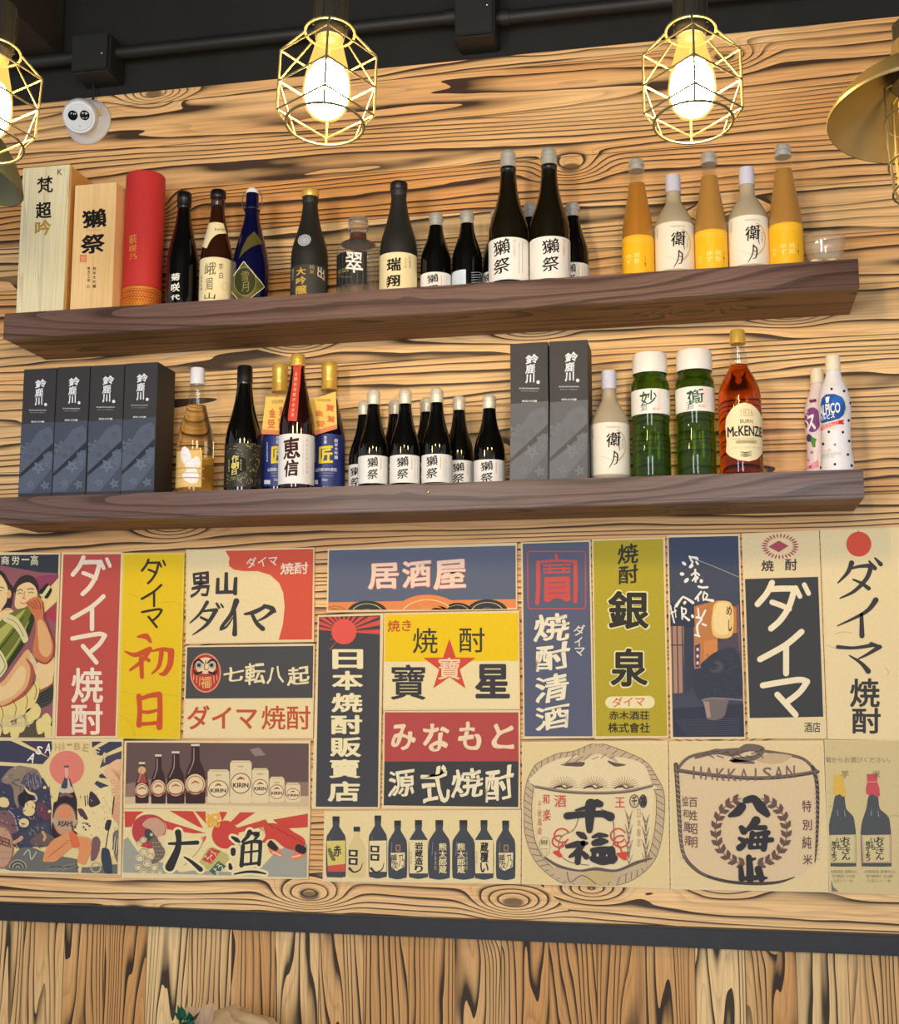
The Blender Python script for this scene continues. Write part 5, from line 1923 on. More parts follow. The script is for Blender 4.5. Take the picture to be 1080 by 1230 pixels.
# arm and hand
d.blob([(165, 355), (200, 325), (240, 318), (268, 350), (276, 400), (270, 450), (300, 500), (335, 590), (336, 660), (305, 720), (262, 730), (215, 690), (205, 640), (222, 540), (218, 450), (195, 410)], 10, ink(206, 120, 76))
d.blob([(236, 470), (262, 460), (300, 520), (322, 600), (318, 660), (290, 690), (250, 660), (240, 580)], 11, SKIN)
d.stroke([(268, 350), (276, 420), (300, 505), (336, 600), (330, 680), (285, 728), (225, 700)], [5, 6, 7, 9, 9, 9, 6], 12, ink(150, 62, 52))
for q in range(4):
    d.stroke([(172 + q * 20, 356 - q * 7), (196 + q * 18, 372 - q * 4), (214 + q * 14, 392)], 5, 12, ink(150, 66, 50))
P.pic = d.done()
d = P.part('lettering')
d.text('高', 190, 62, 236, 124, 3, ink(232, 220, 180), 0.012)
d.rect(134, 84, 182, 92, 3, ink(232, 220, 180))
d.text('労', 74, 66, 120, 120, 3, ink(232, 220, 180), 0.02)
d.text('商', 8, 66, 58, 120, 3, ink(232, 220, 180), 0.02)
d.text('大日本酒造', 10, 1042, 176, 1070, 7, ink(206, 190, 150), 0.015)
d.text('株式会社製', -10, 1082, 186, 1118, 7, ink(206, 190, 150), 0.02)
d.done()

# 2 red with white katakana
P = Poster('narrow red poster with cream brush katakana over two kanji, beside the yellow poster', ((333, 105), (664, 105), (635, 1110), (297, 1112)), p5)
d = P.part('printed_panel')
d.fill([(341, 115), (654, 115), (626, 1098), (306, 1100)], 1, BRICK)
d.done()
d = P.part('lettering')
CW = ink(244, 222, 196)
katakana_daima(d, ((388, 125, 600, 335), (388, 338, 566, 524), (384, 538, 576, 706)), 24, 2, CW)
d.text('焼', 386, 728, 558, 920, 2, CW, 0.022)
d.text('酎', 386, 924, 556, 1092, 2, CW, 0.022)
d.done()

# 3 yellow
P = Poster('narrow yellow poster with small black katakana over two large red kanji', ((664, 108), (998, 108), (972, 1115), (634, 1112)), p5, (232, 208, 80))
d = P.part('printed_panel')
d.fill([(672, 116), (990, 118), (964, 1106), (642, 1104)], 1, ink(236, 196, 30))
for pts in (((640, 856), (740, 872), (850, 868), (960, 884)), ((640, 980), (700, 1020), (730, 1100)), ((700, 330), (760, 350), (820, 345)), ((860, 380), (930, 372), (985, 390))):
    d.stroke(list(pts), 3, 2, ink(214, 176, 40))
d.done()
d = P.part('lettering')
katakana_daima(d, ((764, 140, 896, 275), (764, 278, 876, 398), (764, 408, 880, 512)), 13, 2, ink(56, 50, 34))
RD = ink(206, 84, 44)
d.stroke([(745, 562), (790, 560), (815, 590)], [10, 34, 14], 2, RD)
d.stroke([(675, 640), (730, 660), (800, 636)], [6, 26, 34], 2.4, RD)
d.stroke([(810, 628), (770, 690), (705, 742)], [28, 22, 14], 2.6, RD)
d.stroke([(764, 680), (768, 780)], [26, 22], 2.8, RD)
d.stroke([(790, 680), (806, 690)], 20, 2.8, RD)
d.stroke([(820, 640), (880, 628), (926, 640)], [10, 20, 30], 2.4, RD)
d.stroke([(926, 640), (920, 710), (890, 760), (862, 762)], [36, 32, 28, 8], 2.6, RD)
d.stroke([(874, 645), (860, 720), (822, 762)], [26, 22, 8], 2.9, RD)
d.stroke([(752, 884), (756, 960), (752, 1040)], [30, 26, 30], 2, RD)
d.stroke([(750, 902), (810, 880), (860, 874)], [20, 26, 34], 2.4, RD)
d.stroke([(864, 876), (866, 960), (862, 1050)], [28, 28, 34], 2.6, RD)
d.stroke([(760, 964), (800, 970), (852, 958)], [16, 20, 16], 2.8, RD)
d.stroke([(748, 1034), (800, 1032), (860, 1026)], [24, 20, 24], 2.8, RD)
d.done()

# 4 red wave board
P = Poster('cream board with a red wave shape at the right and dark brush characters', ((112, 96), (840, 84), (838, 620), (108, 632)), p6)
d = P.part('printed_panel')
d.fill([(118, 102), (834, 90), (832, 612), (114, 626)], 1, ink(240, 216, 164))
d.fill([(335, 102), (834, 92), (832, 606), (638, 608), (662, 520), (672, 420), (664, 340), (640, 285), (590, 240), (520, 218), (440, 218), (385, 210), (358, 190), (354, 165), (360, 145), (345, 120)], 2, ink(218, 88, 64))
d.done()
d = P.part('lettering')
d.text('男', 138, 222, 246, 364, 3, INKY, 0.03, 0.08, 0.04)
d.text('山', 280, 226, 402, 355, 3, INKY, 0.04, 0.06, 0.04)
for pts, w in ((((232, 395), (190, 460), (135, 512)), (22, 16, 8)), (((196, 448), (250, 440), (284, 440)), (10, 16, 24)), (((282, 440), (230, 520), (150, 580)), (26, 20, 6)), (((196, 480), (236, 500)), (14, 18)),
               (((286, 402), (300, 425)), (14, 16)), (((310, 405), (322, 422)), (10, 12)),
               (((398, 388), (370, 460), (318, 530), (306, 552)), (34, 24, 20, 8)), (((388, 445), (390, 520), (388, 575)), (18, 22, 30)), (((312, 548), (345, 530), (385, 470)), (16, 12, 6)),
               (((445, 462), (500, 450), (560, 420)), (12, 26, 20)), (((556, 415), (600, 430), (618, 448)), (20, 30, 14)), (((606, 444), (560, 480), (520, 500)), (26, 16, 8)), (((490, 470), (515, 515), (548, 545)), (20, 24, 28))):
    d.stroke(list(pts), list(w), 3.2, INKY)
    k = 0
WS = ink(244, 224, 196)
d.text('ダイマ', 455, 134, 634, 194, 3, WS, 0.014, 0.1, 0.02, -3)
d.text('焼酎', 648, 168, 806, 236, 3, WS, 0.02, 0.08, 0.02)
d.done()

# 5 daruma board
P = Poster('board with a round red doll face and pale brush characters on dark, red katakana beneath', ((108, 642), (842, 630), (832, 1168), (94, 1168)), p6)
d = P.part('printed_panel')
d.fill([(118, 650), (836, 638), (832, 938), (108, 942)], 1, ink(78, 76, 76))
d.fill([(108, 948), (832, 944), (826, 1162), (98, 1162)], 1, ink(240, 216, 164))
d.done()
d = P.part('lettering')
for ch, x0, y0, x1, y1 in (('七', 322, 760, 440, 845), ('転', 446, 735, 562, 862), ('八', 568, 758, 668, 858), ('起', 688, 758, 814, 866)):
    d.text(ch, x0, y0, x1, y1, 2, ink(240, 222, 176), 0.022, 0.1, 0.04)
d.text('ダイマ', 118, 980, 516, 1118, 2, ink(196, 86, 54), 0.02)
d.text('焼酎', 540, 982, 818, 1118, 2, ink(196, 86, 54), 0.012)
d.done()
d = P.part('doll_picture')
d.ellipse(223, 796, 88, 112, 2, ink(232, 150, 112))
d.ellipse(223, 796, 80, 104, 3, ink(186, 66, 50))
d.ellipse(224, 756, 58, 48, 4, ink(238, 208, 164))
for sx in (-1, 1):
    x = 222 + sx * 36
    d.stroke([(222 + sx * 10, 742), (x, 722), (222 + sx * 62, 736), (222 + sx * 68, 770)], [6, 14, 12, 5], 5, ink(50, 44, 44))
    d.ellipse(x, 752, 20, 20, 5.4, ink(176, 170, 160))
    d.ellipse(x, 752, 10, 10, 6.4, ink(50, 44, 44))
    d.stroke([(222 + sx * 20, 790), (222 + sx * 50, 800), (222 + sx * 68, 780)], [10, 16, 5], 5.4, ink(50, 44, 44))
    for q in range(3):
        d.stroke([(222 + sx * (30 + q * 18), 818 - q * 4), (222 + sx * (34 + q * 16), 868 - q * 16)], 5, 4, ink(236, 168, 120))
d.stroke([(226, 726), (216, 764), (222, 778), (240, 774)], 5, 5.2, ink(150, 96, 70))
d.stroke([(196, 800), (224, 806), (250, 798)], 8, 5.2, ink(180, 60, 50))
d.text('福', 196, 816, 250, 884, 5, ink(236, 176, 110), 0.02)
d.done()

# 6 izakaya
P = Poster('wide slate blue board with pale brush kanji above orange and black waves', ((86, 70), (908, 42), (910, 334), (80, 346)), p7)
d = P.part('printed_panel')
d.fill([(92, 76), (902, 48), (904, 326), (88, 338)], 1, ink(98, 104, 124))
d.done()
d = P.part('wave_pattern')
OR = ink(238, 142, 80)
d.fill([(88, 302), (904, 288), (904, 326), (88, 338)], 2, OR)
for cx, cy, r, cc in ((118, 350, 54, ink(206, 120, 62)), (258, 350, 88, ink(60, 62, 58)), (520, 362, 150, OR), (560, 352, 76, ink(206, 120, 62)), (650, 345, 66, ink(50, 56, 56)), (780, 345, 90, ink(60, 62, 58))):
    for q in range(4):
        rr = r * (1 - q * 0.22)
        pts = []
        for k in range(0, 25):
            a = math.pi + math.pi * k / 24
            pts.append((cx + rr * math.cos(a), min(cy + rr * math.sin(a) * 0.62, 334)))
        d.fill(pts, 3 + q + (0.3 if cx > 500 else 0), cc if q % 2 == 0 else ink(236, 214, 160))
        pts2 = [(cx + rr * 0.95 * math.cos(math.pi + math.pi * k / 24), min(cy + rr * 0.95 * math.sin(math.pi + math.pi * k / 24) * 0.62, 334)) for k in range(25)]
        d.fill(pts2, 3.3 + q + (0.3 if cx > 500 else 0), cc)
d.done()
d = P.part('lettering')
PK = ink(248, 214, 190)
ORK = ink(226, 120, 92)
for ch, x0, y0, x1, y1 in (('居', 262, 132, 394, 244), ('酒', 410, 120, 536, 238), ('屋', 546, 118, 688, 244)):
    d.text(ch, x0 - 2, y0 - 2, x1 + 2, y1 + 3, 2, ORK, 0.045, 0.06, 0.02)
    d.text(ch, x0, y0, x1, y1, 3.2, PK, 0.028, 0.06, 0.02)
d.done()

# 7 tall dark sign
P = Poster('tall narrow dark board with a rising red sun above cream block characters', ((42, 358), (328, 350), (312, 1200), (16, 1200)), p7)
d = P.part('printed_panel')
d.fill([(48, 366), (320, 358), (304, 1192), (24, 1192)], 1, ink(72, 70, 74))
d.done()
d = P.part('sun_emblem')
RS2 = ink(222, 84, 70)
c0 = (157, 430)
for a, l in ((-172, 110), (-160, 106), (-148, 110), (-135, 84), (-122, 76), (-108, 70), (-90, 70), (-72, 74), (-55, 84), (-40, 110), (-27, 150), (-14, 166), (0, 164), (150, 70), (128, 100), (170, 60)):
    a1, a2 = math.radians(a - 4), math.radians(a + 4)
    e = []
    for aa in (a1, a2):
        x, y = c0[0] + (l + 60) * math.cos(aa), c0[1] + (l + 60) * math.sin(aa)
        # keep the rays inside the printed field
        t = 1.0
        if x > 318: t = min(t, (318 - c0[0]) / (x - c0[0]))
        if x < 48: t = min(t, (48 - c0[0]) / (x - c0[0]))
        if y < 364: t = min(t, (364 - c0[1]) / (y - c0[1]))
        e.append((c0[0] + (x - c0[0]) * t, c0[1] + (y - c0[1]) * t))
    if 100 < a < 180:
        e = [(c0[0] + l * math.cos(math.radians(a - 1)), c0[1] + l * math.sin(math.radians(a - 1))), (c0[0] + l * math.cos(math.radians(a + 1)), c0[1] + l * math.sin(math.radians(a + 1)))]
    d.fill([c0, e[0], e[1]], 2, RS2)
d.ellipse(157, 430, 54, 55, 3, ink(232, 92, 78))
d.done()
d = P.part('lettering')
for ch, x0, y0, x1, y1 in (('日', 106, 506, 240, 592), ('本', 104, 600, 240, 684), ('焼', 102, 696, 238, 780), ('酎', 100, 792, 236, 876), ('販', 96, 888, 232, 974), ('賣', 92, 984, 228, 1066), ('店', 86, 1080, 226, 1168)):
    d.text(ch, x0, y0, x1, y1, 2, ink(246, 228, 180), 0.034)
d.done()

# 8 yellow star board
P = Poster('cream and yellow board with a red star between two large dark kanji', ((330, 350), (918, 338), (922, 768), (326, 772)), p7)
d = P.part('printed_panel')
d.fill([(336, 356), (914, 344), (916, 556), (332, 560)], 1, ink(242, 200, 20))
d.fill([(332, 561), (916, 557), (918, 762), (330, 766)], 1, ink(242, 220, 166))
d.done()
d = P.part('star_emblem')
st = []
for k in range(10):
    a = -math.pi / 2 + k * math.pi / 5
    r = 120 if k % 2 == 0 else 47
    st.append((615 + r * math.cos(a), 580 + r * math.sin(a)))
d.fill(st, 2, ink(214, 78, 56))
d.text('寶', 566, 542, 662, 638, 3, ink(244, 210, 170), 0.014)
d.done()
d = P.part('lettering')
d.text('焼き', 346, 378, 450, 430, 2, ink(196, 84, 40), 0.018, 0.06, 0.02)
d.text('焼', 456, 414, 564, 524, 2, ink(66, 62, 46), 0.006)
d.text('酎', 658, 412, 768, 520, 2, ink(66, 62, 46), 0.006)
d.text('寶', 360, 572, 512, 726, 2, INKY, 0.016)
d.text('星', 726, 570, 878, 720, 2, INKY, 0.036)
d.done()

# 9 red over black
P = Poster('board with cream hiragana on red above cream kanji on black', ((328, 774), (922, 770), (922, 1200), (322, 1200)), p7)
d = P.part('printed_panel')
d.fill([(334, 780), (916, 776), (916, 993), (332, 994)], 1, ink(184, 76, 72))
d.fill([(332, 994), (916, 993), (914, 1192), (328, 1192)], 1, ink(66, 66, 66))
d.done()
d = P.part('lettering')
for ch, x0, y0, x1, y1 in (('み', 358, 830, 466, 946), ('な', 500, 824, 614, 950), ('も', 652, 822, 756, 948), ('と', 800, 824, 896, 942)):
    d.text(ch, x0, y0, x1, y1, 2, ink(244, 214, 176), 0.032, 0.08, 0.05)
for ch, x0, y0, x1, y1 in (('源', 350, 1030, 466, 1146), ('式', 494, 1014, 612, 1180), ('焼', 622, 1024, 762, 1150), ('酎', 766, 1022, 892, 1166)):
    d.text(ch, x0, y0, x1, y1, 2, ink(244, 228, 190), 0.022, 0.14, 0.06)
d.done()

# 10 slate poster with the red seal
P = Poster('tall slate blue poster with a red square seal above cream brush kanji', ((74, 54), (470, 42), (492, 1165), (88, 1172)), p8)
d = P.part('printed_panel')
d.fill([(82, 62), (462, 50), (484, 1156), (96, 1164)], 1, ink(92, 96, 118))
d.done()
d = P.part('seal')
SR = ink(206, 84, 78)
fr = [(116, 106), (436, 106), (442, 116), (442, 420), (434, 430), (126, 432), (116, 422), (112, 116)]
for a, c in zip(fr, fr[1:] + fr[:1]):
    d.stroke([a, c], 6, 2, SR, smooth=False)
d.stroke([(276, 128), (278, 150)], 18, 2, SR)
for pts, w in ((((170, 168), (276, 158), (384, 164)), 14), (((172, 168), (174, 280), (168, 400)), 24), (((384, 164), (386, 280), (384, 390)), 24)):
    d.stroke(list(pts), w, 2.3, SR)
for y in (186, 206, 226):
    d.stroke([(206, y), (352, y - 4)], 11, 2.4, SR)
d.stroke([(240, 180), (240, 230)], 10, 2.6, SR)
d.stroke([(318, 180), (318, 230)], 10, 2.6, SR)
d.fill([(208, 252), (352, 248), (356, 385), (330, 392), (300, 372), (262, 374), (232, 396), (206, 388)], 2.2, SR)
for y in (284, 314, 344):
    d.stroke([(230, y), (330, y - 3)], 5, 3.2, ink(92, 96, 118))
d.done()
d = P.part('lettering')
for ch, x0, y0, x1, y1 in (('焼', 146, 458, 352, 616), ('酎', 152, 632, 350, 782), ('清', 154, 805, 346, 962), ('酒', 158, 978, 356, 1118)):
    d.text(ch, x0, y0, x1, y1, 2, ink(244, 230, 196), 0.024, 0.16, 0.06)
for ch, x0, y0, x1, y1 in (('ダ', 374, 524, 440, 584), ('イ', 380, 592, 424, 646), ('マ', 380, 652, 438, 700)):
    d.text(ch, x0, y0, x1, y1, 2, ink(236, 226, 206), 0.012, 0.05)
d.done()

# 11 olive green
P = Poster('tall olive green poster with two large black outlined kanji and a cream pill', ((478, 38), (894, 26), (914, 1164), (494, 1172)), p8)
d = P.part('printed_panel')
d.fill([(486, 46), (886, 34), (906, 1154), (502, 1162)], 1, ink(184, 164, 44))
d.done()
d = P.part('lettering')
BK = ink(54, 50, 38)
d.text('焼', 624, 62, 742, 176, 2, BK, 0.022, 0.12, 0.03)
d.text('酎', 628, 184, 740, 290, 2, BK, 0.022, 0.1, 0.03)
for ch, x0, y0, x1, y1 in (('銀', 566, 326, 806, 552), ('泉', 580, 652, 800, 878)):
    d.text(ch, x0 - 5, y0 - 5, x1 + 5, y1 + 5, 2, ink(240, 226, 170), 0.05)
    d.text(ch, x0 + 4, y0 + 4, x1 - 4, y1 - 4, 3.2, BK, 0.03)
d.text('赤木酒荘', 576, 1012, 804, 1062, 2, BK, 0.02)
d.text('株式會社', 570, 1078, 808, 1136, 2, BK, 0.02)
d.done()
d = P.part('pill_mark')
pl = [(590, 930)] + [(800 + 36 * math.cos(a), 962 + 36 * math.sin(a)) for a in [math.radians(-90 + 15 * k) for k in range(13)]] + [(590 + 36 * math.cos(a), 964 + 34 * math.sin(a)) for a in [math.radians(90 + 15 * k) for k in range(13)]]
d.fill(pl, 2, ink(240, 224, 172))
d.text('ダイマ', 594, 932, 778, 988, 3, ink(214, 96, 76), 0.006, 0.1)
d.done()

# 12 night street
P = Poster('dark night street poster with a glowing paper lantern and white brush writing', ((32, 14), (462, 6), (496, 1220), (52, 1222)), pN)
d = P.part('picture')
d.fill([(40, 28), (454, 18), (488, 1206), (62, 1208)], 1, ink(72, 76, 92))
d.fill([(40, 28), (454, 18), (456, 190), (44, 196)], 1.5, ink(66, 74, 98))
d.fill([(62, 1040), (486, 1010), (488, 1206), (62, 1208)], 2, ink(58, 60, 76))
d.stroke([(180, 150), (300, 196), (456, 262)], 5, 3, ink(150, 150, 160))
d.fill([(190, 436), (330, 400), (440, 440), (450, 700), (330, 720), (240, 820), (190, 780)], 3, ink(198, 128, 72))
d.fill([(330, 610), (450, 590), (462, 760), (330, 800)], 3.4, ink(86, 76, 86))
d.fill([(330, 630), (330, 760), (250, 800), (250, 640)], 3.4, ink(216, 140, 76))
d.fill([(440, 430), (456, 420), (466, 700), (444, 720)], 3.5, ink(130, 92, 92))
d.fill([(50, 420), (190, 410), (196, 556), (50, 560)], 3.6, ink(56, 60, 76))
d.fill([(136, 552), (190, 556), (190, 900), (140, 950)], 3.4, ink(62, 66, 80))
d.fill([(50, 552), (130, 552), (128, 945), (62, 956)], 4, ink(176, 136, 116))
for x in (68, 98, 128):
    d.stroke([(x - 8, 552), (x, 950)], 7, 5, ink(84, 72, 76), smooth=False, cap=False)
for y in (664, 952):
    d.stroke([(50, y), (130, y)], 7, 5.4, ink(84, 72, 76), smooth=False, cap=False)
d.fill([(190, 660), (232, 645), (230, 800), (194, 805)], 5, ink(186, 120, 110))
d.fill([(196, 668), (226, 656), (224, 792), (200, 796)], 6, ink(84, 70, 78))
for q in range(3):
    d.ellipse(212, 690 + q * 40, 8, 11, 7, ink(230, 206, 196), 10)
d.blob([(180, 830), (270, 740), (330, 700), (440, 690), (480, 960), (250, 1000), (190, 930)], 4.4, ink(60, 64, 76))
for q in range(8):
    rr = 14 + q * 4
    d.ring(320, 785, rr, rr, 3, 5 + q * 0.3, ink(88 + (q % 2) * 10, 88, 94), -150 + q * 20, 60 + q * 15, 14)
rnd = random.Random(11)
for q in range(70):
    x, y = rnd.uniform(250, 470), rnd.uniform(720, 960)
    a = rnd.uniform(0, 6.28)
    d.stroke([(x, y), (x + 16 * math.cos(a), y + 16 * math.sin(a))], 3, 5 + 0.02 * q, ink(80, 84, 88) if q % 2 else ink(44, 48, 60), smooth=False, cap=False)
d.blob([(238, 985), (300, 975), (395, 990), (390, 1010), (372, 1080), (330, 1106), (268, 1100), (252, 1010)], 7, ink(120, 108, 108))
d.fill([(244, 996), (280, 1000), (290, 1090), (268, 1096), (254, 1030)], 8, ink(172, 144, 132))
d.stroke([(240, 990), (310, 978), (480, 990)], 10, 8.4, ink(140, 126, 124))
for q in range(9):
    y = 1110 + q * 11
    d.stroke([(80 + q * 8, y), (200 + q * 20, y - 6), (460, y - 14 + q)], 3, 3 + 0.05 * q, ink(84, 86, 100))
d.done()
d = P.part('lantern_picture')
LN = [(300, 470), (306, 430), (330, 406), (370, 402), (405, 412), (422, 445), (426, 500), (424, 570), (414, 608), (385, 624), (340, 624), (306, 606), (294, 560), (294, 510)]
d.blob(LN, 8, ink(244, 196, 118))
d.blob([(304, 480), (330, 420), (372, 414), (400, 430), (404, 520), (396, 590), (350, 606), (312, 580)], 9, ink(250, 216, 150))
d.stroke([(340, 628), (342, 640)], 6, 8, ink(60, 56, 60))
d.text('め', 382, 432, 414, 488, 10, ink(60, 48, 46), 0.012)
d.text('し', 394, 514, 414, 582, 10, ink(60, 48, 46), 0.03)
d.done()
d = P.part('lettering')
WB = ink(246, 238, 222)
for x, y, rx, ry, rot in ((132, 182, 16, 9, 40), (120, 244, 14, 11, 10), (146, 282, 18, 11, -45), (174, 198, 16, 10, -40), (206, 268, 12, 14, 60), (234, 286, 10, 12, 0), (182, 494, 9, 12, -20), (136, 414, 9, 12, 30)):
    d.ellipse(x, y, rx, ry, 7, WB, 14, rot=rot)
for pts, w in ((((164, 140), (176, 166)), 12), (((168, 142), (206, 150), (212, 160)), (8, 16, 8)), (((184, 172), (176, 186)), 10), (((204, 172), (214, 186)), 12), (((198, 218), (200, 290)), 12), (((176, 250), (200, 236), (222, 250)), 11), (((200, 258), (182, 284)), 10),
               (((218, 318), (240, 324), (270, 322)), 14), (((232, 350), (210, 378), (200, 392)), 13), (((214, 372), (216, 402)), 11), (((252, 350), (244, 378), (248, 400)), 10), (((250, 354), (270, 366), (262, 386)), 10), (((246, 392), (270, 396), (302, 402)), (8, 14, 18)),
               (((86, 432), (108, 400), (126, 378)), (20, 14, 10)), (((126, 378), (156, 394), (184, 414)), (10, 14, 18)), (((118, 440), (122, 510)), 10), (((120, 448), (142, 452), (140, 478), (122, 480)), 10), (((124, 486), (140, 500), (160, 516)), (8, 12, 16)),
               (((214, 448), (220, 500)), 10), (((206, 500), (236, 510), (210, 550), (216, 610)), 14), (((240, 540), (262, 548)), 12), (((238, 500), (258, 460)), 12), (((196, 605), (224, 612)), 12),
               (((46, 480), (84, 460)), 9), (((50, 430), (64, 490), (74, 532)), 9), (((76, 440), (84, 500)), 6)):
    d.stroke(list(pts), w if isinstance(w, int) else list(w), 7.4, WB)
d.done()

# 13 diamond sun over a black panel
P = Poster('tall cream poster with a black panel of white katakana under a red rayed diamond', ((376, 40), (722, 26), (757, 958), (404, 958)), q1)
d = P.part('printed_panel')
d.fill([(391, 244), (718, 234), (741, 860), (412, 866)], 1, ink(66, 66, 68))
d.done()
d = P.part('diamond_emblem')
MG = ink(178, 76, 92)
d.fill([(496, 100), (542, 72), (586, 96), (542, 124)], 2, MG)
for k in range(28):
    a = 2 * math.pi * k / 28 + 0.05
    c_, s_ = math.cos(a), math.sin(a)
    d.stroke([(548 + 56 * c_, 98 + 38 * s_), (548 + 70 * c_, 98 + 48 * s_), (548 + 84 * c_, 98 + 58 * s_)], [2, 8, 1.5], 2, MG, cap=False)
d.done()
d = P.part('lettering')
d.text('焼', 464, 160, 520, 210, 2, INKY, 0.02)
d.text('酎', 570, 154, 624, 206, 2, INKY, 0.02)
katakana_daima(d, ((440, 252, 680, 470), (452, 474, 650, 670), (462, 686, 678, 856)), 27, 2, ink(246, 228, 192))
d.text('酒店', 656, 884, 728, 930, 2, INKY, 0.008)
d.done()

# 14 cream poster with the red ball
P = Poster('cream poster with a red ball above black brush katakana at the right edge', ((726, 24), (1110, 10), (1134, 968), (760, 960)), q1)
d = P.part('printed_panel')
d.fill([(730, 30), (1100, 14), (1124, 960), (764, 954)], 0.5, ink(240, 216, 166))
for pts in (((756, 540), (820, 556), (950, 548)), ((1020, 640), (1034, 660), (1028, 676)), ((790, 490), (830, 480), (870, 486))):
    d.stroke(list(pts), 3, 1, ink(206, 176, 124))
d.done()
d = P.part('sun_emblem')
d.ellipse(900, 88, 56, 56, 2, ink(220, 84, 60))
d.stroke([(897, 20), (898, 40)], 3, 2, ink(180, 80, 60))
d.done()
d = P.part('lettering')
for pts, w in ((((868, 172), (850, 215), (806, 262)), (24, 18, 6)), (((856, 200), (900, 188), (950, 184)), (10, 14, 20)), (((956, 182), (936, 240), (880, 298), (816, 330)), (22, 20, 16, 6)), (((874, 246), (910, 262), (944, 286)), (8, 14, 20)),
               (((946, 164), (972, 196)), (8, 20)), (((972, 150), (998, 178)), (8, 20)),
               (((976, 338), (930, 392), (804, 454)), (26, 18, 5)), (((912, 404), (914, 498)), (16, 24)),
               (((806, 548), (880, 552), (960, 540)), (18, 14, 18)), (((956, 536), (1000, 548)), (22, 10)), (((992, 548), (940, 580), (896, 602)), (22, 14, 6)), (((858, 586), (910, 620), (942, 656)), (6, 16, 26))):
    d.stroke(list(pts), list(w), 2.2, INKY)
d.text('焼', 860, 688, 994, 818, 2, INKY, 0.022)
d.text('酎', 870, 820, 998, 936, 2, INKY, 0.022)
d.done()

# 15 beer collage
P = Poster('old drinks collage with a dark bottle before a pink sun, cut by the left edge', ((-80, 58), (1010, 48), (992, 1168), (-100, 1152)), q2)
d = P.part('picture')
NV, CRM, YL = ink(66, 66, 86), ink(232, 206, 146), ink(238, 206, 120)
d.fill([(-70, 64), (1000, 58), (980, 1160), (-90, 1144)], 1, CRM)
d.fill([(-70, 64), (90, 64), (400, 205), (350, 260), (-70, 236)], 2, NV)
d.fill([(170, 64), (425, 62), (430, 130), (400, 205), (320, 150)], 2, ink(72, 62, 84))
d.fill([(-70, 268), (120, 276), (280, 310), (360, 380), (410, 470), (425, 620), (420, 720), (430, 860), (440, 900), (180, 960), (-70, 860)], 2, NV)
d.fill([(755, 62), (840, 62), (780, 110), (758, 126)], 2, NV)
d.fill([(780, 140), (900, 62), (1000, 60), (1000, 110), (830, 190), (800, 180)], 2, NV)
d.fill([(820, 290), (850, 205), (1000, 150), (1000, 215)], 2, ink(80, 70, 90))
for pts in (((812, 350), (840, 334), (880, 376), (820, 372)), ((775, 420), (795, 394), (895, 436), (830, 462))):
    d.fill(list(pts), 2, NV)
# bird of prey
BR = ink(150, 128, 110)
d.blob([(10, 400), (70, 310), (150, 270), (220, 280), (300, 300), (340, 360), (330, 420), (210, 440), (180, 520), (150, 620), (120, 560), (100, 440)], 3, BR)
d.blob([(190, 370), (260, 320), (340, 380), (350, 430), (300, 470), (200, 430)], 4, ink(96, 88, 104))
for q in range(14):
    d.stroke([(200 + q * 10, 350 + (q % 3) * 20), (210 + q * 10, 400 + (q % 4) * 14)], 5, 5, ink(170, 160, 170) if q % 2 else NV)
d.stroke([(205, 450), (240, 490), (290, 510), (300, 555), (250, 570)], [8, 22, 18, 14, 26], 5, CRM)
d.blob([(150, 520), (210, 480), (280, 540), (210, 600), (160, 590)], 4, ink(46, 40, 52))
for x, y, r in ((40, 580, 40), (240, 640, 50), (200, 740, 42), (250, 600, 44), (370, 450, 14), (410, 645, 14), (30, 570, 46)):
    d.ellipse(x, y, r, r * 0.9, 6 + r * 0.004, CRM, 18)
d.blob([(300, 590), (350, 570), (410, 640), (415, 700), (370, 720), (310, 670)], 5, ink(108, 66, 80))
d.blob([(0, 650), (60, 640), (130, 720), (150, 810), (60, 830), (0, 760)], 5, ink(130, 92, 96))
d.stroke([(75, 640), (120, 690), (150, 800)], 12, 6, ink(160, 150, 160))
d.blob([(170, 830), (250, 770), (340, 740), (400, 735), (415, 790), (400, 850), (330, 920), (220, 940)], 6.6, ink(70, 74, 86))
d.blob([(250, 890), (340, 820), (440, 850), (440, 920), (310, 940)], 7, ink(110, 92, 84))
d.stroke([(355, 815), (375, 850), (365, 880)], 22, 8, ink(206, 160, 110))
d.ellipse(20, 940, 98, 178, 7, ink(196, 152, 122))
d.ring(20, 940, 92, 170, 10, 8, ink(150, 100, 84))
for q in range(4):
    d.stroke([(-60, 850 + q * 60), (40, 870 + q * 55), (106, 900 + q * 40)], 3, 8, ink(150, 104, 86))
d.stroke([(120, 900), (160, 880), (180, 862)], [26, 30, 34], 8, ink(206, 152, 120))
rnd = random.Random(21)
for q in range(150):     # loose brush work over the dark half of the picture
    x, y = rnd.uniform(-60, 410), rnd.uniform(290, 930)
    if x > 330 and y < 420:
        continue
    a = rnd.uniform(-0.9, 0.9) + (1.2 if x > 200 else 0.2)
    l = rnd.uniform(14, 44)
    c_ = rnd.choice(((150, 128, 110), (96, 88, 104), (46, 42, 54), (196, 170, 130), (120, 84, 84), (70, 74, 96)))
    d.stroke([(x, y), (x + l * 0.5 * math.cos(a), y + l * 0.5 * math.sin(a) + 4), (x + l * math.cos(a), y + l * math.sin(a))], [2, rnd.uniform(4, 11), 1.5], 7.5, ink(*c_), cap=False)
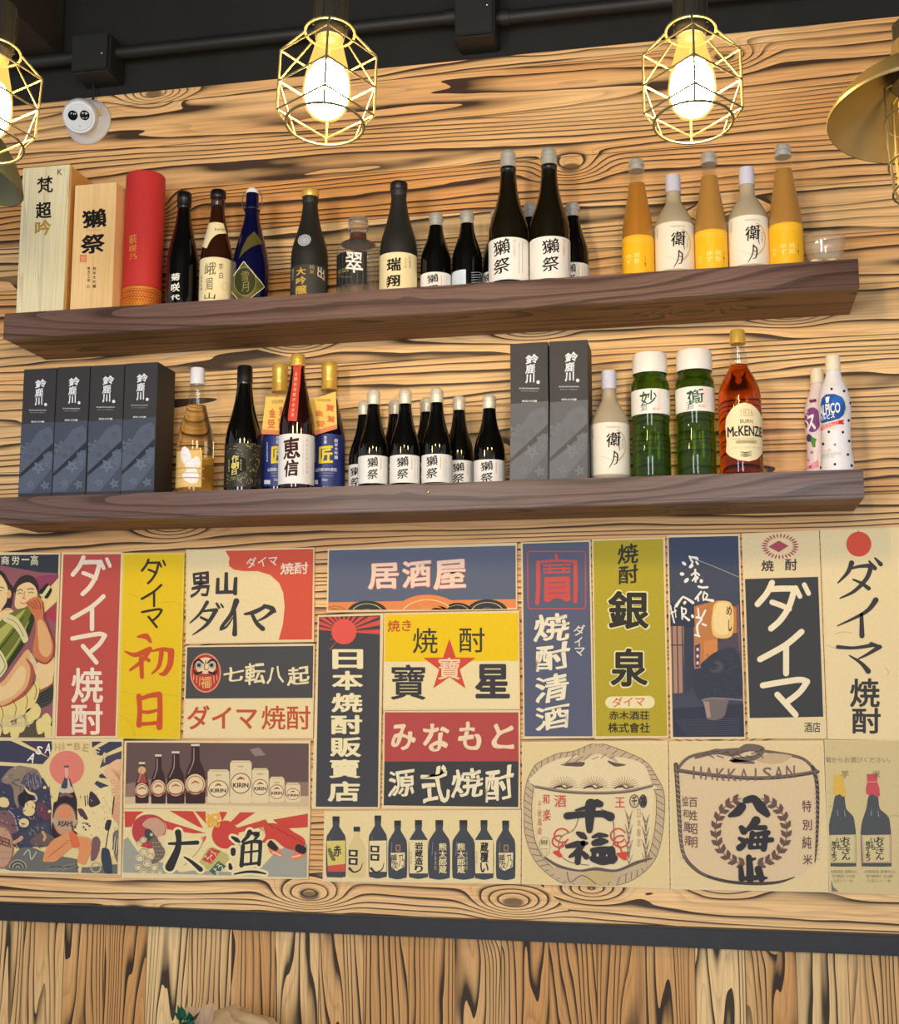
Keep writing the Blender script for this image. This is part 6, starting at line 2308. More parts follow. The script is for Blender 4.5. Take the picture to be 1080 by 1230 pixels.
for q in range(60):
    x, y = rnd.uniform(640, 985), rnd.uniform(470, 860)
    a = rnd.uniform(0, 3.1)
    l = rnd.uniform(10, 30)
    c_ = rnd.choice(((196, 160, 110), (216, 186, 130), (150, 120, 96), (240, 220, 170)))
    d.stroke([(x, y), (x + l * math.cos(a), y + l * math.sin(a))], rnd.uniform(3, 6), 7.2, ink(*c_), smooth=False, cap=False)
# sea at the foot
d.blob([(90, 1140), (110, 1020), (170, 950), (260, 940), (420, 1000), (640, 1040), (660, 1100), (780, 1100), (980, 1080), (980, 1160)], 5, ink(112, 110, 104))
for q in range(5):
    d.ring(150, 1110, 70 - q * 14, 66 - q * 13, 6, 6 + q * 0.2, ink(60, 62, 66) if q % 2 else ink(190, 178, 152), 180, 360, 16)
d.stroke([(200, 1000), (240, 960), (260, 1040), (300, 980)], 10, 6, ink(190, 184, 166))
for q in range(6):
    d.stroke([(390 + q * 30, 1130 - (q % 2) * 30), (500 + q * 30, 1100), (620, 1075 + q * 8)], 6, 6 + 0.1 * q, ink(70, 70, 70) if q % 2 else ink(150, 146, 130))
d.ring(790, 1105, 40, 40, 12, 7, ink(190, 176, 136))
d.blob([(640, 1050), (680, 1060), (665, 1160), (650, 1160)], 6, CRM)
# crab and cat
d.blob([(355, 1050), (380, 960), (440, 880), (560, 820), (600, 808), (650, 850), (740, 870), (755, 960), (720, 1040), (700, 1080), (640, 1060), (650, 960), (590, 945), (470, 1050), (400, 1060)], 8, ink(226, 150, 96))
d.blob([(570, 830), (600, 808), (640, 860), (660, 930), (600, 940)], 9, ink(226, 112, 74))
for q in range(7):
    d.stroke([(400 + q * 25, 1020 - q * 22), (440 + q * 25, 990 - q * 18)], 5, 9.3, ink(192, 104, 70))
d.blob([(640, 640), (690, 560), (720, 520), (800, 470), (900, 440), (940, 520), (930, 640), (900, 760), (800, 860), (700, 850), (610, 800), (640, 740)], 6, ink(238, 212, 156))
d.blob([(730, 590), (742, 486), (780, 500), (828, 576), (760, 612)], 7, ink(66, 54, 62))
d.blob([(640, 630), (680, 625), (725, 700), (712, 716), (668, 690)], 7, ink(88, 62, 70))
d.stroke([(700, 520), (705, 600)], 8, 7, ink(60, 54, 60))
d.stroke([(722, 516), (722, 590)], 7, 7, ink(60, 54, 60))
for x, y in ((598, 770), (622, 776), (600, 790), (690, 775), (706, 795), (738, 765), (720, 752)):
    d.ellipse(x, y, 9, 8, 8, ink(50, 46, 50), 10)
d.stroke([(680, 744), (710, 740), (730, 750)], 9, 8, ink(110, 100, 100))
# pink figure, fan and brush at the right
PKC = ink(236, 186, 142)
d.blob([(860, 310), (1000, 220), (1000, 620), (930, 520), (930, 440)], 6, PKC)
for q in range(6):
    d.stroke([(920 + q * 14, 300 + q * 4), (980, 380 + q * 4)], 4, 7, ink(196, 132, 100))
for q in range(16):
    x, y = 930 + (q * 37) % 66, 400 + (q * 53) % 400
    d.ring(x, y, 14, 16, 4, 7 + q * 0.05, ink(206, 140, 110), 0, 360, 10)
d.blob([(930, 620), (1000, 560), (990, 780), (920, 760)], 6.5, ink(226, 170, 126))
d.stroke([(940, 530), (926, 670)], 10, 8, ink(84, 44, 48))
d.ellipse(900, 860, 90, 170, 6.6, ink(236, 214, 156), 24)
d.blob([(880, 720), (920, 720), (900, 800), (864, 790)], 8, ink(64, 58, 66))
d.stroke([(905, 740), (870, 950)], 8, 9, ink(54, 44, 50))
d.blob([(840, 955), (870, 945), (905, 975), (925, 1150), (870, 1156), (836, 1050)], 9, ink(62, 68, 80))
d.blob([(930, 830), (990, 810), (985, 1080), (940, 1000)], 8, ink(130, 112, 104))
for q in range(5):
    d.stroke([(940 + q * 9, 850 + q * 8), (930 + q * 9, 960 + q * 10)], 7, 9, ink(226, 206, 160) if q % 2 else NV)
d.blob([(760, 880), (800, 850), (830, 900), (800, 1020), (750, 1050)], 7.5, ink(130, 92, 96))
pic = d.done()
d = P.part('sun_emblem')
d.ellipse(550, 290, 142, 142, 3, ink(228, 130, 112))
d.done()
d = P.part('bottle_picture')
DKB = ink(58, 42, 50)
d.blob([(534, 330), (556, 330), (562, 370), (590, 420), (610, 480), (632, 550), (634, 640), (632, 850), (520, 868), (430, 850), (440, 590), (470, 560), (490, 480), (510, 420), (530, 370)], 4, DKB)
d.blob([(486, 480), (518, 400), (540, 370), (560, 372), (592, 440), (606, 486), (540, 500)], 5, ink(214, 190, 160))
d.blob([(505, 450), (530, 380), (556, 378), (552, 455)], 6, ink(74, 70, 96))
d.stroke([(574, 384), (588, 440)], 10, 6, ink(74, 70, 96))
d.blob([(536, 290), (560, 290), (566, 330), (556, 372), (536, 372)], 5, ink(232, 170, 150))
d.rect(528, 270, 568, 286, 5, ink(120, 74, 84))
d.stroke([(500, 516), (545, 505), (590, 522)], 24, 6, ink(130, 96, 96))
d.ellipse(534, 715, 96, 134, 6, ink(206, 152, 116))
d.ring(534, 715, 92, 128, 7, 7, ink(150, 108, 90))
d.ellipse(536, 655, 46, 42, 8, ink(226, 140, 98))
d.stroke([(450, 720), (500, 760), (570, 764), (618, 730)], 44, 8, ink(190, 168, 140))
d.text('ASAHI', 476, 724, 600, 770, 9, ink(80, 60, 60), 0.03)
d.done()
d = P.part('lettering')
for ch, x0, y0, x1, y1, rot, c_ in (('A', 238, 165, 292, 245, 24, WB), ('S', 300, 110, 350, 180, 18, WB), ('A', 374, 88, 424, 172, 8, WB), ('H', 452, 88, 496, 150, 0, ink(214, 180, 120)), ('I', 512, 84, 528, 140, 0, ink(214, 180, 120)), ('-', 552, 92, 594, 106, 0, ink(180, 150, 110)),
                                   ('B', 612, 84, 660, 142, 4, ink(200, 168, 116)), ('E', 684, 92, 730, 156, 10, ink(200, 168, 116)), ('E', 770, 126, 820, 186, 20, ink(226, 200, 150)), ('R', 838, 166, 886, 240, 28, ink(226, 200, 150))):
    d.text(ch, x0, y0, x1, y1, 6, c_, 0.02, 0, 0, rot)
d.text('BEER', 0, 862, 96, 930, 9.5, ink(120, 74, 64), 0.02, -0.5)
d.done()

# 16 bottles and cans
P = Poster('brown poster showing four beer bottles and five cream cans in a row', ((42, 86), (1006, 84), (1004, 436), (36, 436)), q3)
d = P.part('printed_panel')
d.fill([(50, 94), (998, 92), (996, 428), (44, 430)], 1, ink(106, 82, 78))
d.fill([(46, 310), (200, 280), (996, 300), (996, 428), (44, 430)], 1.5, ink(150, 120, 104))
d.fill([(46, 376), (996, 372), (996, 428), (44, 430)], 2, ink(214, 186, 148))
d.fill([(690, 130), (740, 120), (775, 160), (720, 166)], 2, ink(150, 128, 122))
d.done()
BG = ink(66, 44, 44)
for x0, x1, yt, yb, nb, ly0, ly1, rb in ((98, 168, 196, 410, 118, 305, 380, 1), (180, 256, 156, 412, 204, 288, 374, 0), (262, 354, 140, 412, 292, 284, 372, 0), (358, 462, 102, 412, 392, 258, 364, 0)):
    d = P.part('bottle_picture')
    cx = (x0 + x1) / 2
    nw = (x1 - x0) * 0.19
    h = yb - yt
    d.fill([(cx - nw, yt + 8), (cx + nw, yt + 8), (cx + nw * 1.15, yt + h * 0.28), (x1 - 4, yt + h * 0.46), (x1, yt + h * 0.56), (x1, yb - 4), (x1 - 8, yb), (x0 + 8, yb), (x0, yb - 4), (x0, yt + h * 0.56), (x0 + 4, yt + h * 0.46), (cx - nw * 1.15, yt + h * 0.28)], 3, BG)
    if rb:
        d.fill([(cx - nw, yt + 60), (cx + nw, yt + 60), (x1 - 8, yt + h * 0.5), (x0 + 8, yt + h * 0.5)], 4, ink(166, 78, 64))
        d.ellipse(cx, yt + 42, 20, 20, 4.5, ink(226, 176, 120))
    d.fill([(cx - nw - 3, yt), (cx + nw + 3, yt), (cx + nw + 2, yt + 11), (cx - nw - 2, yt + 11)], 4, ink(226, 206, 180))
    d.stroke([(cx - nw * 0.4, yt + 20), (cx - nw * 0.5, yt + h * 0.3), (x0 + 14, yt + h * 0.5)], [4, 5, 3], 4.6, ink(176, 150, 140))
    d.ellipse(cx, (ly0 + ly1) / 2, (x1 - x0) * 0.49, (ly1 - ly0) / 2, 5, ink(234, 206, 160))
    d.ring(cx, (ly0 + ly1) / 2, (x1 - x0) * 0.42, (ly1 - ly0) / 2 * 0.8, 4, 6, ink(166, 96, 76))
    d.stroke([(cx - 18, (ly0 + ly1) / 2 - 4), (cx, (ly0 + ly1) / 2 - 14), (cx + 20, (ly0 + ly1) / 2 - 6)], [4, 12, 4], 6.3, ink(186, 116, 80))
    d.stroke([(x0 + 8, ly1 - 18), (cx, ly1 - 8), (x1 - 8, ly1 - 18)], 9, 6, ink(170, 92, 70))
    d.done()
for x0, x1, yt, yb, ly0, ly1 in ((474, 586, 234, 408, 290, 380), (590, 702, 188, 408, 252, 360), (704, 790, 228, 408, 284, 368), (794, 872, 272, 404, 312, 388), (878, 954, 304, 404, 332, 392)):
    d = P.part('can_picture')
    cx = (x0 + x1) / 2
    d.fill([(x0 + 10, yt), (x1 - 10, yt), (x1, yt + 14), (x1, yb - 8), (x1 - 8, yb), (x0 + 8, yb), (x0, yb - 8), (x0, yt + 14)], 3, ink(232, 210, 164))
    d.stroke([(x0 + 8, yt + 8), (x1 - 8, yt + 8)], 3, 4, ink(190, 162, 120), cap=False)
    d.ellipse(cx, (ly0 + ly1) / 2, (x1 - x0) * 0.47, (ly1 - ly0) / 2, 4, ink(150, 92, 74))
    d.ellipse(cx, (ly0 + ly1) / 2, (x1 - x0) * 0.43, (ly1 - ly0) / 2 * 0.9, 5, ink(238, 216, 172))
    h = (ly1 - ly0) * 0.2
    d.text('KIRIN', x0 + (x1 - x0) * 0.14, (ly0 + ly1) / 2 - h * 0.1, x1 - (x1 - x0) * 0.14, (ly0 + ly1) / 2 + h, 6, ink(80, 52, 46), 0.03)
    d.stroke([(cx - h, (ly0 + ly1) / 2 - h * 0.8), (cx, (ly0 + ly1) / 2 - h * 1.3), (cx + h, (ly0 + ly1) / 2 - h * 0.9)], [2, h * 0.7, 2], 6, ink(160, 100, 76))
    d.text('BEER', cx - 14, yt + 26, cx + 14, yt + 34, 4, ink(150, 110, 84))
    d.done()

# 17 big catch
P = Poster('festive fishing poster with black brush kanji, red sun rays, a fish and a red crab', ((18, 30), (1048, 26), (1034, 418), (4, 412)), pF)
d = P.part('printed_panel')
GRY = ink(166, 162, 148)
RC = ink(208, 74, 62)
d.fill([(24, 38), (1040, 34), (1028, 410), (12, 404)], 1, ink(238, 216, 158))
d.fill([(12, 200), (40, 186), (90, 260), (150, 300), (240, 330), (330, 380), (400, 370), (640, 380), (790, 340), (860, 262), (940, 230), (1030, 225), (1028, 410), (12, 404)], 2, GRY)
for pts in (((22, 44), (130, 44), (90, 70), (60, 130), (24, 132)), ((270, 40), (400, 40), (456, 136), (430, 130)), ((410, 40), (470, 40), (470, 110)), ((230, 90), (470, 164), (400, 166), (240, 140)), ((545, 44), (590, 42), (560, 100)),
            ((660, 42), (745, 40), (640, 120), (600, 110)), ((625, 140), (800, 88), (820, 120), (640, 165)), ((840, 90), (1036, 40), (1034, 132), (900, 140))):
    d.fill(list(pts), 2, RC)
d.stroke([(470, 180), (430, 260), (350, 344)], 3, 2.5, ink(150, 120, 80))
for q in range(4):
    d.stroke([(445 + q * 4, 190 + q * 8), (470, 182 + q * 3)], 4, 2.5, RC)
d.done()
d = P.part('sun_emblem')
d.ellipse(578, 172, 74, 78, 3, RC)
d.done()
d = P.part('fish_picture')
d.ellipse(158, 150, 98, 92, 3, ink(236, 206, 160))
d.blob([(64, 160), (75, 100), (120, 66), (180, 62), (230, 85), (250, 130), (246, 170), (200, 190), (190, 240), (150, 250), (110, 235), (80, 205)], 4, ink(190, 70, 70))
d.blob([(120, 120), (150, 85), (200, 80), (240, 110), (246, 160), (205, 186), (170, 150)], 5, ink(206, 160, 130))
d.blob([(136, 150), (160, 140), (200, 185), (220, 220), (246, 260), (235, 300), (190, 330), (158, 330), (190, 290), (170, 220), (140, 205)], 6, ink(120, 104, 92))
d.blob([(136, 150), (160, 140), (186, 178), (150, 212), (138, 200)], 7, ink(74, 74, 76))
d.ellipse(172, 172, 9, 9, 8, ink(206, 190, 150))
for q in range(18):
    d.ellipse(180 + (q % 4) * 14 + q, 216 + (q // 4) * 22, 4, 4, 7, ink(176, 156, 130), 8)
for cx, cy, r in ((128, 200, 20), (105, 220, 18), (130, 262, 26), (165, 285, 20), (110, 300, 24), (150, 330, 24), (190, 350, 22), (100, 350, 20), (130, 380, 24), (180, 385, 20), (220, 380, 18)):
    d.ellipse(cx, cy, r, r * 0.8, 8 + r * 0.01, ink(226, 206, 158), 16)
    d.ring(cx, cy, r * 0.7, r * 0.5, 3, 9.2, ink(120, 104, 84), 150, 400, 14)
d.done()
d = P.part('crab_picture')
d.blob([(780, 210), (800, 180), (790, 120), (830, 108), (900, 120), (960, 160), (1010, 190), (1020, 230), (960, 258), (900, 240), (850, 200), (812, 200), (795, 218)], 4, RC)
for q in range(5):
    d.stroke([(790 + q * 12, 150 - q * 6), (760 + q * 12, 130 - q * 6), (744 + q * 16, 136 - q * 8)], [4, 7, 3], 4.3, ink(196, 90, 66))
for q in range(5):
    d.stroke([(820 + q * 40, 115 + q * 20), (850 + q * 40, 135 + q * 22)], 4, 5, ink(160, 50, 44))
for cx, cy, sg in ((860, 262, 0), (985, 268, 1)):
    d.blob([(cx - 45, cy - 20), (cx - 10, cy - 38), (cx + 20, cy - 10), (cx + 38, cy + 30), (cx, cy + 26), (cx - 30, cy + 14)] if not sg else [(cx - 8, cy - 40), (cx + 36, cy - 20), (cx + 34, cy + 20), (cx - 10, cy + 42), (cx - 44, cy + 36), (cx - 30, cy + 4)], 5, ink(232, 130, 100))
    d.blob([(cx - 50, cy - 30), (cx - 30, cy - 60), (cx + 10, cy - 20), (cx + 2, cy), (cx - 20, cy - 6)] if not sg else [(cx - 20, cy - 6), (cx - 10, cy - 44), (cx + 40, cy - 24), (cx + 30, cy + 12)], 6, ink(54, 48, 48))
    d.stroke([(cx - 20, cy + 6), (cx + 26, cy + 26)] if not sg else [(cx - 36, cy + 28), (cx + 8, cy + 18)], 6, 7, ink(244, 220, 180))
d.done()
d = P.part('lettering')
HAL, BKK = ink(240, 222, 172), ink(52, 50, 50)
DAI = (([(318, 160), (322, 200), (316, 250), (296, 300), (272, 350)], [36, 30, 36, 44, 52]), ([(268, 222), (340, 220), (424, 216)], [14, 20, 24]), ([(352, 296), (390, 320), (442, 364)], [8, 18, 28]))
RYO = (([(616, 186), (640, 200), (656, 212)], [14, 26, 14]), ([(622, 258), (622, 278)], [30, 26]), ([(604, 336), (608, 356)], [16, 24]), ([(714, 158), (700, 184), (672, 212)], [30, 22, 14]), ([(706, 166), (760, 168), (740, 200)], [14, 22, 12]),
       ([(676, 236), (672, 290), (668, 342)], [24, 22, 26]), ([(680, 222), (730, 210), (770, 212)], [16, 18, 24]), ([(772, 214), (770, 280), (764, 336)], [24, 20, 22]), ([(690, 270), (760, 262)], [12, 12]), ([(724, 216), (720, 330)], [14, 14]), ([(676, 338), (764, 328)], [16, 16]),
       ([(628, 390), (690, 378), (750, 378), (802, 388)], [8, 14, 16, 8]))
for st_ in DAI + RYO:
    d.stroke(st_[0], [w + 26 for w in st_[1]], 3.5, HAL)
for st_ in DAI + RYO:
    d.stroke(st_[0], st_[1], 4.5, BKK)
d.text('祝', 468, 52, 552, 134, 5, ink(240, 176, 60), 0.03, 0.12, 0.03)
d.fill([(480, 250), (510, 240), (590, 280), (600, 310), (520, 402), (430, 330)], 3.2, ink(196, 184, 110))
d.fill([(498, 244), (552, 262), (502, 334), (450, 312)], 5, RC)
d.text('ラーメ', 474, 262, 530, 318, 6, ink(244, 226, 190), 0.01, 0, 0, -54)
d.fill([(540, 318), (584, 346), (524, 404), (490, 374)], 5, ink(74, 104, 84))
d.text('よう', 512, 340, 566, 384, 6, ink(236, 226, 190), 0.02, 0, 0, -45)
d.done()

# 18 row of nine bottles
P = Poster('cream board picturing nine dark shochu bottles in a row', ((78, 96), (1024, 90), (1022, 448), (70, 436)), q4)
d = P.part('printed_panel')
d.fill([(84, 102), (1016, 96), (1014, 440), (76, 430)], 0.5, ink(238, 214, 158))
d.done()
SL = ink(74, 76, 82)
spec = ((88, 182, 122, 418, 'flower'), (192, 278, 172, 418, 'ghost'), (292, 380, 118, 418, 'maru'), (386, 476, 142, 422, 'small'), (484, 578, 140, 420, 'iwa'), (580, 682, 140, 424, 'tall'), (694, 800, 140, 424, 'tall'), (800, 892, 140, 424, 'iwa'), (904, 996, 142, 426, 'small'))
for x0, x1, yt, yb, kind in spec:
    d = P.part('bottle_picture')
    cx = (x0 + x1) / 2
    w = x1 - x0
    nw = w * 0.17
    g = ink(226, 200, 142) if kind == 'ghost' else SL
    d.blob([(cx - nw, yt + 22), (cx + nw, yt + 22), (cx + nw, yt + 48), (cx + w * 0.36, yt + 78), (x1, yt + 112), (x1, yb - 18), (x1 - 14, yb - 3), (cx, yb + 3), (x0 + 14, yb - 3), (x0, yb - 18), (x0, yt + 112), (cx - w * 0.36, yt + 78), (cx - nw, yt + 48)], 1, g)
    d.fill([(cx - nw - 1, yt), (cx + nw + 1, yt), (cx + nw + 1, yt + 23), (cx - nw - 1, yt + 23)], 2, ink(58, 56, 60))
    d.stroke([(x0 + w * 0.2, yt + 105), (x0 + w * 0.16, yt + 170)], 3, 2, ink(130, 132, 138) if kind != 'ghost' else ink(240, 220, 170))
    LB, DKT = ink(238, 216, 164), ink(56, 54, 56)
    if kind == 'flower':
        d.fill([(x0 + 2, 240), (x1 - 2, 238), (x1 - 2, 388), (x0 + 8, 388)], 2, ink(222, 200, 110))
        d.fill([(x0 + 6, 360), (x1 - 2, 350), (x1 - 2, 388), (x0 + 8, 388)], 3, ink(206, 90, 76))
        d.text('赤', 122, 260, 160, 315, 3, DKT, 0.03, 0.05, 0.04)
        for q in range(4):
            d.ellipse(104 + q * 6, 285 + q * 14, 9, 12, 3, ink(120, 110, 60), 12, rot=q * 40)
    elif kind in ('ghost', 'maru'):
        if kind == 'maru':
            d.fill([(x0 + 3, 240), (x1 - 2, 238), (x1 - 2, 388), (x0 + 3, 388)], 2, LB)
        xx = x0 if kind == 'ghost' else x0 + 4
        for yy in (282, 322) if kind == 'ghost' else (262, 302):
            d.fill([(xx + 4, yy), (xx + 48, yy + 2), (xx + 46, yy + 34), (xx + 4, yy + 32)], 3, DKT)
            d.fill([(xx + 14, yy + 8), (xx + 38, yy + 10), (xx + 36, yy + 26), (xx + 14, yy + 24)], 4, LB)
        d.stroke([(xx + 8, 372), (xx + 30, 390), (xx + 60, 376), (xx + 70, 345)], [12, 7, 5, 2], 4.5, DKT)
    elif kind == 'small':
        d.rect(cx - 10, 258, cx + 14, 290, 2, ink(176, 120, 100))
        d.rect(cx - 4, 264, cx + 8, 284, 3, SL)
        d.fill([(x0 + 12, 298), (x1 - 10, 296), (x1 - 12, 364), (x0 + 40, 384), (x0 + 16, 370)], 2, LB)
        d.text('勝', cx - 32, 304, cx - 2, 344, 3, DKT, 0.01, 0.05, 0.04)
        d.text('次', cx - 30, 340, cx + 2, 376, 3, DKT, 0.01, 0.05, 0.04)
        d.text('乃', cx + 4, 306, cx + 32, 366, 3, DKT, 0.0, 0.05, 0.04)
    elif kind == 'iwa':
        d.fill([(x0 + 2, 236), (x1 - 2, 236), (x1 - 2, 396), (x0 + 4, 396)], 2, LB)
        d.column('岩蔵造り' if x0 < 600 else '蔵覆い', cx - 18, 246, cx + 22, 392, 3, DKT, 0.035, 0.02)
        d.column('芋焼酎', x0 + 8, 290, x0 + 15, 350, 3, ink(150, 120, 90))
    else:
        xo = cx - 2 if x0 < 690 else cx - 30
        d.column('熊太郎蔵', xo, 250, xo + 38, 396, 2, LB, 0.022, 0.02)
        xs = x0 + 28 if x0 < 690 else x1 - 42
        d.column('本格焼酎', xs, 290, xs + 10, 380, 2, ink(200, 176, 130))
    d.done()

# 19 wrapped barrel with ropes
P = Poster('cream poster of a straw roped barrel with black kanji over a red tassel', ((84, 104), (944, 96), (956, 970), (82, 942)), q5)
d = P.part('printed_panel')
d.fill([(88, 108), (938, 100), (950, 962), (86, 936)], 0.4, ink(234, 208, 152))
d.done()
d = P.part('barrel_picture')
OUT, STR, STR2 = ink(104, 92, 86), ink(204, 178, 142), ink(160, 138, 112)
LBR = ink(236, 214, 168)
d.blob([(165, 340), (190, 260), (300, 205), (450, 190), (640, 190), (780, 220), (840, 300), (860, 360), (850, 560), (830, 720), (780, 800), (640, 860), (500, 870), (330, 840), (220, 780), (175, 640)], 1, LBR)
# rope round the outside
rope = [(180, 255), (140, 330), (120, 440), (118, 560), (135, 680), (180, 790), (260, 870), (370, 930), (520, 945), (680, 915), (780, 860), (850, 780), (885, 660), (900, 520), (895, 400), (850, 310), (800, 240), (700, 190), (560, 140), (500, 140), (400, 180), (290, 200), (180, 255)]
d.stroke(rope, 52, 2, OUT)
d.stroke(rope, 45, 3, STR)
for k in range(len(rope) - 1):
    a, b_ = rope[k], rope[k + 1]
    for q in range(3):
        t = (q + 0.5) / 3
        x, y = a[0] + (b_[0] - a[0]) * t, a[1] + (b_[1] - a[1]) * t
        dx, dy = b_[0] - a[0], b_[1] - a[1]
        l = math.hypot(dx, dy)
        nx, ny = -dy / l, dx / l
        ux, uy = dx / l, dy / l
        d.stroke([(x + nx * 22 - ux * 14, y + ny * 22 - uy * 14), (x, y), (x - nx * 22 + ux * 14, y - ny * 22 + uy * 14)], 4, 4, OUT)
d.blob([(190, 260), (300, 205), (400, 186), (520, 180), (680, 196), (800, 235), (850, 350), (840, 385), (160, 360)], 4.5, LBR)
d.stroke([(168, 368), (330, 396), (520, 405), (700, 396), (850, 362)], 16, 5.5, OUT)
d.stroke([(168, 364), (330, 391), (520, 400), (700, 391), (850, 358)], 9, 6.5, STR2)
for cx in (330, 510, 690):
    for q in range(15):
        a = math.radians(180 + q * 180 / 14)
        d.stroke([(cx + 16 * math.cos(a), 372 + 14 * math.sin(a)), (cx + 88 * math.cos(a), 372 + 68 * math.sin(a))], [5, 2], 5, ink(150, 124, 96), smooth=False, cap=False)
    d.stroke([(cx - 60, 376), (cx - 20, 364), (cx + 10, 378), (cx + 50, 366)], [8, 12, 8, 6], 6, ink(84, 60, 60))
for pts, w in ((((312, 238), (360, 226), (450, 222), (440, 248), (350, 246)), 1), (((590, 212), (630, 225), (700, 238), (640, 250), (600, 230)), 1)):
    d.blob(list(pts), 5.4, ink(104, 84, 84))
d.stroke([(330, 232), (430, 200), (520, 150), (580, 170), (640, 218)], [14, 36, 46, 36, 14], 5, STR)
for q in range(6):
    d.stroke([(350 + q * 50, 225 - q * 6 if q < 4 else 200), (400 + q * 45, 175 + (q % 2) * 16)], 4, 6, OUT)
d.blob([(240, 860), (330, 840), (470, 870), (600, 868), (720, 840), (780, 800), (860, 790), (840, 830), (700, 880), (610, 920), (480, 950), (360, 930)], 5, STR)
d.blob([(440, 880), (610, 862), (600, 930), (460, 946)], 6, ink(206, 178, 124))
d.stroke([(220, 785), (300, 835), (420, 862), (520, 852), (640, 862), (760, 815), (850, 790)], [12, 18, 12, 20, 14, 20, 8], 7, OUT)
d.stroke([(350, 870), (370, 930), (440, 890), (520, 940)], 5, 7, OUT)
# bottle outline, tassels, pines
d.stroke([(420, 545), (390, 620), (320, 660), (300, 720), (320, 780), (380, 815), (480, 830)], 4, 7, OUT)
d.stroke([(550, 500), (610, 530), (625, 600), (625, 690), (600, 800)], 5, 7, OUT)
TS = ink(206, 84, 66)
for cx, sg in ((315, -1), (655, 1)):
    d.ring(cx + sg * -4, 655, 44, 40, 9, 7.4, TS, 30, 340)
    d.ring(cx + sg * 12, 690, 40, 34, 9, 7.7, TS, 0, 300)
    d.stroke([(cx - sg * 10, 700), (cx + sg * 14, 740), (cx + sg * 24, 764)], 9, 7.9, TS)
    d.blob([(cx + sg * 24, 744), (cx + sg * 50, 744 + 10), (cx + sg * 8, 800 - 14), (cx - sg * 6, 770)] if sg < 0 else [(640, 760), (706, 752), (696, 802), (660, 784)], 8, ink(222, 78, 60))
for cx, y0, y1 in ((715, 500, 790), (815, 520, 780)):
    for q in range(10):
        y = y0 + (y1 - y0) * q / 10
        d.stroke([(cx, y + 60), (cx - 26 + (q % 3) * 8, y)], [5, 2], 7, ink(110, 98, 84), smooth=False, cap=False)
        d.stroke([(cx, y + 60), (cx + 22 - (q % 3) * 8, y + 6)], [5, 2], 7.3, ink(130, 116, 98), smooth=False, cap=False)
pic = d.done()
d = P.part('lettering')
BK2, RD2 = ink(62, 58, 60), ink(206, 92, 70)
for pts, w in ((((495, 452), (520, 462), (545, 470)), (6, 40, 34)), (((510, 475), (460, 492), (400, 506)), (34, 22, 8)), (((350, 540), (420, 532), (480, 528)), (36, 34, 30)), (((480, 530), (560, 528), (605, 544)), (30, 34, 46)), (((490, 470), (484, 540), (482, 625)), (54, 48, 30)),
               (((412, 640), (440, 655), (462, 672)), (18, 34, 14)), (((350, 720), (410, 706), (466, 700)), (20, 34, 16)), (((446, 700), (410, 750), (366, 780)), (28, 30, 14)), (((420, 740), (412, 812)), (30, 30)), (((440, 756), (464, 780)), (22, 30)),
               (((502, 664), (540, 652), (586, 656)), (14, 26, 14)), (((510, 700), (550, 690), (584, 690)), (30, 40, 18)), (((498, 742), (540, 740), (590, 742)), (22, 34, 40)), (((500, 790), (560, 806), (625, 790)), (30, 40, 40)), (((510, 740), (506, 800)), (26, 22)), (((610, 740), (616, 800)), (40, 40)), (((560, 746), (556, 800)), (40, 30))):
    d.stroke(list(pts), [q * 1.22 for q in w], 9, BK2)
d.text('酒', 276, 416, 344, 488, 7, RD2, 0.008)
d.text('王', 632, 430, 692, 490, 7, RD2, 0.01)
d.text('和', 206, 412, 246, 470, 7, RD2, 0.008, 0.1, 0.04)
d.text('楽', 208, 500, 252, 570, 7, RD2, 0.008, 0.1, 0.04)
d.column('千秋萬歳', 176, 450, 200, 650, 7, ink(196, 132, 100), 0.004, 0.15)
d.column('日本醸造', 762, 500, 784, 720, 7, ink(196, 160, 120), 0.0, 0.2)
for x, ch in ((747, '千'), (798, '福')):
    rx = 29 if x < 780 else 23
    d.ellipse(x, 453, rx, 40, 7, ink(66, 60, 62))
    d.ellipse(x, 453, rx - 5, 35, 8, ink(214, 190, 150) if x < 780 else ink(120, 108, 100))
    d.text(ch, x - 16, 424, x + 16, 482, 9, ink(56, 52, 54), 0.03, 0.06)
d.ring(218, 720, 32, 56, 3, 7, ink(170, 150, 116))
for q in range(3):
    d.column('一二三', 196 + q * 14, 682, 206 + q * 14, 760, 7.2, ink(150, 130, 100))
d.done()

# 20 barrel with a wreath
P = Poster('cream poster of a roped barrel with a leaf wreath round black kanji', ((50, 76), (742, 72), (768, 752), (58, 738)), q6)
d = P.part('printed_panel')
d.fill([(54, 80), (738, 76), (762, 746), (62, 732)], 0.4, ink(234, 208, 156))
d.done()
d = P.part('barrel_picture')
RP, RPD = ink(120, 102, 92), ink(82, 70, 66)
d.blob([(88, 200), (130, 150), (220, 130), (400, 120), (600, 140), (690, 190), (712, 260), (710, 560), (690, 640), (600, 690), (450, 715), (250, 690), (150, 630), (110, 560)], 1, ink(228, 200, 158))
d.stroke([(88, 200), (140, 148), (240, 124), (380, 112), (520, 126), (640, 150), (692, 190), (714, 215)], 14, 2, RP)
d.stroke([(80, 204), (200, 222), (400, 240), (560, 235), (716, 212)], 17, 3, RPD)
d.stroke([(80, 202), (200, 219), (400, 237), (560, 232), (716, 209)], 9, 4, RP)
d.stroke([(82, 180), (88, 260), (96, 400), (104, 520), (120, 590), (160, 640), (220, 678), (320, 704), (440, 712), (540, 706), (612, 684)], [20, 20, 18, 16, 16, 16, 14, 14, 16, 12, 4], 3.4, RPD)
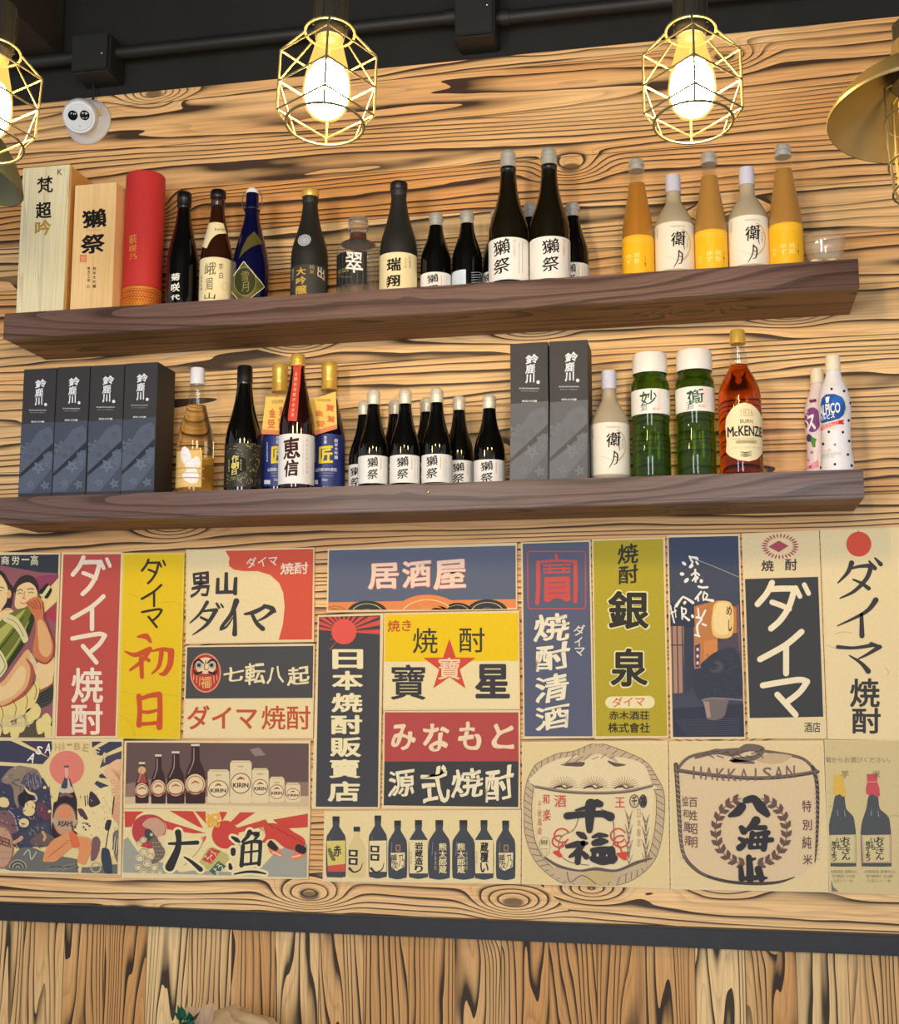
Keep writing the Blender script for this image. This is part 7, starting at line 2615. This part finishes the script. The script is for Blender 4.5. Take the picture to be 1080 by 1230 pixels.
d.stroke([(82, 182), (88, 260), (96, 400), (104, 520), (120, 590), (160, 640), (220, 678)], 8, 4.4, RP)
d.stroke([(692, 190), (712, 260), (716, 380), (712, 520), (704, 618)], [16, 18, 15, 12, 4], 3.4, RPD)
for q in range(18):
    y = 220 + q * 22
    d.stroke([(80 + q * 1.2, y), (102 + q * 1.2, y + 12)], 3, 5, ink(190, 168, 140))
    d.stroke([(702, y), (722, y + 12)], 3, 5, ink(170, 150, 124))
d.stroke([(170, 150), (260, 122), (340, 132), (400, 104), (470, 112), (430, 150), (330, 160), (430, 172)], [10, 26, 22, 34, 22, 24, 22, 10], 4.4, RP)
for q in range(12):
    d.stroke([(200 + q * 22, 140 - (q % 3) * 8), (230 + q * 22, 120 + (q % 2) * 30)], 4, 5.4, RPD)
d.blob([(440, 160), (500, 130), (600, 140), (560, 170), (500, 176)], 4, ink(206, 176, 136))
d.done()
d = P.part('wreath_emblem')
WL = ink(112, 84, 78)
for sg in (-1, 1):
    cx0 = 418
    arc = [(cx0 + sg * (20 + 140 * math.sin(a)), 485 + 148 * math.cos(a) - 8) for a in [math.radians(4 + q * 15) for q in range(12)]]
    d.stroke(arc, 4, 6, WL)
    for q in range(1, 12):
        x, y = arc[q]
        x2, y2 = arc[q - 1]
        ang = math.degrees(math.atan2(y - y2, x - x2))
        for o_, rr in ((sg * 34, 1), (-sg * 38, 1)):
            a = math.radians(ang + o_)
            d.stroke([(x2, y2), (x2 + 20 * math.cos(a), y2 + 20 * math.sin(a)), (x2 + 40 * math.cos(a), y2 + 40 * math.sin(a))], [4, 23, 2], 6.3 + 0.1 * q, WL, cap=False)
d.done()
d = P.part('lettering')
for i, (ch, y) in enumerate(zip('HAKKAISAN', (190, 194, 198, 200, 200, 198, 194, 190, 186))):
    x = 158 + i * 52 + (16 if ch == 'I' else 0)
    d.text(ch, x, y - 2, x + (40 if ch != 'I' else 8), y + 54, 5, ink(128, 104, 96), 0.01)
for ch, y0, y1, x0 in (('特', 340, 392, 646), ('別', 426, 474, 648), ('純', 500, 556, 646), ('米', 582, 628, 650)):
    d.text(ch, x0, y0, x0 + 42, y1, 5, WL, 0.012)
for ch, y0, y1 in (('百', 328, 370), ('姓', 384, 430), ('昭', 444, 492), ('明', 504, 552)):
    d.text(ch, 140, y0, 178, y1, 5, WL, 0.01)
for ch, y0, y1 in (('協', 322, 366), ('和', 380, 418), ('萬', 436, 482), ('邦', 496, 542)):
    d.text(ch, 110 + (y0 - 322) * 0.06, y0, 136 + (y0 - 322) * 0.06, y1, 5, WL, 0.006)
KK = ink(56, 54, 58)
for pts, w in ((((376, 368), (356, 392), (322, 408)), (34, 34, 14)), (((394, 340), (430, 334), (462, 372), (490, 402)), (24, 30, 40, 24)),
               (((374, 462), (386, 478)), (20, 28)), (((366, 510), (384, 520)), (14, 20)), (((366, 552), (382, 540), (400, 512)), (26, 24, 10)), (((440, 430), (424, 452), (398, 474)), (34, 28, 14)), (((420, 462), (480, 462)), (16, 20)),
               (((424, 486), (414, 548)), (20, 20)), (((424, 494), (494, 484)), (16, 20)), (((484, 488), (474, 556)), (22, 24)), (((400, 524), (510, 516)), (16, 20)), (((412, 552), (480, 548)), (14, 14)), (((452, 490), (446, 546)), (10, 12)),
               (((408, 594), (412, 640), (414, 690)), (22, 26, 30)), (((372, 640), (376, 690)), (18, 24)), (((376, 690), (440, 686)), (16, 20)), (((450, 648), (464, 690)), (28, 26)), (((436, 600), (420, 604)), (8, 14)), (((464, 688), (488, 686)), (22, 8))):
    d.stroke(list(pts), [q * 1.2 for q in w], 8.4, KK)
d.done()

# 21 right hand poster with two bottles
P = Poster('worn cream poster with two dark bottles capped yellow and red, at the right edge', ((32, 52), (700, 60), (720, 1200), (66, 1180)), pR, (222, 200, 152))
d = P.part('printed_panel')
d.fill([(36, 56), (690, 64), (710, 1194), (70, 1176)], 0.4, ink(216, 194, 142))
for pts in (((60, 440), (80, 446)), ((60, 540), (90, 546)), ((500, 620), (560, 612), (600, 622)), ((86, 110), (100, 120))):
    d.stroke(list(pts), 6, 1, ink(196, 170, 118))
d.fill([(70, 1180), (72, 1090), (100, 1140), (140, 1186)], 1, ink(120, 122, 120))
d.done()
for x0, x1, yt, cap_c, nk in ((64, 266, 455, (226, 182, 84), (94, 310, 190, 480)), (304, 526, 455, (206, 84, 92), (338, 305, 442, 480))):
    d = P.part('bottle_picture')
    cx = (nk[0] + nk[2]) / 2 + 4
    d.blob([(cx - 32, yt + 10), (cx + 32, yt + 10), (cx + 48, 560), (x1 - 20, 620), (x1 - 6, 690), (x1, 760), (x1 + 2, 970), (x1 - 10, 988), (x0 + 20, 988), (x0 + 4, 970), (x0 - 4, 760), (x0 + 6, 660), (cx - 52, 560)], 1, ink(84, 86, 88))
    d.stroke([(cx - 16, 570), (cx - 14, 610)], [3, 8], 2, ink(150, 152, 152))
    d.stroke([(cx + 34, 570), (cx + 40, 616)], [3, 8], 2, ink(150, 152, 152))
    c_ = ink(*cap_c)
    d.fill([(nk[0] + 8, nk[1]), (nk[2] - 14, nk[1]), (nk[2] - 20, nk[1] + 55), (nk[2] - 2, nk[1] + 110), (nk[2], nk[3] - 10), (cx + 20, nk[3] - 8), (cx, nk[3] - 26), (cx - 28, nk[3] - 14), (nk[0] + 4, nk[3] - 30), (nk[0], nk[1] + 110), (nk[0] + 10, nk[1] + 60)], 3, c_)
    if x0 > 200:
        d.stroke([(nk[0] + 4, 364), (nk[2] - 6, 362)], 5, 4, ink(232, 170, 160))
    d.fill([(x0, 756), (x1 - 2, 752), (x1, 962), (x0 + 12, 962)], 2, ink(206, 186, 134) if x0 < 200 else ink(206, 168, 140))
    d.fill([(x0 + 16, 762), (x1 - 16, 760), (x1 - 14, 950), (x0 + 26, 952)], 3, ink(216, 198, 146))
    d.done()
d = P.part('lettering')
GK = ink(110, 98, 80)
d.text('類からお選びください。', 36, 180, 520, 222, 1, ink(150, 134, 106), 0.012)
d.text('芋', 156, 280, 214, 334, 4, ink(130, 112, 84), 0.0)
d.text('米', 386, 280, 444, 332, 4.4, ink(130, 112, 84), 0.006)
for ox in (0, 250):
    d.column('お父さん', 160 + ox, 768, 222 + ox, 940, 4, ink(62, 60, 54), 0.028, 0.0, 0.04)
    d.column('いも', 122 + ox, 776, 158 + ox, 866, 4, ink(62, 60, 54), 0.028, 0.0, 0.04)
    d.column('焼ぎょう', 86 + ox, 800, 122 + ox, 948, 4, ink(62, 60, 54), 0.028, 0.0, 0.04)
    w = 200 if ox == 0 else 230
    for q, tx_ in enumerate(('大隅酒造 黒麹仕込', '芋焼酎 25度', '九百ミリ 一本')):
        d.text(tx_, 76 + ox + q * 12, 1014 + q * 34, 76 + ox + w - q * 16, 1038 + q * 34, 1, ink(160, 142, 110), 0.012)
d.done()

# ------------------------------------------------------------------ what shows at the foot of the picture
mb = MB()
M_BENCH = mat('brown_bench_wood', (92, 66, 46), rough=0.5, vary=0.2, scale=20)
mb.box((-2.2, -0.46, 0.40), (0.9, 0.0, 0.45), M_BENCH, 0.004)
for x in (-2.1, -0.65, 0.8):
    mb.box((x - 0.03, -0.44, 0.0), (x + 0.03, -0.02, 0.40), M_BENCH)
tag(mb.build('wall_bench'), 'brown bench along the wall', 'bench', kind='structure')
yb = -0.20
c = W(278, 1222, yb)
top = W(278, 1210, yb)[2]
hw = (W(324, 1226, yb)[0] - W(234, 1226, yb)[0]) / 2
bm = bmesh.new()
bmesh.ops.create_uvsphere(bm, u_segments=48, v_segments=28, radius=1.0)
h = top - 0.45
for v in bm.verts:
    x, y, z = v.co
    prof = 1.0 - 0.10 * max(0, -z)
    ww = 0.012 * math.sin(9 * x + 3 * z) + 0.008 * math.sin(17 * y + 5 * x)
    sgn = lambda q: math.copysign(abs(q) ** 0.8, q)
    v.co = Vector((sgn(x) * hw * 1.22 * prof + ww, sgn(y) * 0.10 + ww * 0.4, (0.5 + 0.5 * math.copysign(abs(z) ** 0.75, z)) * h + ww * 0.3 * (1 if z > -0.8 else 0)))
mn = min(v.co.z for v in bm.verts)
mx = max(v.co.z for v in bm.verts)
for v in bm.verts:
    v.co.z = (v.co.z - mn) / (mx - mn) * h
mb = MB()
mb.bm(bm, mat('beige_cloth', (206, 178, 140), rough=0.85, vary=0.15, scale=50, bump=0.3), True, Matrix.Translation((c[0], yb, 0.4505)))
bag = mb.build('cloth_bag', None, (c[0], yb, 0.45))
tag(bag, 'rounded beige cloth bag whose top just shows at the bottom edge', 'bag')

ps = empty('wrapped_plant', (W(222, 1228, -0.36)[0], -0.36, 0.45), 'dark green leafy sprig in clear wrapping beside the beige bag', 'plant')
mb = MB()
lc = W(222, 1228, -0.36)
LEAF = mat('dark_green_leaf', (24, 92, 70), rough=0.35, vary=0.3, scale=80)
rnd = random.Random(2)
for k in range(26):
    a = rnd.uniform(0, 2 * math.pi)
    el = rnd.uniform(0.1, 1.2)
    l = rnd.uniform(0.018, 0.036)
    o = Vector(lc) + Vector((rnd.uniform(-0.016, 0.016), rnd.uniform(-0.015, 0.015), rnd.uniform(-0.02, 0.004)))
    dv = Vector((math.cos(a) * math.cos(el), math.sin(a) * math.cos(el) * 0.6, math.sin(el)))
    sd = dv.cross(Vector((0, 0, 1))).normalized()
    up = sd.cross(dv)
    P_ = []
    for t, w in ((0, 0.1), (0.3, 1), (0.6, 0.8), (1, 0.05)):
        q = o + dv * l * t + up * (-0.006 * t * t)
        P_ += [q - sd * 0.007 * w, q + up * 0.0012 * w, q + sd * 0.007 * w]
    mb.add(P_, [f for r in range(3) for f in ([r * 3, r * 3 + 1, r * 3 + 4, r * 3 + 3], [r * 3 + 1, r * 3 + 2, r * 3 + 5, r * 3 + 4])], LEAF, True)
mb.build('foliage', ps)
mb = MB()
mb.tube([(lc[0], -0.36, 0.4505), (lc[0], -0.36, lc[2])], 0.006, LEAF, 8)
mb.build('stem', ps)
mb = MB()
cl = mat('clear_wrapping', (226, 214, 204), rough=0.15, trans=0.8, vary=0.05)
A, Bq = W(220, 1213, -0.345), W(257, 1206, -0.345)
pts = []
n = 8
V = []
for i in range(n + 1):
    t = i / n
    x = A[0] + (Bq[0] - A[0]) * t
    z = A[2] + (Bq[2] - A[2]) * t + 0.003 * math.sin(9 * t)
    V += [(x, -0.345 + 0.006 * math.sin(7 * t), z), (x - 0.008, -0.338 + 0.006 * math.cos(5 * t), z - 0.05), (x - 0.012, -0.335, z - 0.12)]
F = []
for i in range(n):
    for j in range(2):
        F.append([i * 3 + j, i * 3 + j + 1, i * 3 + 3 + j + 1, i * 3 + 3 + j])
mb.add(V, F, cl, True)
mb.build('wrapping', ps)

bpy.data.objects.remove(_txt_o)
